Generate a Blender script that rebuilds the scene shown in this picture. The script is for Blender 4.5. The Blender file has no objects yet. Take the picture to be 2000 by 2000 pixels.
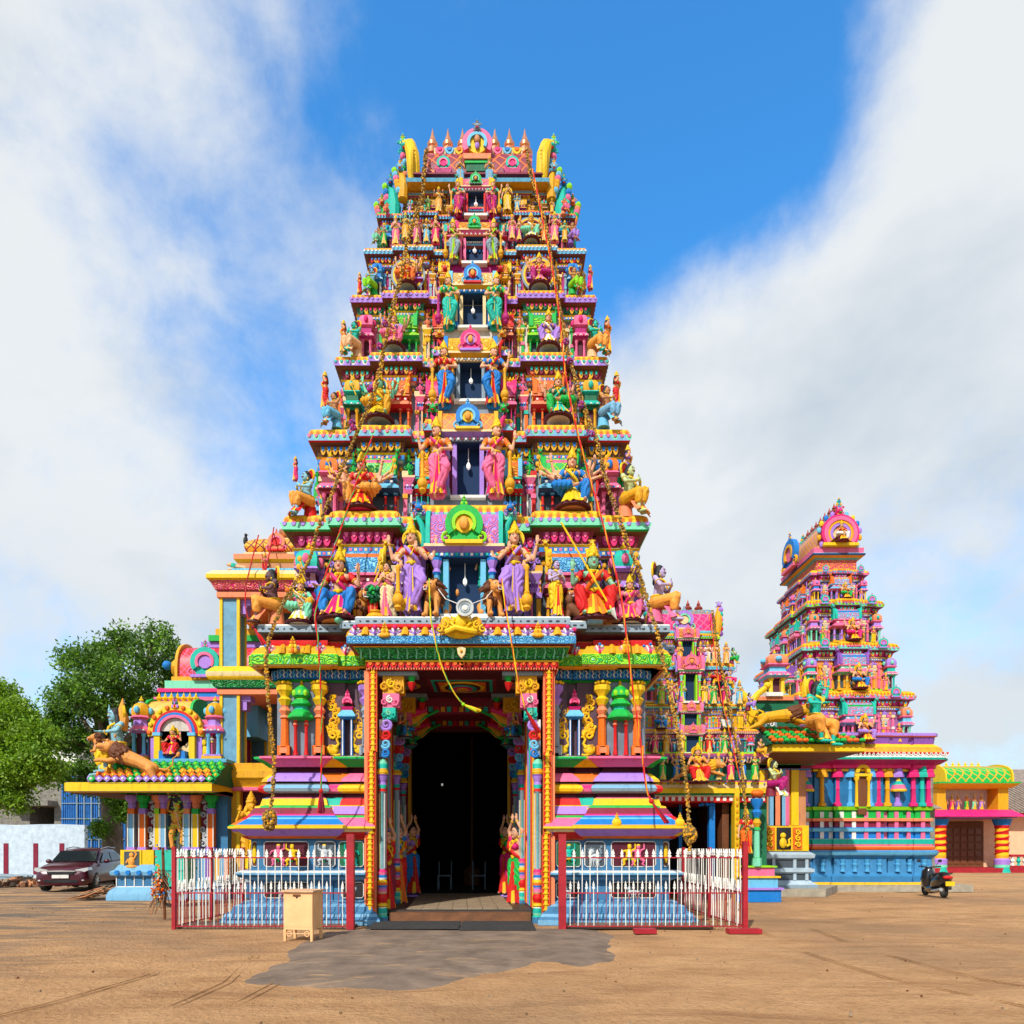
import bpy, math, random
import numpy as np
R = math.radians
rnd = random.Random(7)
sc = bpy.context.scene
col = sc.collection

# ------------------------------------------------------------------ camera
FPX, PX0, PY0, EYE = 1350.0, 970.0, 1655.0, 1.6
cam = bpy.data.objects.new('camera', bpy.data.cameras.new('camera'))
col.objects.link(cam)
cam.location = (0, 0, EYE)
cam.rotation_euler = (R(90), 0, 0)
cam.data.sensor_width = 36
cam.data.lens = FPX / 2000 * 36
cam.data.shift_x = (1000 - PX0) / 2000
cam.data.shift_y = (PY0 - 1000) / 2000
cam.data.clip_start = 0.1
cam.data.clip_end = 3000
sc.camera = cam

def PX(px, Y): return (px - PX0) * Y / FPX
def PZ(py, Y): return EYE - (py - PY0) * Y / FPX

# ------------------------------------------------------------------ sun, sky, exposure
SUN_EL, SUN_AZ = R(42), R(-24)      # azimuth measured from behind the camera, negative = from its left
sun = bpy.data.objects.new('sun', bpy.data.lights.new('sun', 'SUN'))
col.objects.link(sun)
sun.data.energy = 5.0
sun.data.angle = R(1.2)
sun.data.color = (1.0, 0.95, 0.86)
sun.rotation_euler = (R(90) - SUN_EL, 0, SUN_AZ)

world = bpy.data.worlds.new('World')
sc.world = world
world.use_nodes = True
def build_world():
	nt = world.node_tree; N = nt.nodes; L = nt.links
	N.clear()
	out = N.new('ShaderNodeOutputWorld')
	sky = N.new('ShaderNodeTexSky'); sky.sky_type = 'NISHITA'; sky.sun_disc = False
	sky.sun_elevation = SUN_EL; sky.sun_rotation = R(180) - SUN_AZ
	sky.air_density = 1.0; sky.dust_density = 0.3; sky.ozone_density = 1.6
	hs = N.new('ShaderNodeHueSaturation'); hs.inputs['Saturation'].default_value = 1.12; hs.inputs['Value'].default_value = 1.9
	L.new(sky.outputs[0], hs.inputs['Color'])
	tn = N.new('ShaderNodeMix'); tn.data_type = 'RGBA'; tn.blend_type = 'MULTIPLY'; tn.inputs[0].default_value = 1; L.new(hs.outputs[0], tn.inputs[6]); tn.inputs[7].default_value = (.36, .90, 1.14, 1)
	b1 = N.new('ShaderNodeBackground'); b1.inputs[1].default_value = 0.15
	L.new(tn.outputs[2], b1.inputs[0])
	tc = N.new('ShaderNodeTexCoord')
	dirn = N.new('ShaderNodeVectorMath'); dirn.operation = 'NORMALIZE'
	L.new(tc.outputs['Generated'], dirn.inputs[0])
	def math_(op, a, b=None, c=None, clamp=False):
		n = N.new('ShaderNodeMath'); n.operation = op; n.use_clamp = clamp
		for i, v in enumerate((a, b, c)):
			if v is None: continue
			if isinstance(v, (int, float)): n.inputs[i].default_value = v
			else: L.new(v, n.inputs[i])
		return n.outputs[0]
	def noise(scale, detail, rough, dist, sz=1.0, off=(0, 0, 0)):
		mp = N.new('ShaderNodeMapping'); L.new(dirn.outputs[0], mp.inputs[0])
		mp.inputs['Scale'].default_value = (1, 1, sz); mp.inputs['Location'].default_value = off
		n = N.new('ShaderNodeTexNoise'); L.new(mp.outputs[0], n.inputs['Vector'])
		n.inputs['Scale'].default_value = scale; n.inputs['Detail'].default_value = detail
		n.inputs['Roughness'].default_value = rough; n.inputs['Distortion'].default_value = dist
		return n.outputs['Fac']
	n1 = noise(2.9, 10, 0.58, 0.15, 1.0, (1.3, 0.4, 2.2))
	n2 = noise(8.5, 8, 0.62, 0.3, 1.0, (0.3, 2.4, 5.2))
	# openings of blue in the cloud cover, as directions in the sky
	acc = None
	for px, py, r, w in [(1230, 130, .20, .36), (1640, 70, .22, .38), (1480, 330, .12, .40), (1150, 440, .13, .40), (820, 90, .12, .14), (1380, 60, .12, .25),
						 (1120, 280, .12, .2), (480, 760, .12, .25), (560, 900, .06, .14), (250, 430, .13, .22), (780, 230, .12, .12), (600, 60, .10, .12), (690, 300, .12, .14), (560, 600, .10, .12),
						 (1900, 1330, .10, .07), (60, 1250, .12, .12),
						 (1750, 420, .2, -.30), (150, 620, .20, -.16), (1500, 750, .25, -.2), (150, 100, .22, -.08), (1950, 150, .12, -.2)]:
		u, v = (px - PX0) / FPX, (PY0 - py) / FPX
		l = math.sqrt(u * u + 1 + v * v)
		d = N.new('ShaderNodeVectorMath'); d.operation = 'DOT_PRODUCT'
		L.new(dirn.outputs[0], d.inputs[0]); d.inputs[1].default_value = (u / l, 1 / l, v / l)
		e = math_('EXPONENT', math_('MULTIPLY', math_('SUBTRACT', d.outputs['Value'], 1.0), 2 / (r * r)))
		t = math_('MULTIPLY', e, w)
		acc = t if acc is None else math_('ADD', acc, t)
	s = math_('ADD', math_('MULTIPLY', n1, 1.15), math_('MULTIPLY', n2, 0.55))
	s = math_('SUBTRACT', s, acc)
	mr = N.new('ShaderNodeMapRange'); mr.interpolation_type = 'SMOOTHSTEP'
	L.new(s, mr.inputs['Value'])
	mr.inputs['From Min'].default_value = 0.36; mr.inputs['From Max'].default_value = 0.95
	dens = mr.outputs[0]
	n3 = noise(3.0, 7, 0.5, 0.2, 1.8, (6.1, 1.4, 2.7))
	cr = N.new('ShaderNodeValToRGB')
	L.new(math_('ADD', math_('MULTIPLY', n3, 0.8), math_('MULTIPLY', n1, 0.35)), cr.inputs[0])
	cr.color_ramp.elements[0].position = 0.30; cr.color_ramp.elements[0].color = (0.50, 0.60, 0.69, 1)
	cr.color_ramp.elements[1].position = 0.60; cr.color_ramp.elements[1].color = (0.90, 0.93, 0.94, 1)
	b2 = N.new('ShaderNodeBackground'); b2.inputs[1].default_value = 0.92
	el = N.new('ShaderNodeSeparateXYZ'); L.new(dirn.outputs[0], el.inputs[0])
	hz = N.new('ShaderNodeMapRange'); L.new(el.outputs[2], hz.inputs[0]); hz.inputs[1].default_value = .02; hz.inputs[2].default_value = .42; hz.inputs[3].default_value = .80; hz.inputs[4].default_value = 1
	vm = N.new('ShaderNodeVectorMath'); vm.operation = 'SCALE'; L.new(cr.outputs[0], vm.inputs[0]); L.new(hz.outputs[0], vm.inputs['Scale'])
	L.new(vm.outputs[0], b2.inputs[0])
	mx = N.new('ShaderNodeMixShader')
	L.new(math_('MULTIPLY', dens, 0.96), mx.inputs[0]); L.new(b1.outputs[0], mx.inputs[1]); L.new(b2.outputs[0], mx.inputs[2])
	L.new(mx.outputs[0], out.inputs[0])
build_world()
sc.view_settings.view_transform = 'Standard'
sc.view_settings.look = 'None'
sc.view_settings.exposure = 0.05
sc.view_settings.gamma = 1
sc.render.resolution_x = 1024
sc.render.resolution_y = 1024
try:
	sc.cycles.max_bounces = 6; sc.cycles.diffuse_bounces = 3; sc.cycles.glossy_bounces = 2; sc.cycles.transparent_max_bounces = 4
except Exception:
	pass

# ------------------------------------------------------------------ materials
PAL = dict(
	yel=(.84, .54, .015), gold=(.74, .37, .02), org=(.78, .17, .02), sal=(.86, .26, .13), red=(.62, .012, .015), pink=(.80, .17, .32),
	hot=(.74, .04, .19), mag=(.42, .02, .17), lil=(.40, .23, .68), pur=(.24, .10, .42), blu=(.02, .20, .58), nav=(.005, .045, .13),
	sky=(.17, .50, .74), stb=(.06, .19, .35), lbl=(.20, .42, .62), teal=(.02, .46, .36), mint=(.22, .66, .44), grn=(.015, .42, .07), lime=(.28, .66, .03),
	dgr=(.006, .13, .06), gry=(.26, .34, .40), dgy=(.06, .08, .10), wht=(.80, .78, .73), crm=(.80, .62, .34), pch=(.84, .50, .28), mar=(.085, .008, .02),
	pmar=(.22, .015, .04), brn=(.16, .055, .02), blk=(.012, .012, .014), skin=(.76, .40, .25), tan=(.55, .25, .12), gsk=(.24, .52, .34), bsk=(.26, .50, .60),
	psk=(.50, .40, .62), dsk=(.13, .06, .07), lgs=(.52, .60, .30), cop=(.55, .22, .11), wal=(.62, .56, .50), lion=(.72, .31, .09), mane=(.13, .04, .015),
	osk=(.86, .36, .08))
for _k, _c in list(PAL.items()):     # strong enamel colours
	_m = sum(_c) / 3; PAL[_k] = tuple(min(.88, max(.003, _m + (x - _m) * 1.10)) * .84 for x in _c)
MATS = {}
def _nodes(name):
	m = bpy.data.materials.new(name); m.use_nodes = True
	return m, m.node_tree.nodes, m.node_tree.links, m.node_tree.nodes['Principled BSDF']
def obj_coord(N, L, scale=(1, 1, 1)):
	tc = N.new('ShaderNodeTexCoord'); mp = N.new('ShaderNodeMapping'); mp.inputs['Scale'].default_value = scale
	L.new(tc.outputs['Object'], mp.inputs[0]); return mp.outputs[0]
def mixc(N, L, fac, a, b, blend='MIX'):
	n = N.new('ShaderNodeMix'); n.data_type = 'RGBA'; n.blend_type = blend
	for i, v in ((0, fac), (6, a), (7, b)):
		if isinstance(v, (int, float)): n.inputs[i].default_value = v
		elif isinstance(v, tuple): n.inputs[i].default_value = (v[0], v[1], v[2], 1)
		else: L.new(v, n.inputs[i])
	return n.outputs[2]
def ramp(N, L, src, p0, p1, c0=0.0, c1=1.0):
	n = N.new('ShaderNodeMapRange'); L.new(src, n.inputs[0])
	n.inputs[1].default_value = p0; n.inputs[2].default_value = p1; n.inputs[3].default_value = c0; n.inputs[4].default_value = c1
	return n.outputs[0]
def noise_(N, L, vec, scale, detail=4, rough=.55, dist=0):
	n = N.new('ShaderNodeTexNoise'); L.new(vec, n.inputs['Vector']); n.inputs['Scale'].default_value = scale
	n.inputs['Detail'].default_value = detail; n.inputs['Roughness'].default_value = rough; n.inputs['Distortion'].default_value = dist
	return n.outputs['Fac']
def bump_(N, L, h, strength, dist, b):
	n = N.new('ShaderNodeBump'); n.inputs['Strength'].default_value = strength; n.inputs['Distance'].default_value = dist
	L.new(h, n.inputs['Height']); L.new(n.outputs[0], b.inputs['Normal'])
def paint(key):
	"""weathered emulsion / enamel paint: slight chalking, grime streaks"""
	if key in MATS: return MATS[key]
	c = PAL[key]
	m, N, L, b = _nodes('paint_' + key)
	v = obj_coord(N, L); vs = obj_coord(N, L, (5, 5, .9))
	n1 = noise_(N, L, v, 2.2, 5, .6); n2 = noise_(N, L, vs, 1.6, 5, .65, .3)
	dk = tuple(x * .42 + .012 for x in c); lt = tuple(min(1, x * .97 + .015) for x in c)
	a = mixc(N, L, ramp(N, L, n1, .35, .7), c, lt)
	a = mixc(N, L, ramp(N, L, n2, .52, .76, 0, .7), a, dk)
	n3 = noise_(N, L, v, 7, 8, .75, .4); a = mixc(N, L, ramp(N, L, n3, .66, .70, 0, .55), a, (.30, .26, .22)); a = mixc(N, L, ramp(N, L, n3, .34, .26, 0, .5), a, tuple(x * .3 for x in c))
	L.new(a, b.inputs['Base Color']); b.inputs['Roughness'].default_value = .58
	b.inputs['Specular IOR Level'].default_value = .25
	bump_(N, L, noise_(N, L, v, 16, 6, .65), .45, .03, b)
	MATS[key] = m; return m
def ornament(c1, c2, scale=5.0, c3=None):
	"""low relief of scrolls and leaves picked out in a second colour"""
	key = 'orn_%s_%s_%g_%s' % (c1, c2, scale, c3 or '')
	if key in MATS: return MATS[key]
	m, N, L, b = _nodes('scroll_relief_%s_%s' % (c1, c2))
	v = obj_coord(N, L)
	w = N.new('ShaderNodeTexNoise'); L.new(v, w.inputs['Vector']); w.inputs['Scale'].default_value = scale * .9; w.inputs['Detail'].default_value = 1
	add = N.new('ShaderNodeMixRGB'); add.blend_type = 'LINEAR_LIGHT'; add.inputs[0].default_value = .12
	L.new(v, add.inputs[1]); L.new(w.outputs['Color'], add.inputs[2])
	vo = N.new('ShaderNodeTexVoronoi'); vo.feature = 'F1'; L.new(add.outputs[0], vo.inputs['Vector']); vo.inputs['Scale'].default_value = scale
	sn = N.new('ShaderNodeMath'); sn.operation = 'SINE'
	ml = N.new('ShaderNodeMath'); ml.operation = 'MULTIPLY'; ml.inputs[1].default_value = 24
	L.new(vo.outputs['Distance'], ml.inputs[0]); L.new(ml.outputs[0], sn.inputs[0])
	f = ramp(N, L, sn.outputs[0], -.1, .5)
	C = mixc(N, L, f, PAL[c2], PAL[c1])
	if c3:
		g = ramp(N, L, vo.outputs['Distance'], .10, .16, 1, 0)
		C = mixc(N, L, g, C, PAL[c3])
	L.new(C, b.inputs['Base Color']); b.inputs['Roughness'].default_value = .45
	bump_(N, L, sn.outputs[0], .7, .02, b)
	MATS[key] = m; return m
def lattice(c1, c2, scale=5.0):
	key = 'lat_%s_%s_%g' % (c1, c2, scale)
	if key in MATS: return MATS[key]
	m, N, L, b = _nodes('lattice_relief_%s_%s' % (c1, c2))
	v = obj_coord(N, L)
	sx = N.new('ShaderNodeSeparateXYZ'); L.new(v, sx.inputs[0])
	def mm(op, a, bb=None):
		n = N.new('ShaderNodeMath'); n.operation = op
		for i, q in enumerate((a, bb)):
			if q is None: continue
			if isinstance(q, (int, float)): n.inputs[i].default_value = q
			else: L.new(q, n.inputs[i])
		return n.outputs[0]
	h = mm('ADD', sx.outputs[0], sx.outputs[1])
	a = mm('ABSOLUTE', mm('SINE', mm('MULTIPLY', mm('ADD', h, sx.outputs[2]), scale * 3.14)))
	d = mm('ABSOLUTE', mm('SINE', mm('MULTIPLY', mm('SUBTRACT', h, sx.outputs[2]), scale * 3.14)))
	mn = mm('MINIMUM', a, d)
	f = ramp(N, L, mn, .18, .34)
	L.new(mixc(N, L, f, PAL[c2], PAL[c1]), b.inputs['Base Color']); b.inputs['Roughness'].default_value = .45
	bump_(N, L, f, .6, .02, b)
	MATS[key] = m; return m
def M(k):
	if not isinstance(k, str): return k
	if k in MATS: return MATS[k]
	if k.startswith('o:'):
		p = k[2:].split(','); return ornament(p[0], p[1], float(p[2]) if len(p) > 2 else 5.0, p[3] if len(p) > 3 else None)
	if k.startswith('l:'):
		p = k[2:].split(','); return lattice(p[0], p[1], float(p[2]) if len(p) > 2 else 5.0)
	return paint(k)
def plain(key, c, rough=.5, metal=0.0, bump=None, var=.0, alpha=None):
	m, N, L, b = _nodes(key)
	v = obj_coord(N, L)
	if var:
		n = noise_(N, L, v, 3.5, 6, .65)
		L.new(mixc(N, L, ramp(N, L, n, .35, .68), tuple(x * (1 - var) for x in c), tuple(min(1, x * (1 + var * .5)) for x in c)), b.inputs['Base Color'])
	else: b.inputs['Base Color'].default_value = (*c, 1)
	b.inputs['Roughness'].default_value = rough; b.inputs['Metallic'].default_value = metal
	if bump: bump_(N, L, noise_(N, L, v, bump[0], 5, .6), bump[1], .02, b)
	MATS[key] = m; return m

# ------------------------------------------------------------------ mesh builder
class MB:
	def __init__(s): s.V = []; s.F = []; s.M = []; s.ml = []; s.T = None
	def mi(s, m):
		m = m if isinstance(m, str) else m
		if m not in s.ml: s.ml.append(m)
		return s.ml.index(m)
	def set(s, ox=0, oy=0, oz=0, rot=0, mx=1, sc=1):
		s.T = (ox, oy, oz, math.cos(rot), math.sin(rot), mx, sc); return s
	def add(s, vs, fs, m):
		b = len(s.V); flip = False
		if s.T:
			ox, oy, oz, c, sn, mx, k = s.T; flip = mx < 0
			for (x, y, z) in vs:
				x *= mx * k; y *= k
				s.V.append((ox + c * x - sn * y, oy + sn * x + c * y, oz + z * k))
		else: s.V.extend(vs)
		if isinstance(m, (list, tuple)):
			mis = [s.mi(q) for q in m]
		else:
			q = s.mi(m); mis = None
		for j, f in enumerate(fs):
			t = tuple(b + i for i in f)
			s.F.append(t[::-1] if flip else t)
			s.M.append(mis[j] if mis else q)
	def box(s, x0, x1, y0, y1, z0, z1, m):
		s.frus(x0, x1, y0, y1, z0, x0, x1, y0, y1, z1, m)
	def frus(s, a0, a1, b0, b1, z0, c0, c1, d0, d1, z1, m):
		s.add([(a0, b0, z0), (a1, b0, z0), (a1, b1, z0), (a0, b1, z0), (c0, d0, z1), (c1, d0, z1), (c1, d1, z1), (c0, d1, z1)],
			  [(0, 3, 2, 1), (4, 5, 6, 7), (0, 1, 5, 4), (1, 2, 6, 5), (2, 3, 7, 6), (3, 0, 4, 7)], m)
	def lathe(s, cx, cy, prof, m, n=12, ph=None, sx=1, sy=1):
		"""prof: (r, z) or (r, z, material of the band above)"""
		if ph is None: ph = math.pi / n
		k = 1 / math.cos(math.pi / n) if n <= 8 else 1
		vs = []; fs = []; ms = []
		for p in prof:
			for j in range(n):
				a = ph + 2 * math.pi * j / n
				vs.append((cx + p[0] * k * sx * math.cos(a), cy + p[0] * k * sy * math.sin(a), p[1]))
		for i in range(len(prof) - 1):
			mm = prof[i][2] if len(prof[i]) > 2 else m
			for j in range(n):
				fs.append((i * n + j, i * n + (j + 1) % n, (i + 1) * n + (j + 1) % n, (i + 1) * n + j)); ms.append(mm)
		fs.append(tuple(range(n))[::-1]); ms.append(m)
		e = (len(prof) - 1) * n
		fs.append(tuple(range(e, e + n))); ms.append(prof[-1][2] if len(prof[-1]) > 2 else m)
		s.add(vs, fs, ms)
	def ell(s, c, r, m, n=10, k=6, rotx=0):
		if isinstance(r, (int, float)): r = (r, r, r)
		vs = []; fs = []; ca, sa = math.cos(rotx), math.sin(rotx)
		for i in range(k + 1):
			t = math.pi * i / k
			for j in range(n):
				a = 2 * math.pi * j / n
				x = r[0] * math.sin(t) * math.cos(a); y = r[1] * math.sin(t) * math.sin(a); z = -r[2] * math.cos(t)
				vs.append((c[0] + x, c[1] + ca * y - sa * z, c[2] + sa * y + ca * z))
		for i in range(k):
			for j in range(n):
				fs.append((i * n + j, i * n + (j + 1) % n, (i + 1) * n + (j + 1) % n, (i + 1) * n + j))
		s.add(vs, fs, m)
	def tube(s, pts, r, m, n=8, cap=True):
		P = [np.array(p, float) for p in pts]
		rs = r if isinstance(r, (list, tuple)) else [r] * len(P)
		vs = []; fs = []
		up = np.array((0, 0, 1.0)); prev = None
		for i, p in enumerate(P):
			d = P[min(i + 1, len(P) - 1)] - P[max(i - 1, 0)]
			l = np.linalg.norm(d); d = d / l if l > 1e-9 else np.array((0, 0, 1.0))
			if prev is None:
				a = np.cross(d, up if abs(d[2]) < .9 else np.array((1.0, 0, 0)))
			else: a = prev - d * np.dot(prev, d)
			a = a / (np.linalg.norm(a) + 1e-12); prev = a
			b = np.cross(d, a)
			for j in range(n):
				t = 2 * math.pi * j / n
				q = p + rs[i] * (math.cos(t) * a + math.sin(t) * b); vs.append(tuple(q))
		for i in range(len(P) - 1):
			for j in range(n):
				fs.append((i * n + j, i * n + (j + 1) % n, (i + 1) * n + (j + 1) % n, (i + 1) * n + j))
		if cap:
			fs.append(tuple(range(n))[::-1]); e = (len(P) - 1) * n; fs.append(tuple(range(e, e + n)))
		s.add(vs, fs, m)
	def tcap(s, p, q, r0, r1, m='skin', n=10):
		p = np.array(p, float); q = np.array(q, float); d = q - p; l = np.linalg.norm(d)
		if l < 1e-6: s.ell(tuple(p), r0, m); return
		d /= l; pts = []; rs = []
		for t in (-.98, -.8, -.45, 0): pts.append(p + d * r0 * t); rs.append(r0 * math.sqrt(1 - t * t))
		for t in (0, .45, .8, .98): pts.append(q + d * r1 * t); rs.append(r1 * math.sqrt(1 - t * t))
		s.tube(pts, rs, m, n)
	def prism(s, outl, y0, y1, m, axis='y'):
		n = len(outl)
		a = sum(outl[i][0] * outl[(i + 1) % n][1] - outl[(i + 1) % n][0] * outl[i][1] for i in range(n))
		if a < 0: outl = outl[::-1]
		if axis == 'y': vs = [(x, y0, z) for x, z in outl] + [(x, y1, z) for x, z in outl]
		else: vs = [(y0, x, z) for x, z in outl[::1]] + [(y1, x, z) for x, z in outl]
		fs = [tuple(range(n)), tuple(range(n, 2 * n))[::-1]] + [(i, i + n, (i + 1) % n + n, (i + 1) % n) for i in range(n)]
		if axis != 'y': fs = [f[::-1] for f in fs]
		s.add(vs, fs, m)
	def arc(s, cx, cz, y0, y1, r0, r1, a0, a1, n, m, ex=1.0):
		"""ring sector in the x-z plane, thickness y0..y1"""
		vs = []; fs = []
		for i in range(n + 1):
			a = R(a0 + (a1 - a0) * i / n); c, d = math.cos(a), math.sin(a)
			vs += [(cx + r0 * c * ex, y0, cz + r0 * d), (cx + r1 * c * ex, y0, cz + r1 * d), (cx + r1 * c * ex, y1, cz + r1 * d), (cx + r0 * c * ex, y1, cz + r0 * d)]
		for i in range(n):
			b = 4 * i; e = b + 4
			fs += [(b, b + 1, e + 1, e)[::-1], (b + 1, b + 2, e + 2, e + 1)[::-1], (b + 2, b + 3, e + 3, e + 2)[::-1], (b + 3, b, e, e + 3)[::-1]]
		fs += [(0, 1, 2, 3), (4 * n, 4 * n + 3, 4 * n + 2, 4 * n + 1)]
		s.add(vs, fs, m)
	def disc(s, cx, cz, y0, y1, r, m, n=12, ez=1.0):
		s.prism([(cx + r * math.cos(2 * math.pi * i / n), cz + ez * r * math.sin(2 * math.pi * i / n)) for i in range(n)], y0, y1, m)
	def build(s, name, parent=None, org=None, smooth=35):
		me = bpy.data.meshes.new(name)
		V = s.V
		if org is None and parent is not None:
			p = parent; org = [0, 0, 0]
			while p is not None:
				for i in range(3): org[i] += p.location[i]
				p = p.parent
		if org is not None: V = [(x - org[0], y - org[1], z - org[2]) for x, y, z in V]
		me.from_pydata(V, [], s.F)
		for m in s.ml: me.materials.append(M(m))
		me.polygons.foreach_set('material_index', s.M)
		if smooth:
			me.shade_smooth(); me.set_sharp_from_angle(angle=R(smooth))
		me.update()
		o = bpy.data.objects.new(name, me); col.objects.link(o)
		if parent is not None: o.parent = parent
		return o

def tag(o, label=None, cat=None, group=None, kind=None):
	if label: o['label'] = label
	if cat: o['category'] = cat
	if group: o['group'] = group
	if kind: o['kind'] = kind
	return o
def thing(name, label, cat, loc=(0, 0, 0), rot=0, group=None):
	o = bpy.data.objects.new(name, None); col.objects.link(o); o.empty_display_size = .3
	o.location = loc; o.rotation_euler = (0, 0, rot)
	return tag(o, label, cat, group)

# ------------------------------------------------------------------ plans and mouldings
def side_pts(h, bays):
	"""half-length h; bays: (f0, f1, projection) for the right half, mirrored. returns [(u, p)] left to right"""
	pts = []
	segs = []
	for f0, f1, p in bays:
		segs.append((f0 * h, f1 * h, p))
		segs.append((-f1 * h, -f0 * h, p))
	segs.sort()
	out = []
	for a, b, p in segs:
		if out and abs(out[-1][1] - p) < 1e-6 and abs(out[-1][0] - a) < 1e-6:
			out[-1] = (b, p) if False else out[-1]; out.append((b, p))
		else: out.append((a, p)); out.append((b, p))
	return out
def plan(cx, cy, hw, hd, fb, sb=None):
	"""closed CCW rectilinear outline with projecting bays on the front/back (fb) and the sides (sb)"""
	sb = sb if sb is not None else fb
	P = []
	for u, p in side_pts(hw, fb): P.append((cx + u, cy - hd - p))
	P2 = [(cx + hw + p, cy + u) for u, p in side_pts(hd, sb)]
	P3 = [(cx - u, cy + hd + p) for u, p in side_pts(hw, fb)]
	P4 = [(cx - hw - p, cy - u) for u, p in side_pts(hd, sb)]
	A = P + P2 + P3 + P4
	out = []
	for q in A:
		if not out or abs(q[0] - out[-1][0]) + abs(q[1] - out[-1][1]) > 1e-5: out.append(q)
	if abs(out[0][0] - out[-1][0]) + abs(out[0][1] - out[-1][1]) < 1e-5: out.pop()
	return out
def norms(poly):
	n = len(poly); N = []
	for i in range(n):
		a, b = poly[i], poly[(i + 1) % n]; dx, dy = b[0] - a[0], b[1] - a[1]; l = math.hypot(dx, dy)
		N.append((dy / l, -dx / l))
	return N
def mould(mb, poly, prof, mats, cap=True, capm=None, flat=None):
	"""sweep profile [(offset, z)...] round the outline; mats per profile segment or f(edge, seg)"""
	n = len(poly); N = norms(poly); vs = []; fs = []; ms = []
	for (o, z) in prof:
		for i in range(n):
			a, b = N[i - 1], N[i]
			if flat:
				fa, fb_ = flat((i - 1) % n), flat(i)
				if fa and fb_: vs.append((poly[i][0], poly[i][1], z)); continue
				if fa or fb_:
					q = b if fa else a; vs.append((poly[i][0] + o * q[0], poly[i][1] + o * q[1], z)); continue
			if abs(a[0] - b[0]) + abs(a[1] - b[1]) < 1e-4: vx, vy = a
			else:
				dd = 1 + a[0] * b[0] + a[1] * b[1]; vx, vy = (a[0] + b[0]) / dd, (a[1] + b[1]) / dd
			vs.append((poly[i][0] + o * vx, poly[i][1] + o * vy, z))
	for k in range(len(prof) - 1):
		for i in range(n):
			j = (i + 1) % n
			fs.append((k * n + i, k * n + j, (k + 1) * n + j, (k + 1) * n + i))
			ms.append(mats(i, k) if callable(mats) else mats[k % len(mats)])
	if cap:
		e = (len(prof) - 1) * n
		fs.append(tuple(range(e, e + n))); ms.append(capm or ms[-1])
		fs.append(tuple(range(n))[::-1]); ms.append(capm or ms[0])
	mb.add(vs, fs, ms)
def along(mb, poly, off, z, fn, faces='FLR', minlen=.12):
	"""call fn(length) with the builder's frame at the middle of every outer edge"""
	N = norms(poly); n = len(poly); T0 = mb.T
	for i in range(n):
		a, b = poly[i], poly[(i + 1) % n]; nx, ny = N[i]
		l = math.hypot(b[0] - a[0], b[1] - a[1])
		f = 'F' if ny < -.5 else 'B' if ny > .5 else 'L' if nx < 0 else 'R'
		if f not in faces or l < minlen: continue
		mx, my = (a[0] + b[0]) / 2 + nx * off, (a[1] + b[1]) / 2 + ny * off
		mb.set(mx, my, z, math.atan2(nx, -ny))
		fn(l, i)
	mb.T = T0
def row(l, pitch):
	n = max(1, int(round(l / pitch))); return [(-l / 2 + l * (i + .5) / n, l / n) for i in range(n)]
# ------------------------------------------------------------------ figures: one continuous body mesh per pose, clothing as children
PH = {}
def placeholder():
	if 'ph' not in MATS: MATS['ph'] = plain('unpainted_plaster', (.5, .5, .5))
	return MATS['ph']
def fuse(mb, voxel=.015, smooth=2):
	"""join overlapping solids into one continuous skin"""
	me = bpy.data.meshes.new('fuse'); me.from_pydata(mb.V, [], mb.F)
	o = bpy.data.objects.new('fuse', me); col.objects.link(o)
	r = o.modifiers.new('r', 'REMESH'); r.mode = 'VOXEL'; r.voxel_size = voxel; r.use_smooth_shade = True
	s = o.modifiers.new('s', 'SMOOTH'); s.factor = .5; s.iterations = smooth
	dg = bpy.context.evaluated_depsgraph_get()
	out = bpy.data.meshes.new_from_object(o.evaluated_get(dg))
	bpy.data.objects.remove(o); bpy.data.meshes.remove(me)
	out.materials.clear(); out.materials.append(placeholder()); out.shade_smooth()
	return out
def tomesh(mb, smooth=40, keep=False):
	me = bpy.data.meshes.new('m'); me.from_pydata(mb.V, [], mb.F)
	if keep:
		for m in mb.ml: me.materials.append(M(m))
		me.polygons.foreach_set('material_index', mb.M)
	else: me.materials.append(placeholder())
	me.shade_smooth(); me.set_sharp_from_angle(angle=R(smooth)); return me
def lerp(a, b, t): return tuple(a[i] + (b[i] - a[i]) * t for i in range(3))
def hand(mb, e, w, palm=None):
	d = np.array(w) - np.array(e); d = d / (np.linalg.norm(d) + 1e-9)
	if palm is not None: d = np.array(palm, float); d /= np.linalg.norm(d)
	s = np.cross(d, (0, 1, 0)); s = s / (np.linalg.norm(s) + 1e-9) if np.linalg.norm(s) > .2 else np.array((1, 0, 0.))
	w = np.array(w)
	mb.tcap(w, w + d * .06, .028, .034); mb.tcap(w + d * .03 + s * .02, w + d * .085 + s * .02, .02, .02); mb.tcap(w + d * .03 - s * .02, w + d * .085 - s * .02, .02, .02)
	for k, ln in ((-1.5, .066), (-.5, .085), (.5, .09), (1.5, .07)):
		a = w + d * .075 + s * k * .02; mb.tcap(a, a + d * ln * .55, .0125, .0115, n=6); mb.tcap(a + d * ln * .55, a + d * ln + np.array((0, -.012, 0)), .0115, .009, n=6)
	a = w + d * .03 + s * .03; mb.tcap(a, a + d * .03 + s * .035, .014, .012, n=6); mb.tcap(a + d * .03 + s * .035, a + d * .065 + s * .04, .012, .01, n=6)

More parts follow.
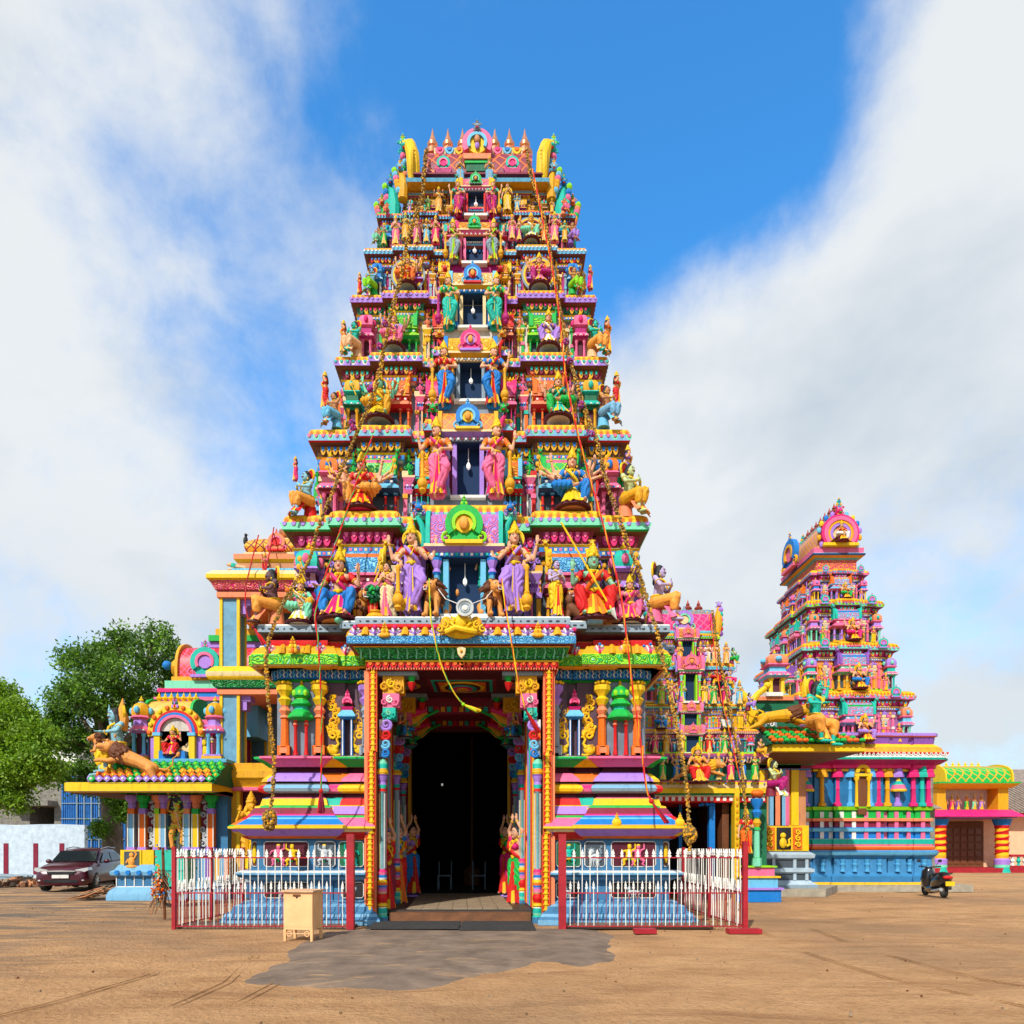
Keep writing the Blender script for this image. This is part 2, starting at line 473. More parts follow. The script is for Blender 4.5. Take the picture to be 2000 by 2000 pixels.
P_ = {}
P_['stand'] = dict(pel=(0, 0, .92), ch=(0, -.01, 1.22), hd=(0, -.03, 1.57), legs=[[(-.1, 0, .9), (-.11, -.04, .5), (-.12, 0, .09)], [(.1, 0, .9), (.12, -.05, .5), (.13, 0, .09)]],
	arms=[[(-.2, 0, 1.37), (-.29, -.02, 1.1), (-.10, -.22, 1.14)], [(.2, 0, 1.37), (.30, -.03, 1.08), (.34, -.10, .83)]], seat=False)
P_['pray'] = dict(pel=(0, 0, .92), ch=(0, -.01, 1.22), hd=(0, -.03, 1.57), legs=P_['stand']['legs'],
	arms=[[(-.2, 0, 1.37), (-.27, -.08, 1.10), (-.03, -.24, 1.22)], [(.2, 0, 1.37), (.27, -.08, 1.10), (.03, -.24, 1.22)]], palm=[(0, 0, 1), (0, 0, 1)], seat=False)
P_['blow'] = dict(P_['pray'], arms=[[(-.2, 0, 1.37), (-.34, -.05, 1.2), (-.30, -.18, 1.42)], [(.2, 0, 1.37), (.34, -.05, 1.2), (.30, -.18, 1.42)]])
P_['guard'] = dict(pel=(.02, 0, .95), ch=(-.01, -.02, 1.25), hd=(-.03, -.05, 1.60), yaw=-.5, legs=[[(-.09, 0, .93), (-.08, -.06, .5), (-.06, 0, .09)], [(.12, 0, .93), (.22, -.26, .62), (.02, -.16, .14)]],
	arms=[[(-.22, 0, 1.40), (-.40, -.06, 1.16), (-.46, -.12, 1.42)], [(.22, 0, 1.40), (.34, -.12, 1.15), (.08, -.28, 1.06)]], palm=[(0, 0, 1), (-.5, 0, -1)], seat=False, mace=(-.34, -.26, .02, 1.02))
P_['guard4'] = dict(pel=(.0, 0, .95), ch=(0, -.02, 1.26), hd=(-.02, -.05, 1.62), yaw=-.15, legs=P_['guard']['legs'],
	arms=[[(-.22, .02, 1.40), (-.42, .0, 1.2), (-.50, -.06, 1.52)], [(.22, .02, 1.40), (.42, .0, 1.2), (.50, -.06, 1.52)],
		  [(-.2, -.02, 1.37), (-.33, -.14, 1.14), (-.20, -.28, 1.02)], [(.2, -.02, 1.37), (.30, -.16, 1.16), (.10, -.28, 1.30)]],
	palm=[(0, 0, 1), (0, 0, 1), (-.3, 0, -1), (0, 0, 1)], seat=False, mace=(-.27, -.28, .02, .98))
P_['seat'] = dict(pel=(0, 0, .46), ch=(0, -.02, .78), hd=(0, -.05, 1.13), legs=[[(-.12, 0, .44), (-.40, -.28, .50), (-.02, -.38, .46)], [(.12, 0, .44), (.28, -.42, .46), (.24, -.42, .08)]],
	arms=[[(-.21, 0, .93), (-.36, -.06, .70), (-.40, -.30, .62)], [(.21, 0, .93), (.38, -.04, .74), (.40, -.16, .98)]], palm=[(-.2, -1, 0), (0, 0, 1)], seat=True)
P_['seat4'] = dict(P_['seat'], arms=P_['seat']['arms'] + [[(-.2, .03, .95), (-.42, .03, .95), (-.50, -.02, 1.22)], [(.2, .03, .95), (.44, .03, .92), (.54, -.02, 1.18)]], palm=[(-.2, -1, 0), (0, 0, 1), (0, 0, 1), (0, 0, 1)])
P_['seat8'] = dict(P_['seat'], arms=P_['seat4']['arms'] + [[(-.2, .03, .92), (-.44, 0, .78), (-.66, -.10, .84)], [(.2, .03, .92), (.44, 0, .76), (.68, -.10, .80)],
	[(-.2, .03, .94), (-.46, .02, .86), (-.68, -.04, 1.0)], [(.2, .03, .94), (.46, .02, .86), (.70, -.04, 1.0)]], palm=[(-.2, -1, 0), (0, 0, 1), (0, 0, 1), (0, 0, 1), (-1, 0, .6), (1, 0, .6), (-1, 0, 1), (1, 0, 1)])
P_['throne'] = dict(P_['seat'], legs=[[(-.12, 0, .44), (-.30, -.36, .48), (-.22, -.40, .08)], [(.12, 0, .44), (.30, -.36, .48), (.22, -.40, .08)]])
P_['veena'] = dict(P_['seat'], arms=[[(-.21, 0, .93), (-.36, -.10, .72), (-.20, -.34, .82)], [(.21, 0, .93), (.38, -.08, .70), (.22, -.36, .66)]], palm=[(0, -1, .3), (-1, -.4, 0)])
P_['corner'] = dict(pel=(0, 0, .46), ch=(0, -.05, .80), hd=(0, -.08, 1.16), legs=[[(-.12, 0, .44), (-.16, -.40, .62), (-.12, -.34, .10)], [(.12, 0, .44), (.20, -.44, .46), (.18, -.44, .02)]],
	arms=[[(-.23, -.02, .97), (-.32, -.16, .76), (-.08, -.32, .86)], [(.23, -.02, .97), (.32, -.16, .76), (.06, -.32, .82)]], palm=[(.6, 0, .6), (-.6, 0, .6)], seat=True, male=True)
P_['male'] = dict(P_['pray'], male=True)
P_['raise'] = dict(P_['stand'], pel=(.03, 0, .92), arms=[[(-.18, 0, 1.38), (-.24, -.04, 1.62), (-.07, -.07, 1.84)], [(.18, 0, 1.38), (.24, -.04, 1.62), (.07, -.07, 1.84)]], palm=[(0, 0, 1), (0, 0, 1)])
P_['rider'] = dict(pel=(0, 0, .46), ch=(.02, -.04, .80), hd=(.0, -.08, 1.16), yaw=.2, legs=[[(-.12, 0, .44), (-.34, -.28, .40), (-.28, -.28, -.02)], [(.12, 0, .44), (.36, -.30, .42), (.30, -.30, .0)]],
	arms=[[(-.22, 0, .97), (-.46, -.04, 1.02), (-.50, -.08, 1.30)], [(.22, 0, .97), (.40, -.12, .80), (.30, -.34, .76)]], palm=[(0, 0, 1), (0, -1, 0)], seat=False, male=True, legz=.0)

def make_pose(key):
	p = P_[key]; out = []; pel, ch, hd = [np.array(p[k], float) for k in ('pel', 'ch', 'hd')]
	male = p.get('male'); yaw = p.get('yaw', 0)
	mb = MB()
	# trunk
	mb.tcap(pel + (-.05, 0, 0), pel + (.05, 0, 0), .125, .125); mb.tcap(pel, ch, .115, .12)
	w = .13 if male else .115
	mb.ell(tuple(ch + (0, 0, .04)), (w + .04, .115, .15), 'skin'); mb.tcap(ch + (-.14, 0, .13), ch + (.14, 0, .13), .07, .07)
	mb.tcap(ch + (0, 0, .14), hd + (0, .02, -.10), .062, .052)
	if not male:
		for sx in (-1, 1): mb.ell(tuple(ch + (sx * .07, -.09, .05)), .068, 'skin')
	# head, nose, chin, ears
	def hp(x, y, z):
		c, s = math.cos(yaw), math.sin(yaw); return (hd[0] + x * c - y * s, hd[1] + x * s + y * c, hd[2] + z)
	mb.ell(tuple(hd), (.104, .116, .14), 'skin', 14, 10); mb.tcap(hp(0, -.06, -.07), hp(0, -.075, -.09), .055, .045)
	mb.tcap(hp(0, -.10, .03), hp(0, -.128, -.022), .012, .021, n=6)
	for sx in (-1, 1): mb.ell(hp(sx * .098, .01, -.01), (.018, .03, .04), 'skin', 8, 5)
	for A, pm in zip(p['arms'], p.get('palm', [None] * 9)):
		s_, e_, w_ = A
		mb.tcap(s_, e_, .062, .045); mb.tcap(e_, w_, .046, .028); hand(mb, e_, w_, pm)
		mb.tcap(ch + (math.copysign(.1, s_[0]), 0, .1), s_, .07, .062)
	for h_, k_, a_ in p['legs']:
		mb.tcap(h_, k_, .10, .065); mb.tcap(k_, lerp(k_, a_, .45), .06, .062); mb.tcap(lerp(k_, a_, .4), a_, .06, .036)
		f = (0, -.19, -.05) if not (p['seat'] and abs(a_[2] - k_[2]) < .2) else (.12 if a_[0] >= -.05 else -.12, -.05, -.01)
		b_ = tuple(a_[i] + f[i] for i in range(3)); mb.tcap((a_[0], a_[1], a_[2] - .02), b_, .042, .032)
	out.append(('body', fuse(mb, .0145), 'skin'))
	# legs cloth
	mb = MB(); g = .03 if not male else .022
	mb.tcap(pel + (-.06, 0, .03), pel + (.06, 0, .03), .15, .15)
	for h_, k_, a_ in p['legs']:
		e = lerp(k_, a_, .82 if not male else .45)
		mb.tcap(h_, k_, .12 + g, .085 + g); mb.tcap(k_, e, .085 + g, .07 + g)
	if not p['seat'] and key not in ('rider',):
		a, b = p['legs'][0][2], p['legs'][1][2]; z = .12
		if not male:
			for t in (0, .33, .66, 1): mb.tcap(lerp((pel[0] - .08, .02, pel[2] - .1), (pel[0] + .08, .02, pel[2] - .1), t), lerp((a[0] - .06, .06, z), (b[0] + .06, .06, z), t), .10, .10)
	me = fuse(mb, .0165, 3)
	n_ = len(me.vertices); co = np.empty(n_ * 3); me.vertices.foreach_get('co', co); co = co.reshape(-1, 3); no = np.array([v.normal[:] for v in me.vertices])
	co += no * (.011 * np.sin(58 * co[:, 0] + 10 * co[:, 2] + 5 * np.sin(9 * co[:, 2])))[:, None]; me.vertices.foreach_set('co', co.ravel()); me.update()
	out.append(('dress', me, 'dress'))
	# pleated panel with folds
	mb = MB(); n = 9
	if p['seat']: t0, t1 = (0, -.22, pel[2] + .02), (0, -.50, .02); wt, wb = .14, .30
	else: t0, t1 = (pel[0], -.17, pel[2] + .02), (pel[0], -.24, .05); wt, wb = .07, .22
	if key == 'rider': t1 = (0, -.34, .05); wb = .2
	vs = []; fs = []
	for i in range(n + 1):
		u = -1 + 2 * i / n; q = .022 if i % 2 else -.012
		for t in (0, .35, .7, 1):
			c = lerp(t0, t1, t); w = wt + (wb - wt) * t ** 1.3
			dy = -.07 * math.sin(t * math.pi * .5) if p['seat'] else 0
			vs.append((c[0] + u * w, c[1] + dy + q * (.4 + t) + .10 * u * u, c[2] + (.02 * math.cos(u * 9)) * t))
	m = len(vs)
	vs += [(x, y + .03, z) for x, y, z in vs]
	for i in range(n):
		for t in range(3):
			a = i * 4 + t; b = a + 4
			fs.append((a, a + 1, b + 1, b)); fs.append((a + m, b + m, b + 1 + m, a + 1 + m))
		a = i * 4; fs.append((a, a + 4, a + 4 + m, a + m)); a += 3; fs.append((a, a + m, a + 4 + m, a + 4))
	for t in range(3):
		fs.append((t, t + m, t + 1 + m, t + 1)); a = n * 4 + t; fs.append((a, a + 1, a + 1 + m, a + m))
	mb.add(vs, fs, 'x'); me = tomesh(mb, 15); me.materials.append(M('yel')); me.polygons.foreach_set('material_index', [1 if (i < 6 * n and (i // 2) % 3 == 2 and max(v for v in f) % 4 == 3) or (i < 8 * n and (i // 8) % 4 == 1 and i % 2 == 0) else 0 for i, f in enumerate(fs)]); out.append(('pleats', me, 'pleats'))
	# blouse with sleeves and a sash
	if not male:
		mb = MB(); mb.ell(tuple(ch + (0, 0, .05)), (.172, .128, .115), 'x')
		for sx in (-1, 1): mb.ell(tuple(ch + (sx * .07, -.095, .05)), .078, 'x')
		for A in p['arms'][:2]: mb.tcap(A[0], lerp(A[0], A[1], .45), .078, .066)
		out.append(('blouse', fuse(mb, .018), 'blouse'))
		mb = MB(); mb.tube([tuple(ch + (-.15, -.11, .16)), tuple(ch + (-.06, -.185, .04)), tuple(ch + (.08, -.15, -.1)), tuple(pel + (.15, -.10, .12)), tuple(pel + (.17, .0, .05))], [.03, .04, .04, .035, .03], 'x', 6)
		out.append(('sash', tomesh(mb), 'pleats'))
	# jewellery
	mb = MB()
	def ring(c, rx, ry, r, a0=0, a1=360, n=14):
		mb.tube([(c[0] + rx * math.cos(R(a0 + (a1 - a0) * i / n)), c[1] + ry * math.sin(R(a0 + (a1 - a0) * i / n)), c[2]) for i in range(n + 1)], r, 'x', 6)
	mb.tube([tuple(ch + (-.09, -.03, .19)), tuple(ch + (-.06, -.14, .13)), tuple(ch + (0, -.19, -.01)), tuple(ch + (.06, -.14, .13)), tuple(ch + (.09, -.03, .19))], .02, 'x', 6)
	mb.tube([tuple(ch + (-.07, -.02, .2)), tuple(ch + (0, -.115, .15)), tuple(ch + (.07, -.02, .2))], .026, 'x', 6)
	mb.ell(tuple(ch + (0, -.19, -.02)), (.035, .02, .045), 'x', 8, 5)
	ring(pel + (0, 0, .14), .15, .135, .026); mb.ell(tuple(pel + (0, -.15, .12)), (.05, .03, .05), 'x', 8, 5)
	for A in p['arms']:
		for a, b, t, r in ((A[0], A[1], .5, .068), (A[1], A[2], .86, .042)):
			c = np.array(lerp(a, b, t)); d = np.array(lerp(a, b, t + .06)); mb.tube([c, d], r, 'x', 8)
	for h_, k_, a_ in p['legs']:
		c = np.array(a_); mb.tube([c + (0, 0, .0), c + (0, 0, .03)], .055, 'x', 8)
	for sx in (-1, 1): mb.ell(hp(sx * .112, -.01, -.09), (.022, .022, .034), 'x', 6, 4)
	out.append(('jewellery', tomesh(mb), 'gold'))
	# hair
	mb = MB(); mb.ell(tuple(hd + np.array((0, .025, .03))), (.118, .118, .14), 'x', 12, 8)
	for sx in (-1, 1):
		mb.tcap(tuple(hd + np.array((sx * .10, .04, -.04))), tuple(hd + np.array((sx * .15, .03, -.20))), .05, .055)
	mb.tcap(tuple(hd + np.array((0, .07, 0))), tuple(hd + np.array((0, .11, -.22))), .09, .08)
	out.append(('hair', fuse(mb, .02), 'hair'))
	# crown
	if not male:
		mb = MB(); z = hd[2] + .075
		mb.lathe(hd[0], hd[1] + .005, [(.118, z), (.125, z + .02), (.118, z + .05), (.098, z + .07), (.105, z + .09), (.10, z + .12), (.075, z + .14), (.08, z + .16), (.07, z + .19), (.045, z + .205), (.05, z + .225), (.025, z + .26), (.028, z + .275), (.006, z + .30)], 'x', 12)
		mb.ell(hp(0, -.118, .13), (.03, .02, .04), 'x', 8, 5)
		out.append(('crown', tomesh(mb), 'crown'))
	# painted face
	mb = MB()
	for sx in (-1, 1):
		mb.ell(hp(sx * .040, -.098, .012), (.024, .012, .012), 'wht', 8, 5); mb.ell(hp(sx * .040, -.108, .012), (.010, .006, .010), 'blk', 6, 4)
		mb.tube([hp(sx * .018, -.109, .036), hp(sx * .044, -.106, .046), hp(sx * .070, -.088, .036)], .0055, 'blk', 5)
	mb.ell(hp(0, -.119, -.052), (.026, .010, .010), 'red', 8, 4); mb.ell(hp(0, -.112, .055), (.010, .006, .012), 'red', 6, 4)
	if male: mb.tube([hp(-.05, -.105, -.042), hp(-.02, -.122, -.034), hp(.02, -.122, -.034), hp(.05, -.105, -.042)], .007, 'blk', 5)
	out.append(('face_paint', tomesh(mb, keep=True), None))
	if p.get('mace'):
		x, y, z0, z1 = p['mace']; mb = MB()
		mb.lathe(x, y, [(.05, z0), (.09, z0 + .05), (.07, z0 + .10), (.11, z0 + .14), (.125, z0 + .22), (.10, z0 + .30), (.06, z0 + .34), (.07, z0 + .37), (.045, z0 + .41), (.04, z1 - .12), (.06, z1 - .08), (.05, z1 - .04), (.02, z1)], 'x', 12)
		out.append(('mace', tomesh(mb), 'prop'))
	if p['seat']:
		mb = MB(); h = p['pel'][2] - .10
		if male: mb.lathe(0, .05, [(.21, 0), (.19, .05), (.16, h - .05), (.15, h)], 'x', 12)
		else: mb.lathe(0, -.10, [(.34, -.06, 'mar'), (.44, -.03, 'pmar'), (.44, .02, 'x'), (.28, .04, 'x'), (.24, .12, 'x'), (.22, h - .04, 'x'), (.18, h)], 'x', 20)
		me = tomesh(mb)
		if not male:
			me.materials.append(M('mar')); me.polygons.foreach_set('material_index', [1 if mb.ml[i] in ('mar', 'pmar') else 0 for i in mb.M])
		out.append(('seat', me, 'seatc'))
	PH[key] = out
for k in list(P_): make_pose(k)

COLS0 = dict(skin='skin', dress='red', pleats='gold', blouse='red', gold='yel', hair='blk', crown='yel', prop='gold', seatc='pmar')
def add_part(root, name, me, role, c):
	o = bpy.data.objects.new(name, me); col.objects.link(o); o.parent = root
	if role:
		o.material_slots[0].link = 'OBJECT'; o.material_slots[0].material = M(c[role])
	return o
FIG_H = dict(seat=1.50, corner=1.33, rider=1.55)
def figure(pose, label, loc, h, rot=0, mx=1, cat='statue', group=None, skip=(), props=None, name=None, halo=None, **c):
	"""h = height in metres from ground to the crown tip"""
	key = pose; cc = dict(COLS0); cc.update(c)
	base = 1.95 if not P_[pose]['seat'] and pose != 'rider' else (1.55 if not P_[pose].get('male') else 1.36)
	if P_[pose].get('male') and not P_[pose]['seat'] and pose != 'rider': base = 1.75
	if pose == 'raise': base = 2.05
	if 'crown' in skip: base -= .25
	s = h / base
	t = thing(name or 'painted_statue', label, cat, loc, rot, group); t.scale = (mx * s, s, s)
	for nm, me, role in PH[key]:
		if nm in skip: continue
		o = add_part(t, nm, me, role, cc)
	if halo:
		hd = P_[pose]['hd']; mb = MB(); z = hd[2] + .04
		mb.disc(hd[0], z, hd[1] + .13, hd[1] + .155, .20, halo, 20); mb.arc(hd[0], z, hd[1] + .115, hd[1] + .16, .18, .215, 0, 360, 20, 'yel')
		k = ('halo', pose, halo)
		if k not in PH: PH[k] = tomesh(mb, keep=True)
		add_part(t, 'halo', PH[k], None, cc)
	if props:
		for nm, fn in props:
			k = ('prop', nm, pose, getattr(fn, 'k', 0))
			if k not in PH: mb = MB(); fn(mb); PH[k] = tomesh(mb, keep=True)
			add_part(t, nm, PH[k], None, cc)
	return t
def prop_veena(mb):
	mb.tube([(-.42, -.38, 1.0), (.30, -.46, .56)], .02, 'gold', 8); mb.ell((.30, -.44, .56), (.13, .09, .13), 'gold'); mb.ell((-.34, -.36, .88), .08, 'org')
def prop_spear(mb):
	mb.tube([(.62, -.30, 1.75), (-.30, -.48, .05)], .018, 'yel', 6); mb.tube([(-.27, -.475, .10), (-.36, -.49, -.08)], [.07, .005], 'wht', 6)
def weapon_(i, x, z, a):
	def f(mb):
		mb.tube([(x, -.06, z - .1), (x + a * .25, -.07, z + .18)], [.018, .012], 'yel', 6); mb.ell((x + a * .27, -.07, z + .2), (.05, .02, .06), 'wht' if z > 1.1 else 'gold', 8, 5)
	f.k = i; return ('weapon', f)
WEAP = [weapon_(i, *q) for i, q in enumerate(((-.68, .90, -.5), (-.70, 1.06, -.35), (.70, .88, .5), (.72, 1.06, .35)))]
def prop_ring(mb):
	mb.arc(0, .78, .16, .26, .56, .64, -60, 240, 28, 'yel'); mb.arc(0, .78, .17, .25, .64, .72, -60, 240, 28, 'gry'); mb.arc(0, .78, .15, .2, .50, .56, -60, 240, 28, 'pmar')
def prop_arch(mb):
	mb.box(-.6, .6, .05, .1, 0, .7, 'nav'); mb.arc(0, .8, .05, .22, .5, .62, -20, 200, 20, 'gold'); mb.disc(0, .8, .08, .12, .5, 'blu', 20)

# ------------------------------------------------------------------ lions
def lion_meshes():
	# sitting / standing, facing the viewer (-y)
	def head(mb, x, y, z, k=1):
		mb.ell((x, y, z), (.17 * k, .18 * k, .18 * k), 'x'); mb.tcap((x, y - .10 * k, z - .03 * k), (x, y - .22 * k, z - .06 * k), .11 * k, .085 * k)
		mb.tcap((x, y - .12 * k, z - .13 * k), (x, y - .2 * k, z - .17 * k), .06 * k, .05 * k)
		for s in (-1, 1): mb.ell((x + s * .15 * k, y + .02, z + .15 * k), .05 * k, 'x')
	def face(mb, x, y, z, k=1):
		for s in (-1, 1): mb.ell((x + s * .075 * k, y - .16 * k, z + .05 * k), (.035 * k, .02 * k, .022 * k), 'wht', 8, 5); mb.ell((x + s * .075 * k, y - .178 * k, z + .05 * k), .014 * k, 'blk', 6, 4)
		mb.ell((x, y - .29 * k, z - .01 * k), (.045 * k, .03 * k, .03 * k), 'mar', 8, 5)
		mb.ell((x, y - .25 * k, z - .12 * k), (.075 * k, .05 * k, .045 * k), 'pmar', 8, 5)
		for s in (-1, 1): mb.tube([(x + s * .05 * k, y - .29 * k, z - .08 * k), (x + s * .05 * k, y - .30 * k, z - .15 * k)], [.016 * k, .002], 'wht', 5)
		mb.box(x - .05 * k, x + .05 * k, y - .295 * k, y - .27 * k, z - .165 * k, z - .145 * k, 'wht')
	def mane(mb, x, y, z, k=1):
		r = random.Random(5)
		for i in range(70):
			a = r.uniform(0, 2 * math.pi); d = r.uniform(.17, .27) * k; yy = r.uniform(-.04, .24) * k
			p = (x + d * math.cos(a), y + yy, z - .05 * k + d * 1.15 * math.sin(a))
			q = (x + d * 1.45 * math.cos(a), y + yy + .09 * k, z - .13 * k + d * 1.45 * math.sin(a)); mb.tcap(p, q, .06 * k, .02 * k, n=6)
		mb.ell((x, y + .13 * k, z - .05 * k), (.24 * k, .15 * k, .27 * k), 'x')
	out = {}
	mb = MB(); head(mb, 0, -.28, .78); mb.tcap((0, -.1, .62), (0, .45, .5), .22, .2)
	for s in (-1, 1):
		mb.tcap((s * .13, -.16, .55), (s * .15, -.20, .28), .10, .075); mb.tcap((s * .15, -.20, .28), (s * .16, -.24, .06), .07, .065); mb.tcap((s * .16, -.24, .05), (s * .16, -.36, .05), .07, .06)
		mb.tcap((s * .15, .42, .45), (s * .2, .25, .25), .13, .1); mb.tcap((s * .2, .25, .25), (s * .2, .45, .07), .08, .05); mb.tcap((s * .2, .45, .05), (s * .2, .3, .04), .06, .05)
	b = fuse(mb, .02); mb = MB(); mane(mb, 0, -.22, .78); mn = fuse(mb, .02, 1); mb = MB(); face(mb, 0, -.28, .78); fc = tomesh(mb, keep=True)
	mb = MB(); mb.tube([(0, .62, .5), (.15, .8, .4), (.3, .8, .6), (.32, .72, .85)], [.03, .028, .025, .02], 'x'); mb.ell((.32, .7, .92), (.06, .06, .1), 'x')
	out['lion_sit'] = [('body', b, 'lion'), ('mane', mn, 'mane'), ('face_paint', fc, None), ('tail', tomesh(mb), 'lion')]
	# leaping sideways towards -x, head turned to the front
	mb = MB(); mb.tcap((-.45, 0, .62), (.15, 0, .58), .25, .2); mb.tcap((.15, 0, .58), (.55, 0, .5), .2, .2); mb.tcap((-.45, 0, .62), (-.72, -.05, .72), .2, .17)
	k = 1.15; mb.ell((-.86, -.1, .78), .2, 'x'); mb.tcap((-.95, -.16, .75), (-1.10, -.26, .71), .12, .09); mb.tcap((-.96, -.18, .64), (-1.05, -.24, .6), .06, .05)
	for s in (-1, 1):
		mb.ell((-.84 + s * .08, -.1 + s * .12, .95), .05, 'x')
		y = s * .15
		mb.tcap((-.48, y, .5), (-.75, y, .36), .11, .08); mb.tcap((-.75, y, .36), (-1.02, y, .38 + s * .08), .07, .06); mb.tcap((-1.02, y, .38 + s * .08), (-1.14, y, .32 + s * .08), .07, .055)
		mb.tcap((.55, y, .48), (.72, y, .28), .15, .1); mb.tcap((.72, y, .28), (1.0, y, .18), .08, .055); mb.tcap((1.0, y, .18), (1.2, y, .02), .055, .05); mb.tcap((1.2, y, .02), (1.13, y, -.06), .055, .05)
	b = fuse(mb, .022)
	mb = MB(); r = random.Random(6)
	for i in range(90):
		a = r.uniform(0, 2 * math.pi); t = r.random(); c = np.array(lerp((-.74, -.04, .72), (-.40, 0, .66), t)); d = .2 + .04 * r.random()
		p = c + (0, d * math.cos(a), d * math.sin(a)); q = c + (.13, d * 1.25 * math.cos(a), d * 1.25 * math.sin(a) - .05); mb.tcap(p, q, .065, .02, n=6)
	mb.tcap((-.72, -.04, .72), (-.42, 0, .66), .22, .24); mn = fuse(mb, .022, 1)
	mb = MB()
	for s in (-1, 1): mb.ell((-.99, -.17 + s * .085, .84), .028, 'wht', 8, 5); mb.ell((-1.01, -.185 + s * .085, .84), .014, 'blk', 6, 4)
	mb.ell((-1.16, -.31, .745), .035, 'mar', 8, 5); mb.ell((-1.08, -.25, .64), (.06, .05, .04), 'pmar', 8, 5)
	for s in (-1, 1): mb.tube([(-1.15, -.30 + s * .05, .70), (-1.15, -.30 + s * .05, .62)], [.015, .003], 'wht', 5)
	fc = tomesh(mb, keep=True)
	mb = MB(); mb.tube([(.7, 0, .55), (.95, 0, .6), (1.1, 0, .8), (1.05, 0, 1.0), (1.15, 0, 1.12)], [.035, .03, .025, .022, .02], 'x'); mb.ell((1.17, 0, 1.16), (.06, .05, .09), 'x')
	out['lion_leap'] = [('body', b, 'lion'), ('mane', mn, 'mane'), ('face_paint', fc, None), ('tail', tomesh(mb), 'lion')]
	return out
LION = lion_meshes()
def lion(kind, label, loc, s, rot=0, mx=1, group=None, **c):
	cc = dict(lion='lion', mane='mane'); cc.update(c)
	t = thing('lion_statue', label, 'lion statue', loc, rot, group); t.scale = (mx * s, s, s)
	for nm, me, role in LION[kind]:
		add_part(t, nm, me, role, cc)
	return t
# ------------------------------------------------------------------ ornament pieces; local frame: x along the wall, -y outward, z up
def finial(mb, x, y, z, h, c='yel', n=8):
	k = h
	mb.lathe(x, y, [(.10 * k, z), (.22 * k, z + .06 * k), (.10 * k, z + .14 * k), (.24 * k, z + .26 * k), (.28 * k, z + .38 * k), (.20 * k, z + .50 * k), (.08 * k, z + .56 * k), (.13 * k, z + .63 * k), (.10 * k, z + .70 * k), (.05 * k, z + .80 * k), (.005 * k, z + k)], c, n)
def petals(mb, x0, x1, y, z, h, pitch, c1, c2, c3=None, dep=.04, up=False):
	"""row of scalloped lotus petals hanging from z (or standing on it)"""
	for i, (u, w) in enumerate(row(x1 - x0, pitch)):
		x = (x0 + x1) / 2 + u; r = w * .47; s = 1 if up else -1
		for rr, d, c in ((1.0, dep, c1 if (i % 2 == 0 or c3 is None) else c3), (.55, dep + .02, c2)):
			o = [(x + rr * r * math.cos(math.pi * k / 6), z + s * rr * h * math.sin(math.pi * k / 6)) for k in range(7)]
			mb.prism(o, y - d, y + .01, c)
def dentils(mb, x0, x1, y, z, h, pitch, c1, c2, dep=.05, fill=.55):
	for i, (u, w) in enumerate(row(x1 - x0, pitch)):
		x = (x0 + x1) / 2 + u
		mb.box(x - w * fill / 2, x + w * fill / 2, y - dep, y + .01, z, z + h, c1 if i % 2 == 0 else c2)
def spiral(mb, x, z, y, r, c, turns=1.4, a0=0, mx=1, w=.22, n=16):
	pts = []; rs = []
	for i in range(n + 1):
		t = i / n; a = R(a0) + t * turns * 2 * math.pi; rr = r * (1 - .82 * t)
		pts.append((x + mx * rr * math.cos(a), y - .25 * r * t, z + rr * math.sin(a))); rs.append(r * w * (1 - .45 * t))
	mb.tube(pts, rs, c, 6)
def crest(mb, x, y, z, s, c1, c2=None, c3=None):
	"""leafy crest: stacked curls narrowing upwards"""
	c2 = c2 or c1; c3 = c3 or c1
	for k, (zz, r) in enumerate(((.12, .30), (.42, .26), (.68, .19), (.88, .12))):
		for sx in (-1, 1): mb.ell((x + sx * r * s * .62, y, z + zz * s), (r * s * .55, .10 * s, r * s * .62), (c1, c2, c1, c2)[k], 8, 5)
		mb.ell((x, y - .05 * s, z + zz * s), (r * s * .42, .12 * s, r * s * .7), (c3, c1, c3, c1)[k], 8, 5)
	mb.ell((x, y, z + 1.02 * s), (.06 * s, .06 * s, .1 * s), c2, 8, 5)
def nasi(mb, x, y, z, r, c1, c2, c3, face=None):
	"""horseshoe window medallion; z is its foot"""
	cz = z + r * .9
	mb.disc(x, cz, y - .05 * r, y + .1 * r, r * .98, c1, 14)
	mb.arc(x, cz, y - .22 * r, y, r * .66, r * .98, -35, 215, 12, c1)
	mb.arc(x, cz, y - .27 * r, y, r * .46, r * .64, -35, 215, 12, c2)
	mb.disc(x, cz, y - .16 * r, y, r * .46, c3, 10)
	if face: mb.ell((x, y - .25 * r, cz), (r * .26, r * .2, r * .34), face, 8, 6)
	for s in (-1, 1):
		spiral(mb, x + s * r * .88, cz - r * .72, y - .12 * r, r * .30, c2, 1.1, 90, -s, .3, 10)
	crest(mb, x, y - .1 * r, cz + r * .82, r * .62, c1, c2, c2)
	mb.box(x - r * .95, x + r * .95, y - .28 * r, y, z - r * .14, z + r * .05, c3)
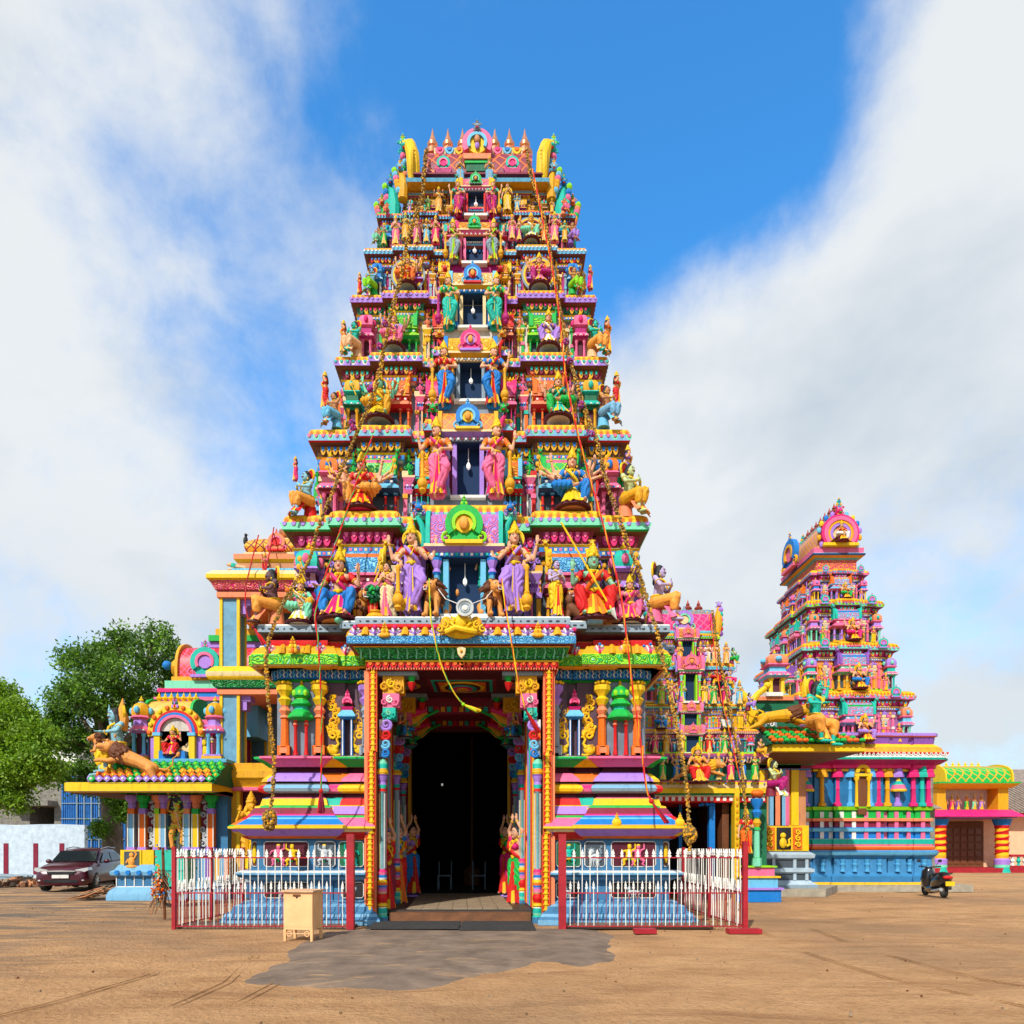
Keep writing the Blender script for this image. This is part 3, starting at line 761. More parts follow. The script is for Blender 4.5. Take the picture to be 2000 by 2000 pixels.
def yali(mb, x, y, z, s, c, c2='red'):
	"""mythical lion head with curls on a horn"""
	mb.ell((x, y, z), (.5 * s, .5 * s, .55 * s), c, 10, 7); mb.ell((x, y - .45 * s, z - .18 * s), (.36 * s, .3 * s, .26 * s), c, 8, 6)
	for k in (-1, 1):
		mb.ell((x + k * .3 * s, y - .38 * s, z + .2 * s), .13 * s, 'wht', 6, 4); mb.ell((x + k * .3 * s, y - .48 * s, z + .2 * s), .06 * s, 'blk', 6, 4)
		spiral(mb, x + k * .5 * s, z + .5 * s, y, .28 * s, c, 1.1, 0, k, .35, 8); spiral(mb, x + k * .55 * s, z - .3 * s, y, .25 * s, c, 1.1, 180, k, .35, 8)
	mb.ell((x, y - .5 * s, z - .42 * s), (.24 * s, .16 * s, .1 * s), c2, 8, 5)
	crest(mb, x, y, z + .4 * s, .6 * s, c)
def column(mb, x, y, z0, z1, w, c1, c2, c3, cap='yel', sq=False):
	h = z1 - z0; n = 4 if sq else 8
	mb.lathe(x, y, [(w * .62, z0, c1), (w * .62, z0 + .12 * h, c2), (w * .42, z0 + .13 * h, c1), (w * .36, z0 + .52 * h, c1), (w * .52, z0 + .54 * h, c2), (w * .34, z0 + .58 * h, c3), (w * .58, z0 + .64 * h, c3),
					 (w * .34, z0 + .70 * h, c2), (w * .40, z0 + .72 * h, cap), (w * .70, z0 + .80 * h, cap), (w * .40, z0 + .84 * h, cap), (w * .42, z0 + .86 * h, cap), (w * .80, z0 + .93 * h, cap), (w * .80, z1, cap)], c1, n)
def bracket_lions(mb, x, y, z, w, c='yel'):
	for k in (-1, 0, 1):
		mb.ell((x + k * w * .62, y - (.25 if k == 0 else .0) * w, z), (.34 * w, .42 * w, .30 * w), c, 8, 5)
		mb.ell((x + k * w * 1.0, y - (.6 if k == 0 else .1) * w, z - .12 * w), (.2 * w, .22 * w, .2 * w), c, 8, 5)
def kuta(mb, x, y, w, z0, h, c, fin='yel', sq=True):
	"""corner shrine: columns, plate, dome. c = (base, column, plate, band, dome, medal)"""
	n = 4 if sq else 8; r = w / 2
	mb.box(x - r, x + r, y - r, y + r, z0, z0 + .06 * h, c[0]); mb.box(x - r * .85, x + r * .85, y - r * .85, y + r * .85, z0 + .06 * h, z0 + .09 * h, c[3])
	for sx in (-1, 1):
		for sy in (-1, 1): mb.lathe(x + sx * r * .5, y + sy * r * .5, [(r * .20, z0 + .09 * h), (r * .15, z0 + .14 * h), (r * .13, z0 + .36 * h), (r * .2, z0 + .38 * h), (r * .2, z0 + .42 * h)], c[1], 6)
	mb.box(x - r * .3, x + r * .3, y - r * .3, y + r * .5, z0 + .09 * h, z0 + .42 * h, 'mar')
	z = z0 + .42 * h
	mb.lathe(x, y, [(r * .75, z, c[3]), (r * 1.02, z + .03 * h, c[2]), (r * 1.02, z + .06 * h, c[2]), (r * .72, z + .12 * h, c[3]), (r * .66, z + .16 * h, c[3]), (r * .66, z + .22 * h, c[2]), (r * .95, z + .25 * h, c[2]), (r * .80, z + .28 * h, c[4]),
					(r * .86, z + .33 * h, c[4]), (r * .82, z + .40 * h, c[4]), (r * .6, z + .46 * h, c[4]), (r * .3, z + .49 * h, c[5]), (r * .25, z + .50 * h, c[5])], c[2], n)
	for i in range(4):
		a = i * math.pi / 2; mb.ell((x + r * .92 * math.sin(a), y - r * .92 * math.cos(a), z + .36 * h), (r * .3, r * .3, .06 * h), c[5], 8, 5)
	dentils(mb, x - r * .9, x + r * .9, y - r * 1.0, z + .035 * h, .02 * h, w / 6, 'wht', c[5], .02)
	finial(mb, x, y, z + .49 * h, .12 * h, fin)
def panjara(mb, x, y, w, z0, h, c, leaf):
	"""slender shrine on twin posts with a leafy relief on top"""
	r = w / 2
	mb.box(x - r * .8, x + r * .8, y - r * .4, y + r, z0, z0 + .05 * h, c[0])
	for sx in (-1, 1): mb.box(x + sx * r * .36 - r * .13, x + sx * r * .36 + r * .13, y - r * .2, y + r * .1, z0 + .05 * h, z0 + .42 * h, c[1])
	z = z0 + .42 * h
	mb.frus(x - r * .5, x + r * .5, y - r * .3, y + r, z, x - r * .72, x + r * .72, y - r * .5, y + r, z + .05 * h, c[2])
	mb.box(x - r * .5, x + r * .5, y - r * .35, y + r, z + .05 * h, z + .12 * h, c[3])
	mb.frus(x - r * .5, x + r * .5, y - r * .3, y + r, z + .12 * h, x - r, x + r, y - r * .7, y + r, z + .20 * h, c[2]); mb.box(x - r, x + r, y - r * .7, y + r, z + .20 * h, z + .225 * h, 'crm')
	dentils(mb, x - r * .85, x + r * .85, y - r * .45, z + .09 * h, .02 * h, w / 5, 'wht', c[2], .02)
	s = .30 * h
	for k, (zz, rr) in enumerate(((.05, .5), (.30, .62), (.60, .42), (.80, .26))):
		for sx in (-1, 1): spiral(mb, x + sx * rr * r * .8, z + .25 * h + zz * s, y - r * .35, rr * r * .62, leaf, 1.1, 90, sx, .32, 9)
		mb.ell((x, y - r * .3, z + .25 * h + (zz + .08) * s), (rr * r * .4, r * .25, s * .14), leaf, 8, 5)
	mb.ell((x, y - r * .3, z + .25 * h + 1.0 * s), (r * .16, r * .16, s * .12), leaf, 8, 5)
def barrel(mb, x0, x1, y, z, ry, h, m, rib=None, n=10):
	"""half-barrel roof running along x, horseshoe section"""
	prof = []
	for i in range(n + 1):
		a = math.pi * i / n; k = 1.0 + .10 * math.sin(a * 2) ** 2
		prof.append((y - ry * k * math.cos(a), z + h * math.sin(a) ** .8 if math.sin(a) > 0 else z))
	vs = [(x0, p[0], p[1]) for p in prof] + [(x1, p[0], p[1]) for p in prof]; k = len(prof)
	fs = [(i, i + k, i + 1 + k, i + 1) for i in range(k - 1)] + [tuple(range(k)), tuple(range(k, 2 * k))[::-1]]
	fs = [f[::-1] if False else f for f in fs]
	mb.add(vs, fs, m)
	if rib:
		for sx, x in ((-1, x0), (1, x1)):
			q = [(p[0] * 1.0 + (p[0] - y) * .10, z + (p[1] - z) * 1.10) for p in prof]
			vs = [(x - .05 * sx, a, b) for a, b in q] + [(x + .04 * sx, a, b) for a, b in q]
			f2 = [(i, i + k, i + 1 + k, i + 1) for i in range(k - 1)] + [tuple(range(k)), tuple(range(k, 2 * k))[::-1]]
			if sx < 0: f2 = [f[::-1] for f in f2]
			mb.add(vs, f2, rib)
def horn(mb, x, y, z, h, w, c, mx=1, th=.12):
	"""upright curled horn closing the end of a barrel roof"""
	pts = [(x + mx * w * .10, y, z), (x + mx * w * .0, y, z + .3 * h), (x + mx * w * .05, y, z + .55 * h), (x + mx * w * .25, y, z + .75 * h), (x + mx * w * .55, y, z + .88 * h), (x + mx * w * .8, y, z + .98 * h)]
	mb.tube(pts, [th, th * 1.1, th, th * .9, th * .8, th * .5], c, 8)
def sala(mb, x, y, w, z0, h, c, lat, yc=None, dep=None):
	"""oblong shrine: columns, plates, barrel roof. c = (base, column, plate, band, rib, top)"""
	r = w / 2; d = dep or w * .32
	mb.box(x - r, x + r, y - d, y + d * .5, z0, z0 + .05 * h, c[0])
	for k in (-.86, -.36, .36, .86):
		mb.lathe(x + k * r, y - d * .55, [(w * .05, z0 + .05 * h, c[0]), (w * .035, z0 + .10 * h, c[1]), (w * .03, z0 + .22 * h, c[3]), (w * .045, z0 + .24 * h, c[1]), (w * .03, z0 + .27 * h, c[1]), (w * .03, z0 + .36 * h, c[3]), (w * .06, z0 + .38 * h, c[2]), (w * .06, z0 + .40 * h)], c[1], 8)
	mb.box(x - r * .9, x + r * .9, y - d * .1, y + d * .5, z0 + .05 * h, z0 + .40 * h, 'dgy')
	z = z0 + .40 * h
	mb.frus(x - r * .9, x + r * .9, y - d * .8, y + d * .5, z, x - r * 1.08, x + r * 1.08, y - d * 1.15, y + d * .5, z + .04 * h, c[3]); mb.box(x - r * 1.08, x + r * 1.08, y - d * 1.15, y + d * .5, z + .04 * h, z + .07 * h, c[2])
	mb.frus(x - r * 1.08, x + r * 1.08, y - d * 1.1, y + d * .5, z + .07 * h, x - r * .8, x + r * .8, y - d * .8, y + d * .5, z + .13 * h, c[2])
	dentils(mb, x - r * .8, x + r * .8, y - d * .8, z + .135 * h, .03 * h, w / 9, 'wht', c[3], .02)
	mb.box(x - r * .8, x + r * .8, y - d * .8, y + d * .5, z + .13 * h, z + .20 * h, c[3]); mb.box(x - r * .95, x + r * .95, y - d * .95, y + d * .5, z + .20 * h, z + .23 * h, c[2])
	barrel(mb, x - r * .82, x + r * .82, y, z + .23 * h, d * .95, .30 * h, lat, c[4])
	mb.box(x - r * .78, x + r * .78, y - d * .86, y - d * .7, z + .40 * h, z + .45 * h, c[5])
	for s in (-1, 1): horn(mb, x + s * r * .88, y - d * .6, z + .23 * h, .40 * h, r * .22, c[4], s, w * .045); yali(mb, x + s * r * .98, y - d * .7, z + .58 * h, w * .09, c[4])
	for k in (-.5, -.17, .17, .5): finial(mb, x + k * w * .62, y, z + .51 * h, .14 * h, 'yel', 6)

# ------------------------------------------------------------------ one storey of a gate tower
def storey(parent, cx, cy, hw, hd, hw2, hd2, z0, z1, st, k, doors='F', sides='LR', full=True):
	"""hw, hd: half size of the ledge; hw2, hd2: of the next ledge; z0..z1; st: colours; k: size factor"""
	wh, wd = hw2 - .17 * k, hd2 - .17 * k
	fb = [(0, .22, .30 * k), (.22, .40, -.02), (.40, .75, .12 * k), (.75, .84, -.02), (.84, 1.0, .0)]
	sbays = [(0, .35, .12 * k), (.35, .8, -.02), (.8, 1.0, 0)]
	pl = plan(cx, cy, wh, wd, fb, sbays); zt = z1 - .74 * k
	mb = MB()
	mould(mb, pl, [(.05, z0), (.05, z0 + .08 * k), (.02, z0 + .09 * k), (0, z0 + .20 * k), (0, zt)], [st['base'], st['base2'], st['base'], st['wall']])
	def pil(l, i):
		cs = (st['sala'][1], 'gold', st['kuta'][2], st['sala2'][2], 'sal', st['panj'][2])
		for j, (u, w) in enumerate(row(l, .21 * k)):
			c = cs[j % 6]; h = zt - z0 - .12 * k; mb.box(u - .045 * k, u + .045 * k, -.06 * k, .01, .2 * k, h * .8, c); mb.box(u - .075 * k, u + .075 * k, -.09 * k, .01, h * .8, h * .88, 'crm' if j % 2 else c); mb.box(u - .06 * k, u + .06 * k, -.08 * k, .01, h * .45, h * .52, cs[(j + 2) % 6])
			mb.ell((u + .1 * k, -.02, h * .93), (.05 * k, .04 * k, .06 * k), ('gold', st['leaf'])[j % 2], 6, 4)
	along(mb, pl, .0, z0, pil, 'FL', minlen=.2)
	tier = mb.build('storey', parent)
	# cornice: frieze, soffit, band with scallops, curved yellow top
	pl2 = plan(cx, cy, wh, wd, [(0, .22, .46 * k), (.22, .45, .0), (.45, .72, .24 * k), (.72, .80, .0), (.80, 1.0, .06 * k)] if full else fb, sbays)
	mb = MB()
	mould(mb, pl2, [(.02, zt - .10 * k), (.07 * k, zt - .08 * k), (.07 * k, zt + .01 * k), (.11 * k, zt + .05 * k), (.03 * k, zt + .09 * k), (.10 * k, zt + .30 * k), (.22 * k, zt + .33 * k), (.25 * k, zt + .36 * k), (.25 * k, zt + .50 * k), (.21 * k, zt + .52 * k), (.17 * k, zt + .66 * k), (.06 * k, zt + .73 * k)],
		  [st['sala'][2], 'blu', 'yel', st['line'], st['frieze'], 'brn', st['edge'], st['band'], st['line'], 'yel', 'gold'], capm=st['base'])
	def trim(l, i):
		petals(mb, -l / 2 - .3 * k, l / 2 + .3 * k, 0, .50 * k, .13 * k, .17 * k, st['band'], st['band2'], st.get('band3'), .02)
		petals(mb, -l / 2 - .25 * k, l / 2 + .25 * k, .05 * k, .53 * k, .11 * k, .15 * k, 'gold', 'org', None, .02, up=True)
	along(mb, pl2, .23 * k, zt, trim, minlen=.2)
	def trim2(l, i):
		petals(mb, -l / 2, l / 2, .0, .29 * k, .19 * k, .15 * k, st['f2'], st['kuta'][5], st.get('f4', 'gold'), .02)
		dentils(mb, -l / 2, l / 2, .03 * k, -.06 * k, .05 * k, .10 * k, 'crm', st['base2'], .03)
	along(mb, pl2, .08 * k, zt, trim2, 'FL', minlen=.2)
	mb.build('cornice', tier)
	H = zt - z0 + .20 * k
	cfg = []   # (frame, half length)
	cfg.append(('F', 0, -wd, 0, wh))
	if 'B' in doors: pass
	if 'L' in sides: cfg.append(('L', -wh, 0, -math.pi / 2, wd))
	if 'R' in sides: cfg.append(('R', wh, 0, math.pi / 2, wd))
	for nm, ox, oy, rot, hl in cfg:
		def B(fn, name, mx=1):
			mb = MB(); mb.set(cx + ox, cy + oy, 0, rot, mx); fn(mb); mb.build(name, tier)
		for s in (-1, 1):
			if nm == 'F': B(lambda mb: kuta(mb, hl * .93, -.16 * k, .50 * k, z0 + .02, H * .96, st['kuta']), 'corner_shrine', s)
			if nm == 'F' and full:
				B(lambda mb: sala(mb, hl * .60, -.20 * k, .92 * k, z0 + .02, H * .93, st['sala'], st['lat'], dep=.26 * k), 'barrel_shrine', s)
				B(lambda mb: panjara(mb, hl * .405, -.14 * k, .30 * k, z0 + .02, H * 1.0, st['panj'], st['leaf']), 'leaf_shrine', s)
				B(lambda mb: panjara(mb, hl * .775, -.14 * k, .28 * k, z0 + .02, H * .96, st['panj'], st['leaf']), 'leaf_shrine', s)
				B(lambda mb: sala(mb, hl * .29, -.34 * k, .42 * k, z0 + .02, H * .86, st['sala2'], st['lat2'], dep=.2 * k), 'barrel_shrine', s)
			elif nm == 'F':
				B(lambda mb: panjara(mb, hl * .55, -.1 * k, .34 * k, z0 + .02, H * .96, st['panj'], st['leaf']), 'leaf_shrine', s)
			else:
				B(lambda mb: sala(mb, hl * .5, -.12 * k, .8 * k, z0 + .02, H * .92, st['sala'], st['lat'], dep=.24 * k), 'barrel_shrine', s)
		if nm != 'F':
			for s in (-1, 1):
				for f_ in (.24, .8): B(lambda mb: panjara(mb, hl * f_, -.12 * k, .3 * k, z0 + .02, H * .98, st['panj'], st['leaf']), 'leaf_shrine', s)
		if nm != 'F': B(lambda mb: kuta(mb, 0, -.2 * k, .5 * k, z0 + .02, H * .96, st['kuta']), 'corner_shrine')
	return tier, wh, wd
def doorway(tier, cx, yf, z0, w, h, k, c, ped, bulb=True, up=.9):
	"""storey opening: jambs, lintel, dark blue room, bulb and the arched pediment above"""
	mb = MB(); r = w / 2; d = .55 * k
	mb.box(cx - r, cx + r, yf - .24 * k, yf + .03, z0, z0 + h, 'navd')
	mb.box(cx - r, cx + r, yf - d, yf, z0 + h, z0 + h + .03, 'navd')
	for s in (-1, 1):
		mb.box(cx + s * r - .05 * k, cx + s * r + .05 * k, yf - d, yf, z0, z0 + h, c[0])
		a, b = sorted((cx + s * (r + .05 * k), cx + s * (r + .22 * k)))
		mb.box(a, b, yf - d * .8, yf, z0, z0 + h, c[3])
		mb.lathe(cx + s * (r + .17 * k), yf - d, [(.09 * k, z0, c[1]), (.07 * k, z0 + .15 * h, c[1]), (.05 * k, z0 + .18 * h, c[0]), (.05 * k, z0 + .7 * h, c[1]), (.08 * k, z0 + .75 * h, c[2]), (.05 * k, z0 + .82 * h, c[2]), (.10 * k, z0 + .95 * h, c[1]), (.10 * k, z0 + h, c[1])], c[1], 8)
	W = r + .30 * k; z = z0 + h + .03
	mb.box(cx - W, cx + W, yf - d - .06 * k, yf, z, z + .07 * k, c[1])
	mb.frus(cx - W, cx + W, yf - d - .06 * k, yf, z + .07 * k, cx - W * 1.15, cx + W * 1.15, yf - d - .16 * k, yf, z + .15 * k, c[2]); mb.box(cx - W * 1.15, cx + W * 1.15, yf - d - .16 * k, yf, z + .15 * k, z + .20 * k, 'crm')
	dentils(mb, cx - W, cx + W, yf - d - .07 * k, z + .01, .045 * k, .09 * k, 'wht', c[3], .02)
	mb.box(cx - r * 1.3, cx + r * 1.3, yf - d - .1, yf, z0 - .06, z0, 'wht')
	mb.build('doorway', tier)
	if bulb:
		mb = MB(); mb.tube([(cx, yf - .35 * k, z0 + h), (cx, yf - .35 * k, z0 + h * .72)], .01, 'wht', 5)
		mb.lathe(cx, yf - .35 * k, [(.01, z0 + h * .60), (.04, z0 + h * .63), (.045, z0 + h * .68), (.02, z0 + h * .73)], 'bulb', 8); mb.build('light_bulb', tier)
	mb = MB(); z += .20 * k; W = W * 1.0; y = yf - d * .8
	hh = ped['h']
	barrel(mb, cx - W * 1.05, cx + W * 1.05, y + .12 * k, z, .34 * k, hh * .78, ped['lat'], ped['rib'])
	mb.box(cx - W * .95, cx + W * .95, y - .2 * k, y + .2, z, z + .10 * hh, ped['rib'])
	for s in (-1, 1):
		horn(mb, cx + s * W * 1.18, y - .05 * k, z - .1 * k, hh * .8, .16 * k, ped['horn'], s, .06 * k); yali(mb, cx + s * W * 1.32, y - .1 * k, z + hh * .82, .15 * k, ped['yali'])
	nasi(mb, cx, y - .26 * k, z + .02, hh * .40, ped['n'][0], ped['n'][1], ped['n'][2], 'osk')
	mb.build('pediment', tier)
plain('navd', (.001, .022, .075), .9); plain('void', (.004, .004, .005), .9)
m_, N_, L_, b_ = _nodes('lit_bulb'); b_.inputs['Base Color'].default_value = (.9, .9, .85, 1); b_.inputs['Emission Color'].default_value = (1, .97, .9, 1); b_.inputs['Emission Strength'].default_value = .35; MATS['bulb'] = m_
# ================================================================== MAIN GATE TOWER
def cs(y): return -.054 * y
def cxz(z): return -.81 + .018 * z
CY = 18.0
tower = thing('temple_gate_tower', 'tallest gate tower, seven storeys crowded with painted figures over a dark portal', 'temple tower', (cxz(0), CY, 0))
# ---- lower storey: two wings beside the passage
YW = 15.08
def wing_poly(s, grow=0.0):
	"""outline of one wing (s = -1 left, 1 right), stepped front"""
	c = cxz(2); inn, H = 1.96, 4.02
	f = [(inn, .06), (2.30, .06), (2.30, -.06), (2.52, -.06), (2.52, .02), (2.98, .02), (2.98, -.06), (3.10, -.06), (3.10, .10), (3.86, .10), (3.86, -.02), (H, -.02)]
	P = [(c + s * x, YW - p) for x, p in f] + [(c + s * H, 21.2), (c + s * inn, 21.2)]
	if s < 0: P = P[::-1]
	return P
def Q(lst): return [(o, PZ(py, YW - o) if py > 10 else py) for o, py in lst]
def wing(s):
	P = wing_poly(s); n = len(P); c = cxz(2)
	def zone(i):
		a, b = P[i], P[(i + 1) % n]; x = abs((a[0] + b[0]) / 2 - c)
		return 0 if x < 2.40 else 1 if x < 3.02 else 2 if x < 3.88 else 3
	def inner(i):
		a, b = P[i], P[(i + 1) % n]; return abs(a[0] - b[0]) < 1e-4 and abs(abs(a[0] - c) - 1.96) < 1e-3
	mb = MB()
	S = lambda py: PZ(py, YW)
	prof = Q([(.90, 0), (.90, .11), (.84, .17), (.82, .23), (.72, .28), (.70, .37), (.58, .42), (.56, .46), (.42, .48), (.42, 1722), (.46, 1719), (.62, 1713), (.66, 1708), (.66, 1704), (.58, 1700), (.46, 1698), (.42, 1696), (.42, 1640)])
	mt = ['lbl', 'stb', 'lbl', 'stb', 'stb', 'lbl', 'stb', 'lbl', 'stb', 'stb', 'lbl', 'stb', 'lbl', 'wht', 'stb', 'stb', 'stb']
	mould(mb, P, prof, mt, flat=inner)
	base = mb.build('plinth', tower)
	# multi-coloured mouldings, colours change from bay to bay
	mb = MB()
	prof = Q([(.42, 1641), (.50, 1638), (.58, 1633), (.70, 1625), (.72, 1620), (.78, 1618), (.78, 1614), (.74, 1611), (.58, 1600), (.54, 1597), (.48, 1593), (.46, 1590), (.37, 1578), (.36, 1575), (.28, 1573),
			(.24, 1560), (.18, 1558), (.16, 1552), (.22, 1550), (.30, 1546), (.32, 1540), (.28, 1534), (.18, 1531), (.10, 1529), (.26, 1527), (.24, 1522), (.10, 1511), (.06, 1509), (.02, 1501),
			(.14, 1499), (.22, 1492), (.34, 1484), (.38, 1482), (.38, 1478), (.0, 1477)])
	table = [  # per zone colours
		['org', 'red', 'red', 'crm', 'yel', 'yel', 'pink', 'pink', 'pink', 'grn', 'pmar', 'lil', 'lil', 'yel', 'red', 'pmar', 'mar', 'mar', 'yel', 'yel', 'yel', 'gold', 'crm', 'mar', 'pink', 'pink', 'mar', 'mar', 'mar', 'grn', 'grn', 'teal', 'grn', 'wht'],
		['org', 'lil', 'lil', 'crm', 'yel', 'yel', 'pink', 'pink', 'pink', 'grn', 'pmar', 'yel', 'lil', 'yel', 'teal', 'teal', 'mar', 'mar', 'pink', 'pink', 'hot', 'pink', 'wht', 'mar', 'org', 'org', 'brn', 'mar', 'mar', 'yel', 'yel', 'crm', 'gold', 'crm'],
		['stb', 'org', 'lil', 'lil', 'crm', 'yel', 'gold', 'blu', 'sky', 'blu', 'hot', 'pmar', 'grn', 'grn', 'yel', 'pink', 'mar', 'mar', 'gry', 'gry', 'lbl', 'gry', 'wht', 'mar', 'lil', 'lil', 'pur', 'mar', 'mar', 'pink', 'pink', 'hot', 'pink', 'pink'],
		['stb', 'red', 'yel', 'lil', 'crm', 'yel', 'grn', 'org', 'red', 'red', 'hot', 'pmar', 'yel', 'yel', 'yel', 'blu', 'mar', 'mar', 'red', 'red', 'red', 'sal', 'wht', 'mar', 'gold', 'yel', 'brn', 'mar', 'mar', 'grn', 'grn', 'teal', 'grn', 'wht']]
	mould(mb, P, prof, lambda i, k: table[zone(i)][k], capm='grn', flat=inner)
	mb.build('painted_moulding', base)
	# upper wall with pilasters
	mb = MB()
	wp = [(p[0], p[1]) for p in P]
	mould(mb, wp, Q([(.0, 1478), (.0, 1331)]), lambda i, k: 'wgry' if zone(i) >= 2 else 'wpur')
	wall = mb.build('wall', tower)
	E = 5.43
	zf = S(1329)
	mb = MB()
	mould(mb, wp, [(.02, zf - .06), (.10, zf - .03), (.06, zf), (.10, zf + .22), (.18, zf + .24), (.18, zf + .27), (.12, zf + .28), (.34, E - .03), (.40, E)], ['grn', 'nav', 'navb', 'grn', 'wht', 'grn', 'frz', 'gold'], capm='mar', flat=inner)
	def sfrieze(l, i):
		for u, w in row(l + .1, .15):
			for q in (-1, 1): mb.tube([(u + q * .05, -.01, .02), (u + q * .02, -.02, .07), (u + q * .055, -.02, .12), (u + q * .02, -.02, .18), (u + q * .045, -.01, .21)], .014, 'wht' if q > 0 else 'sky', 5)
	along(mb, wp, .09, zf, sfrieze, 'FL' if s < 0 else 'FR', .07)
	def flames(l, i):
		for u, w in row(l + .25, .17):
			mb.tube([(u, 0, 0), (u, -.05, .05), (u + .03, -.13, .12), (u - .02, -.19, .19)], [.02, .022, .018, .008], 'gold', 5); mb.tube([(u + .05, 0, .0), (u + .07, -.08, .07), (u + .05, -.15, .15)], [.012, .016, .008], 'org', 5)
			spiral(mb, u, .05, -.05, .045, 'org', 1.2, 0, 1, .25, 8)
	along(mb, wp, .12, zf + .29, flames, 'FL' if s < 0 else 'FR', .07)
	mb.build('entablature', wall)
	# green carved eave with pink fans
	ep = [(1.96, .0), (2.14, .0), (2.14, -.12), (2.46, -.12), (2.46, .02), (2.98, .02), (2.98, .16), (3.96, .16), (3.96, .02), (4.06, .02)]
	epo = [(c + s * x, YW - p) for x, p in ep] + [(c + s * 4.06, 21.2), (c + s * 1.96, 21.2)]
	if s < 0: epo = epo[::-1]
	def inner2(i):
		a, b = epo[i], epo[(i + 1) % len(epo)]; return abs(a[0] - b[0]) < 1e-4 and abs(abs(a[0] - c) - 1.96) < 1e-3
	mb = MB()
	mould(mb, epo, [(.34, E), (.40, E + .01), (.42, E + .02), (.42, E + .22), (.40, E + .24), (.34, E + .36), (.20, E + .46), (.12, E + .48), (.14, E + .54), (.14, E + .60), (.10, E + .61)], ['crm', 'lime', 'gcar', 'lime', 'gold', 'gold', 'crm', 'red', 'red', 'mar'], capm='mar', flat=inner2)
	def fans(l, i):
		l += .35
		for j, (u, w) in enumerate(row(l, .25)):
			if j % 2 == 0:
				for q in range(7):
					a = R(15 + q * 150 / 6); mb.tcap((u, -.0, .02), (u + .13 * math.cos(a), .06, .02 + .18 * math.sin(a)), .012, .024, 'pink' if q % 2 else 'wht', n=6)
				mb.ell((u, -.03, .20), (.035, .03, .035), 'sky' if j % 4 else 'blu', 8, 5); mb.ell((u, -.03, .06), (.03, .03, .06), 'hot', 8, 5)
			else:
				mb.tube([(u, -.02, 0), (u, -.01, .10), (u, .08, .20)], [.075, .07, .045], 'gold', 6)
	along(mb, epo, .38, E + .235, fans, 'FL' if s < 0 else 'FR', .07)
	for x in (3.48,):
		mb.set(c + s * x, YW - .66, E + .24, 0, 1); crest(mb, 0, 0, .0, .30, 'gold', 'yel', 'org')
	mb.T = None
	mb.build('green_eave', wall)
	# pilasters and niches
	def col_at(xo, w, z0, z1, cs, cap, y=0.0):
		mb = MB(); mb.set(c + s * xo, YW - y, 0); column(mb, 0, 0, z0, z1 - .14, w, *cs, cap=cap, sq=False)
		mb.box(-w * .62, w * .62, -w * .62, w * .5, z0, z0 + .20, cs[0]); mb.box(-w * .4, w * .4, -w * .66, w * .5, z0 + .04, z0 + .16, cs[1]); bracket_lions(mb, 0, -.08, z1 - .08, .15); mb.build('pilaster', wall)
	z0, z1 = S(1477), S(1330)
	col_at(3.81, .21, z0, z1, ('org', 'sal', 'sal'), 'yel', .10); col_at(3.05, .21, z0, z1, ('org', 'sal', 'sal'), 'yel', .14); col_at(2.05, .20, z0, z1, ('gry', 'gry', 'gry'), 'lil', .12)
	mb = MB(); mb.set(c + s * 3.44, YW - .14, 0)       # green pavilion on two red columns
	for q in (-1, 1):
		mb.lathe(q * .115, -.06, [(.05, z0, 'red'), (.035, z0 + .12, 'red'), (.03, z0 + .6, 'red'), (.05, z0 + .65, 'sal'), (.03, z0 + .7, 'red'), (.05, z0 + .76, 'red')], 'red', 8)
	z = z0 + .74
	mb.lathe(0, .0, [(.17, z, 'grn'), (.27, z + .05, 'grn'), (.27, z + .09, 'grn'), (.17, z + .22, 'grn'), (.14, z + .24, 'teal'), (.14, z + .30, 'grn'), (.22, z + .34, 'grn'), (.20, z + .37, 'grn'), (.13, z + .46, 'lime'), (.12, z + .48, 'grn'), (.19, z + .53, 'grn'), (.16, z + .66, 'grn'), (.08, z + .74, 'lime'), (.04, z + .78, 'gold'), (.02, z + .86, 'gold'), (.005, z + .94)], 'grn', 8)
	for q in (-1, 0, 1): mb.ell((q * .12, -.15, z + .58), (.05, .04, .07), 'lime', 8, 5)
	mb.build('green_shrine', wall)
	mb = MB(); mb.set(c + s * 2.46, YW - .02, 0)       # blue and pink shrine between golden scrolls and swans
	for q in (-1, 1): mb.box(q * .095 - .022, q * .095 + .022, -.12, 0, z0, z0 + .80, 'blu'); mb.box(q * .095 - .010, q * .095 + .010, -.13, -.10, z0, z0 + .80, 'wht')
	z = z0 + .78; mb.frus(-.14, .14, -.14, 0, z, -.19, .19, -.2, 0, z + .05, 'blu'); mb.box(-.19, .19, -.2, 0, z + .05, z + .08, 'sky'); mb.frus(-.19, .19, -.2, 0, z + .08, -.11, .11, -.12, 0, z + .20, 'sky'); mb.frus(-.10, .10, -.12, 0, z + .20, -.14, .14, -.16, 0, z + .27, 'hot')
	mb.arc(0, z + .38, -.13, 0, .0, .11, -20, 200, 10, 'pink'); mb.arc(0, z + .38, -.15, 0, .05, .075, -20, 200, 10, 'hot'); crest(mb, 0, -.08, z + .47, .18, 'hot', 'pink')
	mb.build('blue_shrine', wall)
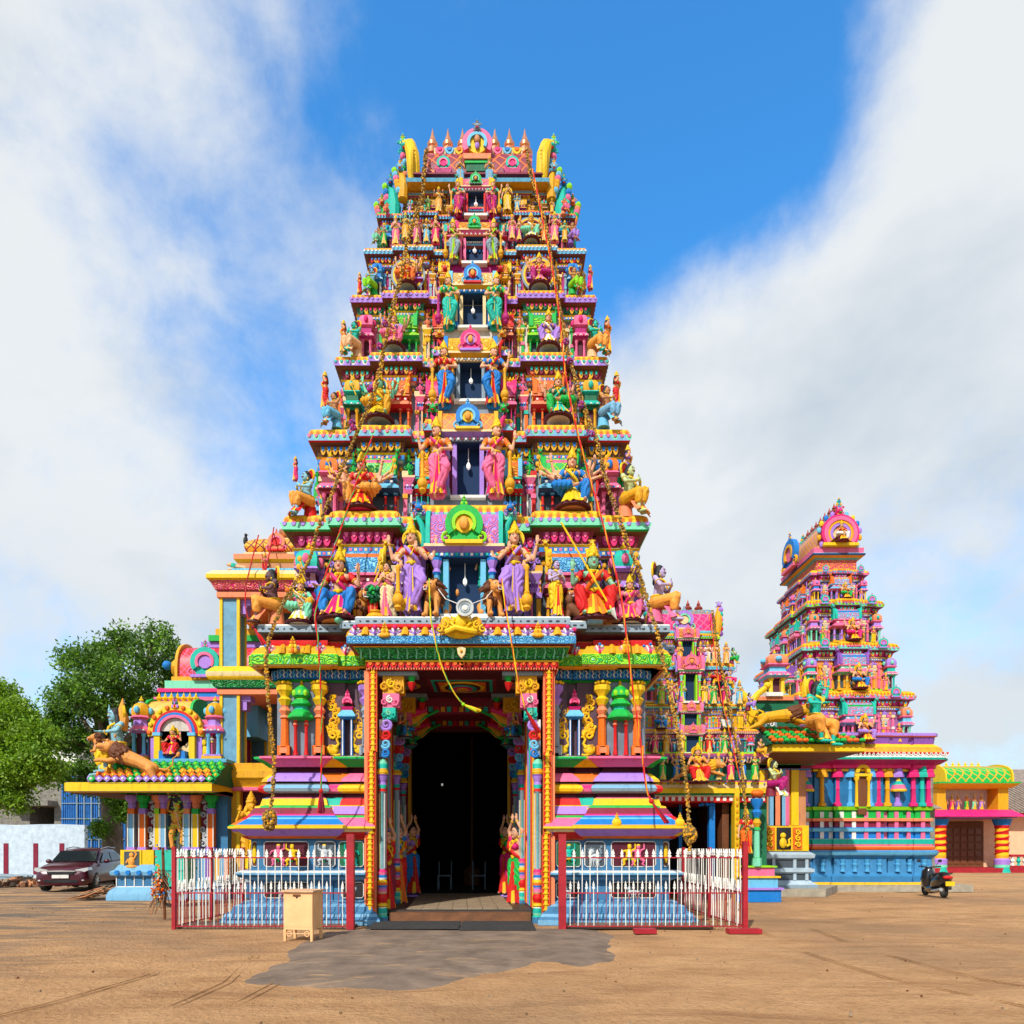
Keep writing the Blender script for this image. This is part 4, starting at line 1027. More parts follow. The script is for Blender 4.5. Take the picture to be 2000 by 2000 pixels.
	for q in (-1, 1):
		mb = MB(); mb.set(c + s * 2.50, YW - .0, 0)
		xs = .28
		for j in range(9):
			t = j / 8; x = q * (xs + .06 * math.sin(t * 9)); zz = z0 + .45 + t * .82; r = .12 * (1 - .45 * t)
			spiral(mb, x, zz, -.03, r, 'gold' if j % 2 else 'yel', 1.25, 90 * j, q if j % 2 else -q, .34, 10)
			mb.ell((x - q * r * .9, -.01, zz + .03), (r * .6, .04, r * .9), 'gold', 8, 5)
		mb.ell((q * .30, -.03, z0 + .14), (.14, .06, .11), 'yel', 10, 6); mb.tube([(q * .22, -.05, z0 + .18), (q * .16, -.06, z0 + .26), (q * .20, -.06, z0 + .36), (q * .15, -.07, z0 + .42), (q * .10, -.07, z0 + .40)], [.05, .03, .028, .035, .012], 'yel', 8)
		mb.tube([(q * .34, -.03, z0 + .05), (q * .22, -.04, z0 + .02), (q * .12, -.04, z0 + .03)], .022, 'yel', 6)
		for j in range(4): mb.tube([(q * .26, -.07, z0 + .12 + .025 * j), (q * .36, -.08, z0 + .15 + .03 * j)], .012, 'gold', 5)
		mb.build('swan_scroll_relief', wall)
	# painted relief panels on the plinth
	yq = YW - .42
	def panel(xa, xb, za, zb, bg, name, fn, yoff=0):
		mb = MB(); a, b = sorted((c + s * xa, c + s * xb)); w, h = b - a, zb - za; q = .05
		y = yq - yoff
		o = [(a + q, za), (b - q, za), (b, za + q), (b, zb - q), (b - q, zb), (a + q, zb), (a, zb - q), (a, za + q)]
		mb.prism(o, y - .012, y + .01, 'wht'); e = .018
		o = [(a + q, za + e), (b - q, za + e), (b - e, za + q), (b - e, zb - q), (b - q, zb - e), (a + q, zb - e), (a + e, zb - q), (a + e, za + q)]
		mb.prism(o, y - .016, y + .01, bg); mb.set((a + b) / 2, y - .03, za + .02, 0, s, h - .05); fn(mb, w / (h - .05)); mb.build(name, base)
	def dancer(mb, x, sk, cl, mx=1, tilt=0):
		L = lambda pts, r, m: mb.tube([(x + mx * a, 0, b) for a, b in pts], r, m, 8)
		mb.ell((x + mx * .02, -.01, .80), (.085, .06, .10), sk, 10, 7); mb.ell((x + mx * .02, .0, .88), (.09, .05, .06), 'yel', 8, 5)
		mb.ell((x, 0, .58), (.15, .08, .16), sk, 10, 7); mb.ell((x, 0, .42), (.15, .09, .13), sk, 10, 7); mb.ell((x, -.02, .33), (.16, .09, .08), cl, 10, 6)
		L([(-.12, .66), (-.28, .62), (-.34, .48)], [.05, .045, .03], sk); L([(.12, .66), (.27, .74), (.26, .95)], [.05, .04, .03], sk)
		L([(-.08, .34), (-.22, .26), (-.20, .08), (-.27, .02)], [.09, .075, .05, .035], sk); L([(.08, .34), (.26, .22), (.20, .08), (.28, .02)], [.09, .075, .05, .035], sk)
		L([(-.09, .68), (.0, .56), (.09, .68)], [.012] * 3, 'yel'); L([(-.12, .37), (0, .33), (.12, .37)], [.02] * 3, 'grn'); L([(0, .33), (.02, .16)], [.04, .02], 'grn')
		for q in (-1, 1): mb.ell((x + mx * .02 + q * .03, -.065, .81), .011, 'blk', 6, 4)
		mb.ell((x + mx * .02, -.065, .76), (.02, .01, .008), 'red', 6, 4)
	def winged(mb, x):
		dancer(mb, x, 'sgry', 'gry', 1)
		for q in (-1, 1):
			for j in range(5): mb.tube([(x + q * .08, .02, .62 - .03 * j), (x + q * (.34 - .03 * j), .02, .88 - .10 * j)], [.03, .012], 'gry', 6)
	def beast(mb, x, k=1.0, c='sgry'):
		mb.ell((x, 0, .36), (.24 * k, .07, .17), c, 10, 7); mb.ell((x - .18 * k, -.01, .62), (.12, .07, .12), c, 10, 7)
		for j in range(8):
			a = j * .785; spiral(mb, x - .18 * k + .13 * math.cos(a), .62 + .13 * math.sin(a), 0, .05, 'gry', 1.1, 45 * j, 1, .4, 7)
		for j in range(5): spiral(mb, x + (.24 + .02 * j) * k, .30 + .13 * j, 0, .09 - .008 * j, 'gry', 1.3, 90, 1 if j % 2 else -1, .35, 9)
		for xx in (-.16, -.04, .10, .22): mb.tube([(x + xx * k, 0, .30), (x + (xx - .04) * k, -.01, .15), (x + xx * k, 0, .03), (x + (xx - .06) * k, 0, .02)], [.05, .035, .025, .03], c, 7)
		for j in range(4): spiral(mb, x + (-.08 + .1 * j) * k, .38, -.06, .05, 'gry', 1.2, 0, 1, .3, 8)
	S = lambda py: PZ(py, YW - .45)
	z0, z1 = S(1693), S(1643)
	panel(2.02, 2.55, z0, z1, 'dgr', 'painted_figure_panel', lambda mb, w: dancer(mb, 0, 'teal', 'yel'), .10)
	panel(2.62, 3.06, z0, z1, 'dgy', 'carved_beast_panel', lambda mb, w: winged(mb, 0) if s < 0 else beast(mb, 0, .8), .10)
	if s < 0: panel(3.18, 4.13, z0, z1, 'mar', 'painted_dancers_panel', lambda mb, w: (dancer(mb, -.28, 'yel', 'red'), dancer(mb, .34, 'pink', 'grn', -1)), .10)
	else: panel(3.18, 4.13, z0, z1, 'mar', 'painted_dancers_panel', lambda mb, w: (dancer(mb, -.20, 'yel', 'grn'), dancer(mb, .18, 'pink', 'grn', 1)), .10)
	panel(4.285, 4.43, z0, z1, 'brn', 'painted_sitter_panel', lambda mb, w: mb.ell((0, 0, .5), (.09, .05, .4), 'yel'), -.01)
	z0, z1 = .53, S(1722)
	panel(2.02, 2.50, z0, z1, 'blk', 'carved_beast_panel', lambda mb, w: beast(mb, 0, .9), .10)
	panel(3.18, 4.13, z0, z1, 'blk', 'carved_beast_panel', lambda mb, w: beast(mb, .0, 1.9), .10)
	if s > 0:
		for x in (3.25, 4.55):
			mb = MB(); mb.set(c + x, YW - .84, S(1608)); mb.ell((0, 0, 0), (.10, .05, .10), 'yel'); crest(mb, 0, -.01, .03, .16, 'yel', 'gold'); mb.build('yellow_boss', base)
plain('wgry', (.15, .19, .24), .6, var=.25); plain('wpur', (.075, .03, .05), .6, var=.3); plain('sgry', (.42, .47, .50), .55, var=.2)
MATS['gcar'] = ornament('grn', 'lime', 5.5, 'mint'); MATS['navb'] = paint('blu'); MATS['frz'] = ornament('mar', 'org', 7, 'gold')
wing(-1); wing(1)

# ---- portal
YF = 14.38
c0 = cxz(2)
def portal():
	mb = MB()
	zt = PZ(1307, YF)
	# red edge strips with yellow chain
	parts = []
	for s in (-1, 1):
		mb = MB(); a, b = sorted((s * 1.75, s * 1.99)); mb.box(c0 + a, c0 + b, YF + .06, YW + .3, 0.12, zt, 'sal')
		for k in range(3):
			za = .14 + k * (zt - .14) / 3; zb = .14 + (k + 1) * (zt - .14) / 3; o = (.16 + .02 * (2 - k))
			x = s * 1.83 + .018 * (k - 1) * 1.7; mb.box(c0 + x - .075, c0 + x + .075, YF, YF + .07, za, zb - .01, 'red'); mb.box(c0 + x - .085, c0 + x - .075, YF - .01, YF + .06, za, zb - .01, 'org'); mb.box(c0 + x + .075, c0 + x + .085, YF - .01, YF + .06, za, zb - .01, 'org')
			n = 15
			for j in range(n):
				z = za + (zb - za) * (j + .5) / n
				mb.ell((c0 + x, YF - .01, z), (.045, .03, .048), 'yel', 8, 5); mb.box(c0 + x - .035, c0 + x + .035, YF - .03, YF, z + .04, z + .065, 'yel')
				for q in (-1, 1): mb.ell((c0 + x + q * .045, YF - .01, z - .02), (.018, .02, .022), 'gold', 6, 4)
		mb.box(c0 + s * 1.80 - .17, c0 + s * 1.80 + .17, YF - .04, YF + .1, 0, .14, 'stb')
		mb.build('chain_border_strip', tower)
	# inner columns with stacked brackets, three deep
	for d, y in enumerate((14.62, 16.7, 18.7)):
		for s in (-1, 1):
			mb = MB(); x = c0 + s * 1.64; k = s
			if d: x = cs(y) + s * 1.52
			S = lambda py: PZ(py, 14.6)
			zz = [(0.02, .20, 'stb'), (.10, .18, 'stb')]
			pr = [(.17, .0, 'stb'), (.17, .13, 'teal'), (.13, .16, 'mint'), (.15, .22, 'teal'), (.13, .32, 'wht'), (.12, .34, 'yel'), (.15, .37, 'yel'), (.12, .42, 'org'), (.12, .44, 'red'), (.155, .50, 'red'), (.155, .56, 'red'), (.11, .62, 'crm'), (.14, .66, 'pink'), (.12, .72, 'lil'), (.13, .76, 'blu'), (.15, .80, 'org'), (.15, .86, 'yel'), (.12, .92, 'wht'),
				  (.14, .96, 'blu'), (.12, 1.02, 'pink'), (.14, 1.08, 'hot'), (.10, 1.14, 'gry'), (.09, 2.75, 'gry'), (.12, 2.78, 'red'), (.10, 2.84, 'teal'), (.13, 2.92, 'lil'), (.10, 2.98, 'lil'), (.16, 3.10, 'pur'), (.16, 3.14, 'yel'), (.19, 3.18, 'gold'), (.14, 3.26, 'teal'), (.16, 3.36, 'mint'), (.10, 3.46, 'teal')]
			pr = [(r * .72, z + (.2 if d else 0), m) for r, z, m in pr]
			mb.lathe(x, y, pr, 'stb', 10)
			for j in range(8):
				a = j * math.pi / 4; mb.tube([(x + .07 * math.cos(a), y + .07 * math.sin(a), 1.16), (x + .07 * math.cos(a), y + .07 * math.sin(a), 2.74)], .009, ('wht', 'yel', 'teal', 'wht')[j % 4], 5, False)
			mb.build('column', tower)
			mb = MB(); z = 3.50
			for j, (m, m2, r) in enumerate((('blu', 'gry', .12), ('sky', 'gry', .13), ('red', 'org', .14), ('lil', 'wht', .16), ('teal', 'mint', .18), ('pink', 'wht', .23), ('gold', 'yel', .29))):
				h = r * 1.08 + .05
				if j >= 4:
					mb.box(min(x - k * .02, x - k * (r * 1.6)), max(x - k * .02, x - k * (r * 1.6)), y - .10, y + .2, z, z + h, m)
					for q in range(3): spiral(mb, x - k * (.06 + q * r * .5), z + h * (.35 + .2 * (q % 2)), y - .12, r * .35, m2 if q % 2 else m, 1.4, 90 * q, -k, .3, 10)
				else: spiral(mb, x - k * r * .6, z + h * .5, y - .08, r * .8, m, 1.5, 200, -k, .34, 14); mb.box(x - .06, x + .06, y - .05, y + .15, z, z + h, m2)
				z += h
			mb.box(min(x + k * .1, x - k * .75), max(x + k * .1, x - k * .75), y - .16, y + .25, z + .0, z + .10, 'gry'); mb.box(min(x + k * .1, x - k * .80), max(x + k * .1, x - k * .80), y - .19, y + .25, z + .10, z + .14, 'wht')
			mb.lathe(x - k * .62, y - .02, [(.01, z - .30, 'red'), (.06, z - .22, 'red'), (.09, z - .12, 'grn'), (.05, z - .1, 'grn'), (.08, z, 'grn')], 'red', 8)
			mb.build('scroll_bracket', tower)
	# passage walls, painted ceiling, floor
	zi = PZ(1310, 14.6)
	mb = MB()
	for s in (-1, 1):
		for j in range(16):
			a, b = 14.75 + j * .335, 14.75 + (j + 1) * .335
			q0 = cs(b); mb.box(*sorted((q0 + s * 1.62, q0 + s * 1.70)), a, b, .2, zi, 'pmar'); mb.box(*sorted((q0 + s * 1.57, q0 + s * 1.62)), a + .04, a + .10, .3, zi - .6, ('gold', 'red', 'teal', 'lil')[j % 4]); mb.box(*sorted((q0 + s * 1.58, q0 + s * 1.62)), a + .14, a + .2, .3, zi - .6, ('grn', 'org', 'yel', 'hot')[j % 4])
	mb.build('passage_wall', tower)
	mb = MB(); mb.box(c0 - 1.86, c0 + 1.86, 14.6, 20.1, zi - .02, zi + .1, 'pmar')
	cyy = 15.75
	for q, m in ((1.0, 'gold'), (.9, 'pmar'), (.8, 'teal'), (.72, 'mar'), (.62, 'org')):
		mb.box(c0 - .85 * q, c0 + .85 * q, cyy - .7 * q, cyy + .7 * q, zi - .03 - .012 * (1.1 - q) * 10, zi - .02, m)
	for q in range(5):
		mb.T = None
		r = .5 - q * .09; mb.lathe(c0, cyy, [(r, zi - .10 - .012 * q), (r, zi - .05)], ('yel', 'mar', 'teal', 'hot', 'gold')[q], 24)
	for s in (-1, 1):
		for q in range(4): r = .34 - q * .08; mb.lathe(c0 + s * 1.3, cyy, [(r, zi - .06 - .012 * q), (r, zi - .03)], ('gold', 'pur', 'org', 'teal')[q], 20)
	mb.build('painted_ceiling', tower)
	for j, y in enumerate((17.0, 18.9)):
		c_ = cs(y); mb = MB(); mb.box(c_ - 1.66, c_ + 1.66, y, y + .35, zi - .45, zi, 'pmar')
		for i in range(24): mb.box(c_ - 1.8 + i * .15, c_ - 1.7 + i * .15, y - .03, y, zi - .40, zi - .28, ('gold', 'teal', 'red')[i % 3])
		for s in (-1, 1):
			mb.tube([(c_ + s * 1.6, y, zi - 1.0), (c_ + s * 1.45, y - .05, zi - .72), (c_ + s * 1.05, y - .05, zi - .62), (c_ + s * .8, y - .02, zi - .42)], [.2, .17, .14, .1], 'gold', 8)
			mb.tube([(c_ + s * 1.5, y - .1, zi - .55), (c_ + s * 1.1, y - .12, zi - .45), (c_ + s * .8, y - .1, zi - .36)], [.12, .11, .08], 'hot', 8); mb.tube([(c_ + s * 1.7, y - .12, zi - 1.05), (c_ + s * 1.2, y - .14, zi - .84), (c_ + s * .85, y - .1, zi - .55), (c_ + s * .5, y - .1, zi - .38)], .035, 'grn', 6)
		mb.build('passage_beam', tower)
	mb = MB(); ye = 20.0; c_ = cs(ye); w2 = 98 * ye / 1350; z2 = PZ(1432, ye)
	for s in (-1, 1): mb.box(*sorted((c_ + s * (w2 + .02), c_ + s * 1.66)), ye - .06, ye + .3, .2, zi, 'pmar'); mb.box(*sorted((c_ + s * (w2 - .06), c_ + s * (w2 + .02))), ye - .1, ye + .2, .3, z2, 'gold')
	mb.box(c_ - 1.66, c_ + 1.66, ye - .04, ye + .3, z2 + .06, zi, 'brn')
	mb.build('inner_doorway', tower)
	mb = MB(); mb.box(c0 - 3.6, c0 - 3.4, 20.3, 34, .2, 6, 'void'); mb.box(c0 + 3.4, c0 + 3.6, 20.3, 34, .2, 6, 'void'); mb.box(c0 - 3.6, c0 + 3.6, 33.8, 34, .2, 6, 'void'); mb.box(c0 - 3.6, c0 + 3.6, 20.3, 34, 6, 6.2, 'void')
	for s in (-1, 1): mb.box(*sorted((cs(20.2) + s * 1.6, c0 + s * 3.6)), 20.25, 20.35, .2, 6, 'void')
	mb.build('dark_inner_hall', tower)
	mb = MB(); mb.lathe(c0 - .1, 24.5, [(.3, .25), (.3, .8), (.12, .9), (.05, 1.0), (.05, 5.5)], 'brn', 12); mb.build('brass_pole', tower)
	mb = MB(); mb.box(c0 - 1.15, c0 - 1.09, 24, 24.03, 3.74, 3.82, 'bulb'); mb.build('glowing_spot', tower)  # added glowing box, stands in for a bright reflection in the hall
	mb = MB(); mb.box(c0 - 1.50, c0 + 1.50, 14.62, 14.86, .0, .22, 'wood'); mb.build('wooden_threshold', tower)
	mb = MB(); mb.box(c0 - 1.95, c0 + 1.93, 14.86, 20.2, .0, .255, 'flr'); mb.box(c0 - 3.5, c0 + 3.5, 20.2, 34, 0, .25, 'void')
	rr = random.Random(3)
	for i in range(7):
		for j in range(9):
			x = cs(15.0 + j * .56) - 1.15 + i * .33; y = 15.0 + j * .56
			mb.box(x + .006, x + .324, y + .006, y + .554, .25, .27 + rr.uniform(-.002, .002), 'tile')
	mb.build('passage_floor', tower)
plain('wood', (.17, .065, .022), .6, bump=(8, .4), var=.35); plain('flr', (.03, .025, .022), .5, var=.2); plain('tile', (.30, .22, .14), .6, bump=(15, .3), var=.25)
portal()

# ---- portal entablature and central eave (projects forward)
def lintel():
	Y = 13.95; S = lambda py, y=14.1: PZ(py, y); c = cxz(5.2)
	mb = MB(); hw0 = 1.88
	P = plan(c, 16.9, hw0, 16.9 - 14.42, [(0, 1, 0)])
	za = 5.28
	mould(mb, P, [(.02, za), (.06, za), (.08, za + .02), (.08, za + .15), (.12, za + .16), (.12, za + .19), (.08, za + .20), (.10, za + .22), (.22, za + .34), (.32, za + .40), (.34, za + .42), (.28, za + .43), (.42, za + .44), (.44, za + .45), (.44, za + .60), (.40, za + .62), (.34, za + .72), (.20, za + .79), (.18, za + .82), (.26, za + .84), (.26, za + .90), (.20, za + .91)],
		  ['pmar', 'red', 'pmar', 'yel', 'yel', 'pmar', 'dgr', 'gcov', 'gcov', 'gold', 'mar', 'pmar', 'sky', 'bcar', 'lbl', 'gold', 'gold', 'crm', 'red', 'red', 'mar'], capm='mar')
	def f(l, i):
		petals(mb, -l / 2 - .1, l / 2 + .1, 0, .13, .12, .16, 'red', 'org', None, .03)
		for u, w in row(l + .15, .055): mb.ell((u, -.02, .0), (.016, .015, .028), 'sal', 6, 4)
	along(mb, P, .08, za + .02, f, 'FLR')
	def g(l, i):
		for j, (u, w) in enumerate(row(l + .6, .19)):
			mb.tube([(u, .0, 0), (u, -.03, .06), (u + .02, -.10, .12), (u, -.18, .17)], [.015, .02, .018, .008], 'mint', 5); spiral(mb, u + .09, .05, -.02, .04, 'mint', 1.3, 0, 1, .22, 8)
	along(mb, P, .12, za + .22, g, 'F')
	def h(l, i):
		for j, (u, w) in enumerate(row(l + .75, .2)):
			if j % 2 == 0:
				for q in range(7):
					a = R(10 + q * 160 / 6); mb.tcap((u, 0, .02), (u + .13 * math.cos(a), .05, .02 + .15 * math.sin(a)), .012, .026, 'lil' if q % 2 else 'wht', n=6)
				mb.ell((u, -.03, .17), .045, 'hot', 8, 5); mb.ell((u, -.03, .05), (.03, .03, .05), 'pur', 8, 5)
			else: mb.tube([(u, -.02, 0), (u, 0, .08), (u, .07, .17)], [.075, .07, .05], 'gold', 6)
	along(mb, P, .40, za + .61, h, 'FLR')
	o = mb.build('portal_lintel', tower)
	zb = za + .62
	for x in (-1.55, 1.55):
		mb = MB(); mb.set(c + x, 14.42 - .45, za + .60); crest(mb, 0, 0, 0, .25, 'gold', 'yel', 'org'); mb.ell((0, -.02, .0), (.12, .04, .05), 'gold'); mb.build('gilt_crest', o)
	mb = MB(); mb.set(c, 14.42 - .36, za + .22); mb.prism([(-.09, .14), (0, .18), (.09, .14), (.07, .02), (0, -.06), (-.07, .02)], -.04, .04, 'crm'); mb.ell((0, -.05, .08), .03, 'gold'); mb.build('heart_boss', o)
	# golden seated relief
	mb = MB(); mb.set(c, 14.42 - .48, za + .60)
	mb.ell((0, 0, .10), (.36, .10, .18), 'yel', 14, 8); mb.ell((0, -.06, .25), (.13, .09, .16), 'yel'); mb.ell((0, -.06, .42), (.07, .07, .085), 'yel'); mb.lathe(0, -.05, [(.07, .46), (.05, .52), (.01, .58)], 'yel', 8)
	mb.tube([(-.3, -.08, .04), (-.1, -.16, .1), (.1, -.16, .05), (.3, -.08, .04)], .06, 'yel', 8)
	for s in (-1, 1):
		mb.tube([(s * .1, -.07, .32), (s * .2, -.08, .22), (s * .13, -.14, .14)], [.04, .035, .025], 'yel', 8); mb.ell((s * .3, 0, .24), (.12, .06, .14), 'gold')
		for q in range(3): spiral(mb, s * (.2 + .12 * q), .26 - .08 * q, -.08, .08, 'yel', 1.2, 90, s, .3, 9)
	mb.build('gilded_seated_relief', o)
plain('p_', (.5, .5, .5))
MATS['gcov'] = ornament('dgr', 'grn', 6, 'mint'); MATS['bcar'] = ornament('blu', 'sky', 8, 'wht')
lintel()

# ---- ledges and storeys
ZL = [6.34, 8.97, 11.25, 13.20, 14.93, 16.28, 17.33, 18.08]
HW = [4.32, 3.92, 3.60, 3.14, 2.88, 2.66, 2.42, 1.86]
YL = [14.35, 15.25, 15.90, 16.30, 16.65, 16.92, 17.15, 17.38]
ST = [
	dict(base='wht', base2='pink', wall='dgy', line='crm', frieze='pmar', edge='grn', band='mint', band2='lil', band3='sal', f2='mag', f3='dgy', f4='hot',
		 kuta=('gold', 'hot', 'lil', 'mar', 'teal', 'pink'), sala=('gold', 'gold', 'pink', 'pmar', 'yel', 'org'), lat='o:blu,sky,6', sala2=('crm', 'lil', 'gold', 'pmar', 'lil', 'pink'), lat2='l:lil,pink,4', panj=('lil', 'pink', 'lil', 'pur'), leaf='lil'),
	dict(base='wht', base2='hot', wall='wgry', line='blu', frieze='brn', edge='red', band='lbl', band2='pink', band3='mint', f2='gold', f3='pmar',
		 kuta=('gold', 'pink', 'pink', 'pmar', 'org', 'blu'), sala=('gold', 'red', 'sky', 'nav', 'grn', 'pink'), lat='l:grn,lime,4', sala2=('gold', 'teal', 'teal', 'red', 'sky', 'org'), lat2='o:gold,org,5', panj=('wht', 'wht', 'pink', 'lil'), leaf='grn'),
	dict(base='wht', base2='pink', wall='wgry', line='crm', frieze='pmar', edge='brn', band='lil', band2='teal', band3='wht', f2='pmar', f3='gry',
		 kuta=('gold', 'gold', 'teal', 'dgr', 'gold', 'teal'), sala=('pink', 'org', 'sal', 'red', 'org', 'org'), lat='o:org,sal,5', sala2=('hot', 'hot', 'pink', 'pmar', 'hot', 'hot'), lat2='l:hot,pink,4', panj=('gold', 'pch', 'pink', 'blu'), leaf='pink'),
	dict(base='gry', base2='crm', wall='wal', line='crm', frieze='dgr', edge='pmar', band='lil', band2='lil', f2='dgr', f3='teal',
		 kuta=('gold', 'pink', 'pink', 'mag', 'pink', 'hot'), sala=('gold', 'grn', 'lime', 'grn', 'grn', 'grn'), lat='o:grn,lime,6', sala2=('gold', 'pink', 'sal', 'pmar', 'red', 'org'), lat2='o:red,org,5', panj=('crm', 'crm', 'yel', 'gold'), leaf='sal'),
	dict(base='gry', base2='pink', wall='mag', line='blu', frieze='pmar', edge='pmar', band='sky', band2='wht', f2='red', f3='gold',
		 kuta=('gold', 'wht', 'sky', 'blu', 'blu', 'blu'), sala=('gold', 'gry', 'lil', 'mag', 'gold', 'gold'), lat='o:gold,crm,6', sala2=('gold', 'gold', 'gold', 'gold', 'yel', 'gold'), lat2='o:gold,org,6', panj=('gold', 'wht', 'gold', 'org'), leaf='gold'),
	dict(base='gry', base2='hot', wall='mag', line='crm', frieze='mag', edge='pmar', band='sky', band2='hot', f2='red', f3='gold',
		 kuta=('gold', 'pink', 'sky', 'blu', 'teal', 'blu'), sala=('gold', 'teal', 'gold', 'mag', 'teal', 'gold'), lat='o:crm,gold,6', sala2=('hot', 'pink', 'pink', 'red', 'teal', 'pink'), lat2='o:pink,hot,6', panj=('gold', 'wht', 'sky', 'org'), leaf='hot'),
	dict(base='blu', base2='pmar', wall='gold', line='gold', frieze='gold', edge='gold', band='sky', band2='gold', f2='brn', f3='yel',
		 kuta=('gold', 'gold', 'gold', 'brn', 'teal', 'pink'), sala=('grn', 'teal', 'gold', 'mag', 'gold', 'gold'), lat='o:crm,gold,6', sala2=('gold', 'gold', 'gold', 'brn', 'teal', 'gold'), lat2='o:gold,crm,6', panj=('gold', 'wht', 'gold', 'sal'), leaf='sal')]
DOOR = [(.78, 1204, 1095), (.60, 974, 870), (.58, 787, 714), (.54, 644, 580), (.47, 519, 468), (.43, 426, 380)]   # width, foot and head in the photograph
DTOP = [975, 788, 645, 520, 427, 352]
PED = [dict(lat='o:pink,lil,5', rib='teal', horn='teal', yali='blu', n=('grn', 'lime', 'yel')), dict(lat='l:org,gold,5', rib='gold', horn='hot', yali='grn', n=('blu', 'sky', 'yel')), dict(lat='o:yel,gold,6', rib='blu', horn='red', yali='gold', n=('hot', 'pink', 'lil')),
	   dict(lat='o:gold,crm,6', rib='sky', horn='org', yali='red', n=('blu', 'sky', 'red')), dict(lat='o:org,gold,6', rib='hot', horn='mag', yali='blu', n=('grn', 'teal', 'grn')), dict(lat='o:sal,pink,6', rib='gold', horn='pink', yali='teal', n=('grn', 'mint', 'blk')), dict(lat='o:gold,yel,6', rib='org', horn='grn', yali='gold', n=('hot', 'pink', 'sal'))]
DC = [('sky', 'blu', 'lil', 'teal'), ('lil', 'gry', 'lil', 'pmar'), ('gry', 'crm', 'gold', 'gry'), ('crm', 'blu', 'gold', 'blu'), ('pink', 'sal', 'pink', 'mag'), ('red', 'gry', 'pink', 'mag'), ('grn', 'gry', 'grn', 'gold')]
LEDGE_Y = list(YL)
for i in range(7):
	z0, z1 = ZL[i], ZL[i + 1]; k = (z1 - z0) / 2.35; cx = cxz((z0 + z1) / 2)
	hd, hd2 = CY - YL[i], CY - YL[i + 1]
	t, wh, wd = storey(tower, cx, CY, HW[i], hd, HW[i + 1] + .0, hd2, z0, z1, ST[i], k)
	if i == 6: continue
	w, pb, pt = DOOR[i]; fr = CY - wd - .30 * k; yd = fr - .5 * k; zd, zh, zp = PZ(pb, yd), PZ(pt, yd), PZ(DTOP[i], yd)
	if zd > z0 + .1: mb = MB(); mb.box(cx - w * .5 - .55 * k, cx + w * .5 + .55 * k, fr - .55 * k, fr + .1, z0, zd - .01, ST[i]['wall']); mb.build('door_podium', t)
	doorway(t, cx, fr - .02, zd, w, zh - zd, k, DC[i], dict(PED[i], h=max(.35, zp - zh - .26 * k)))
# grey statue ledge of the first storey
mb = MB(); c = cxz(6.3)
P = plan(c, 17.9, 4.10, 17.9 - 14.95, [(0, .47, .50), (.47, .56, .24), (.56, 1, .0)])
z = ZL[0]
mould(mb, P, [(-.2, z - .45), (.02, z - .40), (.02, z - .30), (.20, z - .20), (.28, z - .17), (.28, z - .03), (.26, z)], ['mar', 'gold', 'mar', 'dgy', 'gry', 'wht', 'gry'], capm='gry')
def lg(l, i):
	for j, (u, w) in enumerate(row(l + .5, .15)): mb.ell((u, -.005, 0), (.045 if j % 3 else .02, .015, .02), 'dgy', 8, 4)
along(mb, P, .28, z - .10, lg, 'FLR')
mb.build('statue_ledge', tower)
mb = MB(); mould(mb, plan(c, 17.9, 3.9, 2.75, [(0, 1, 0)]), [(0, 5.3), (0, z - .05)], ['mar']); mb.build('core_wall', tower)

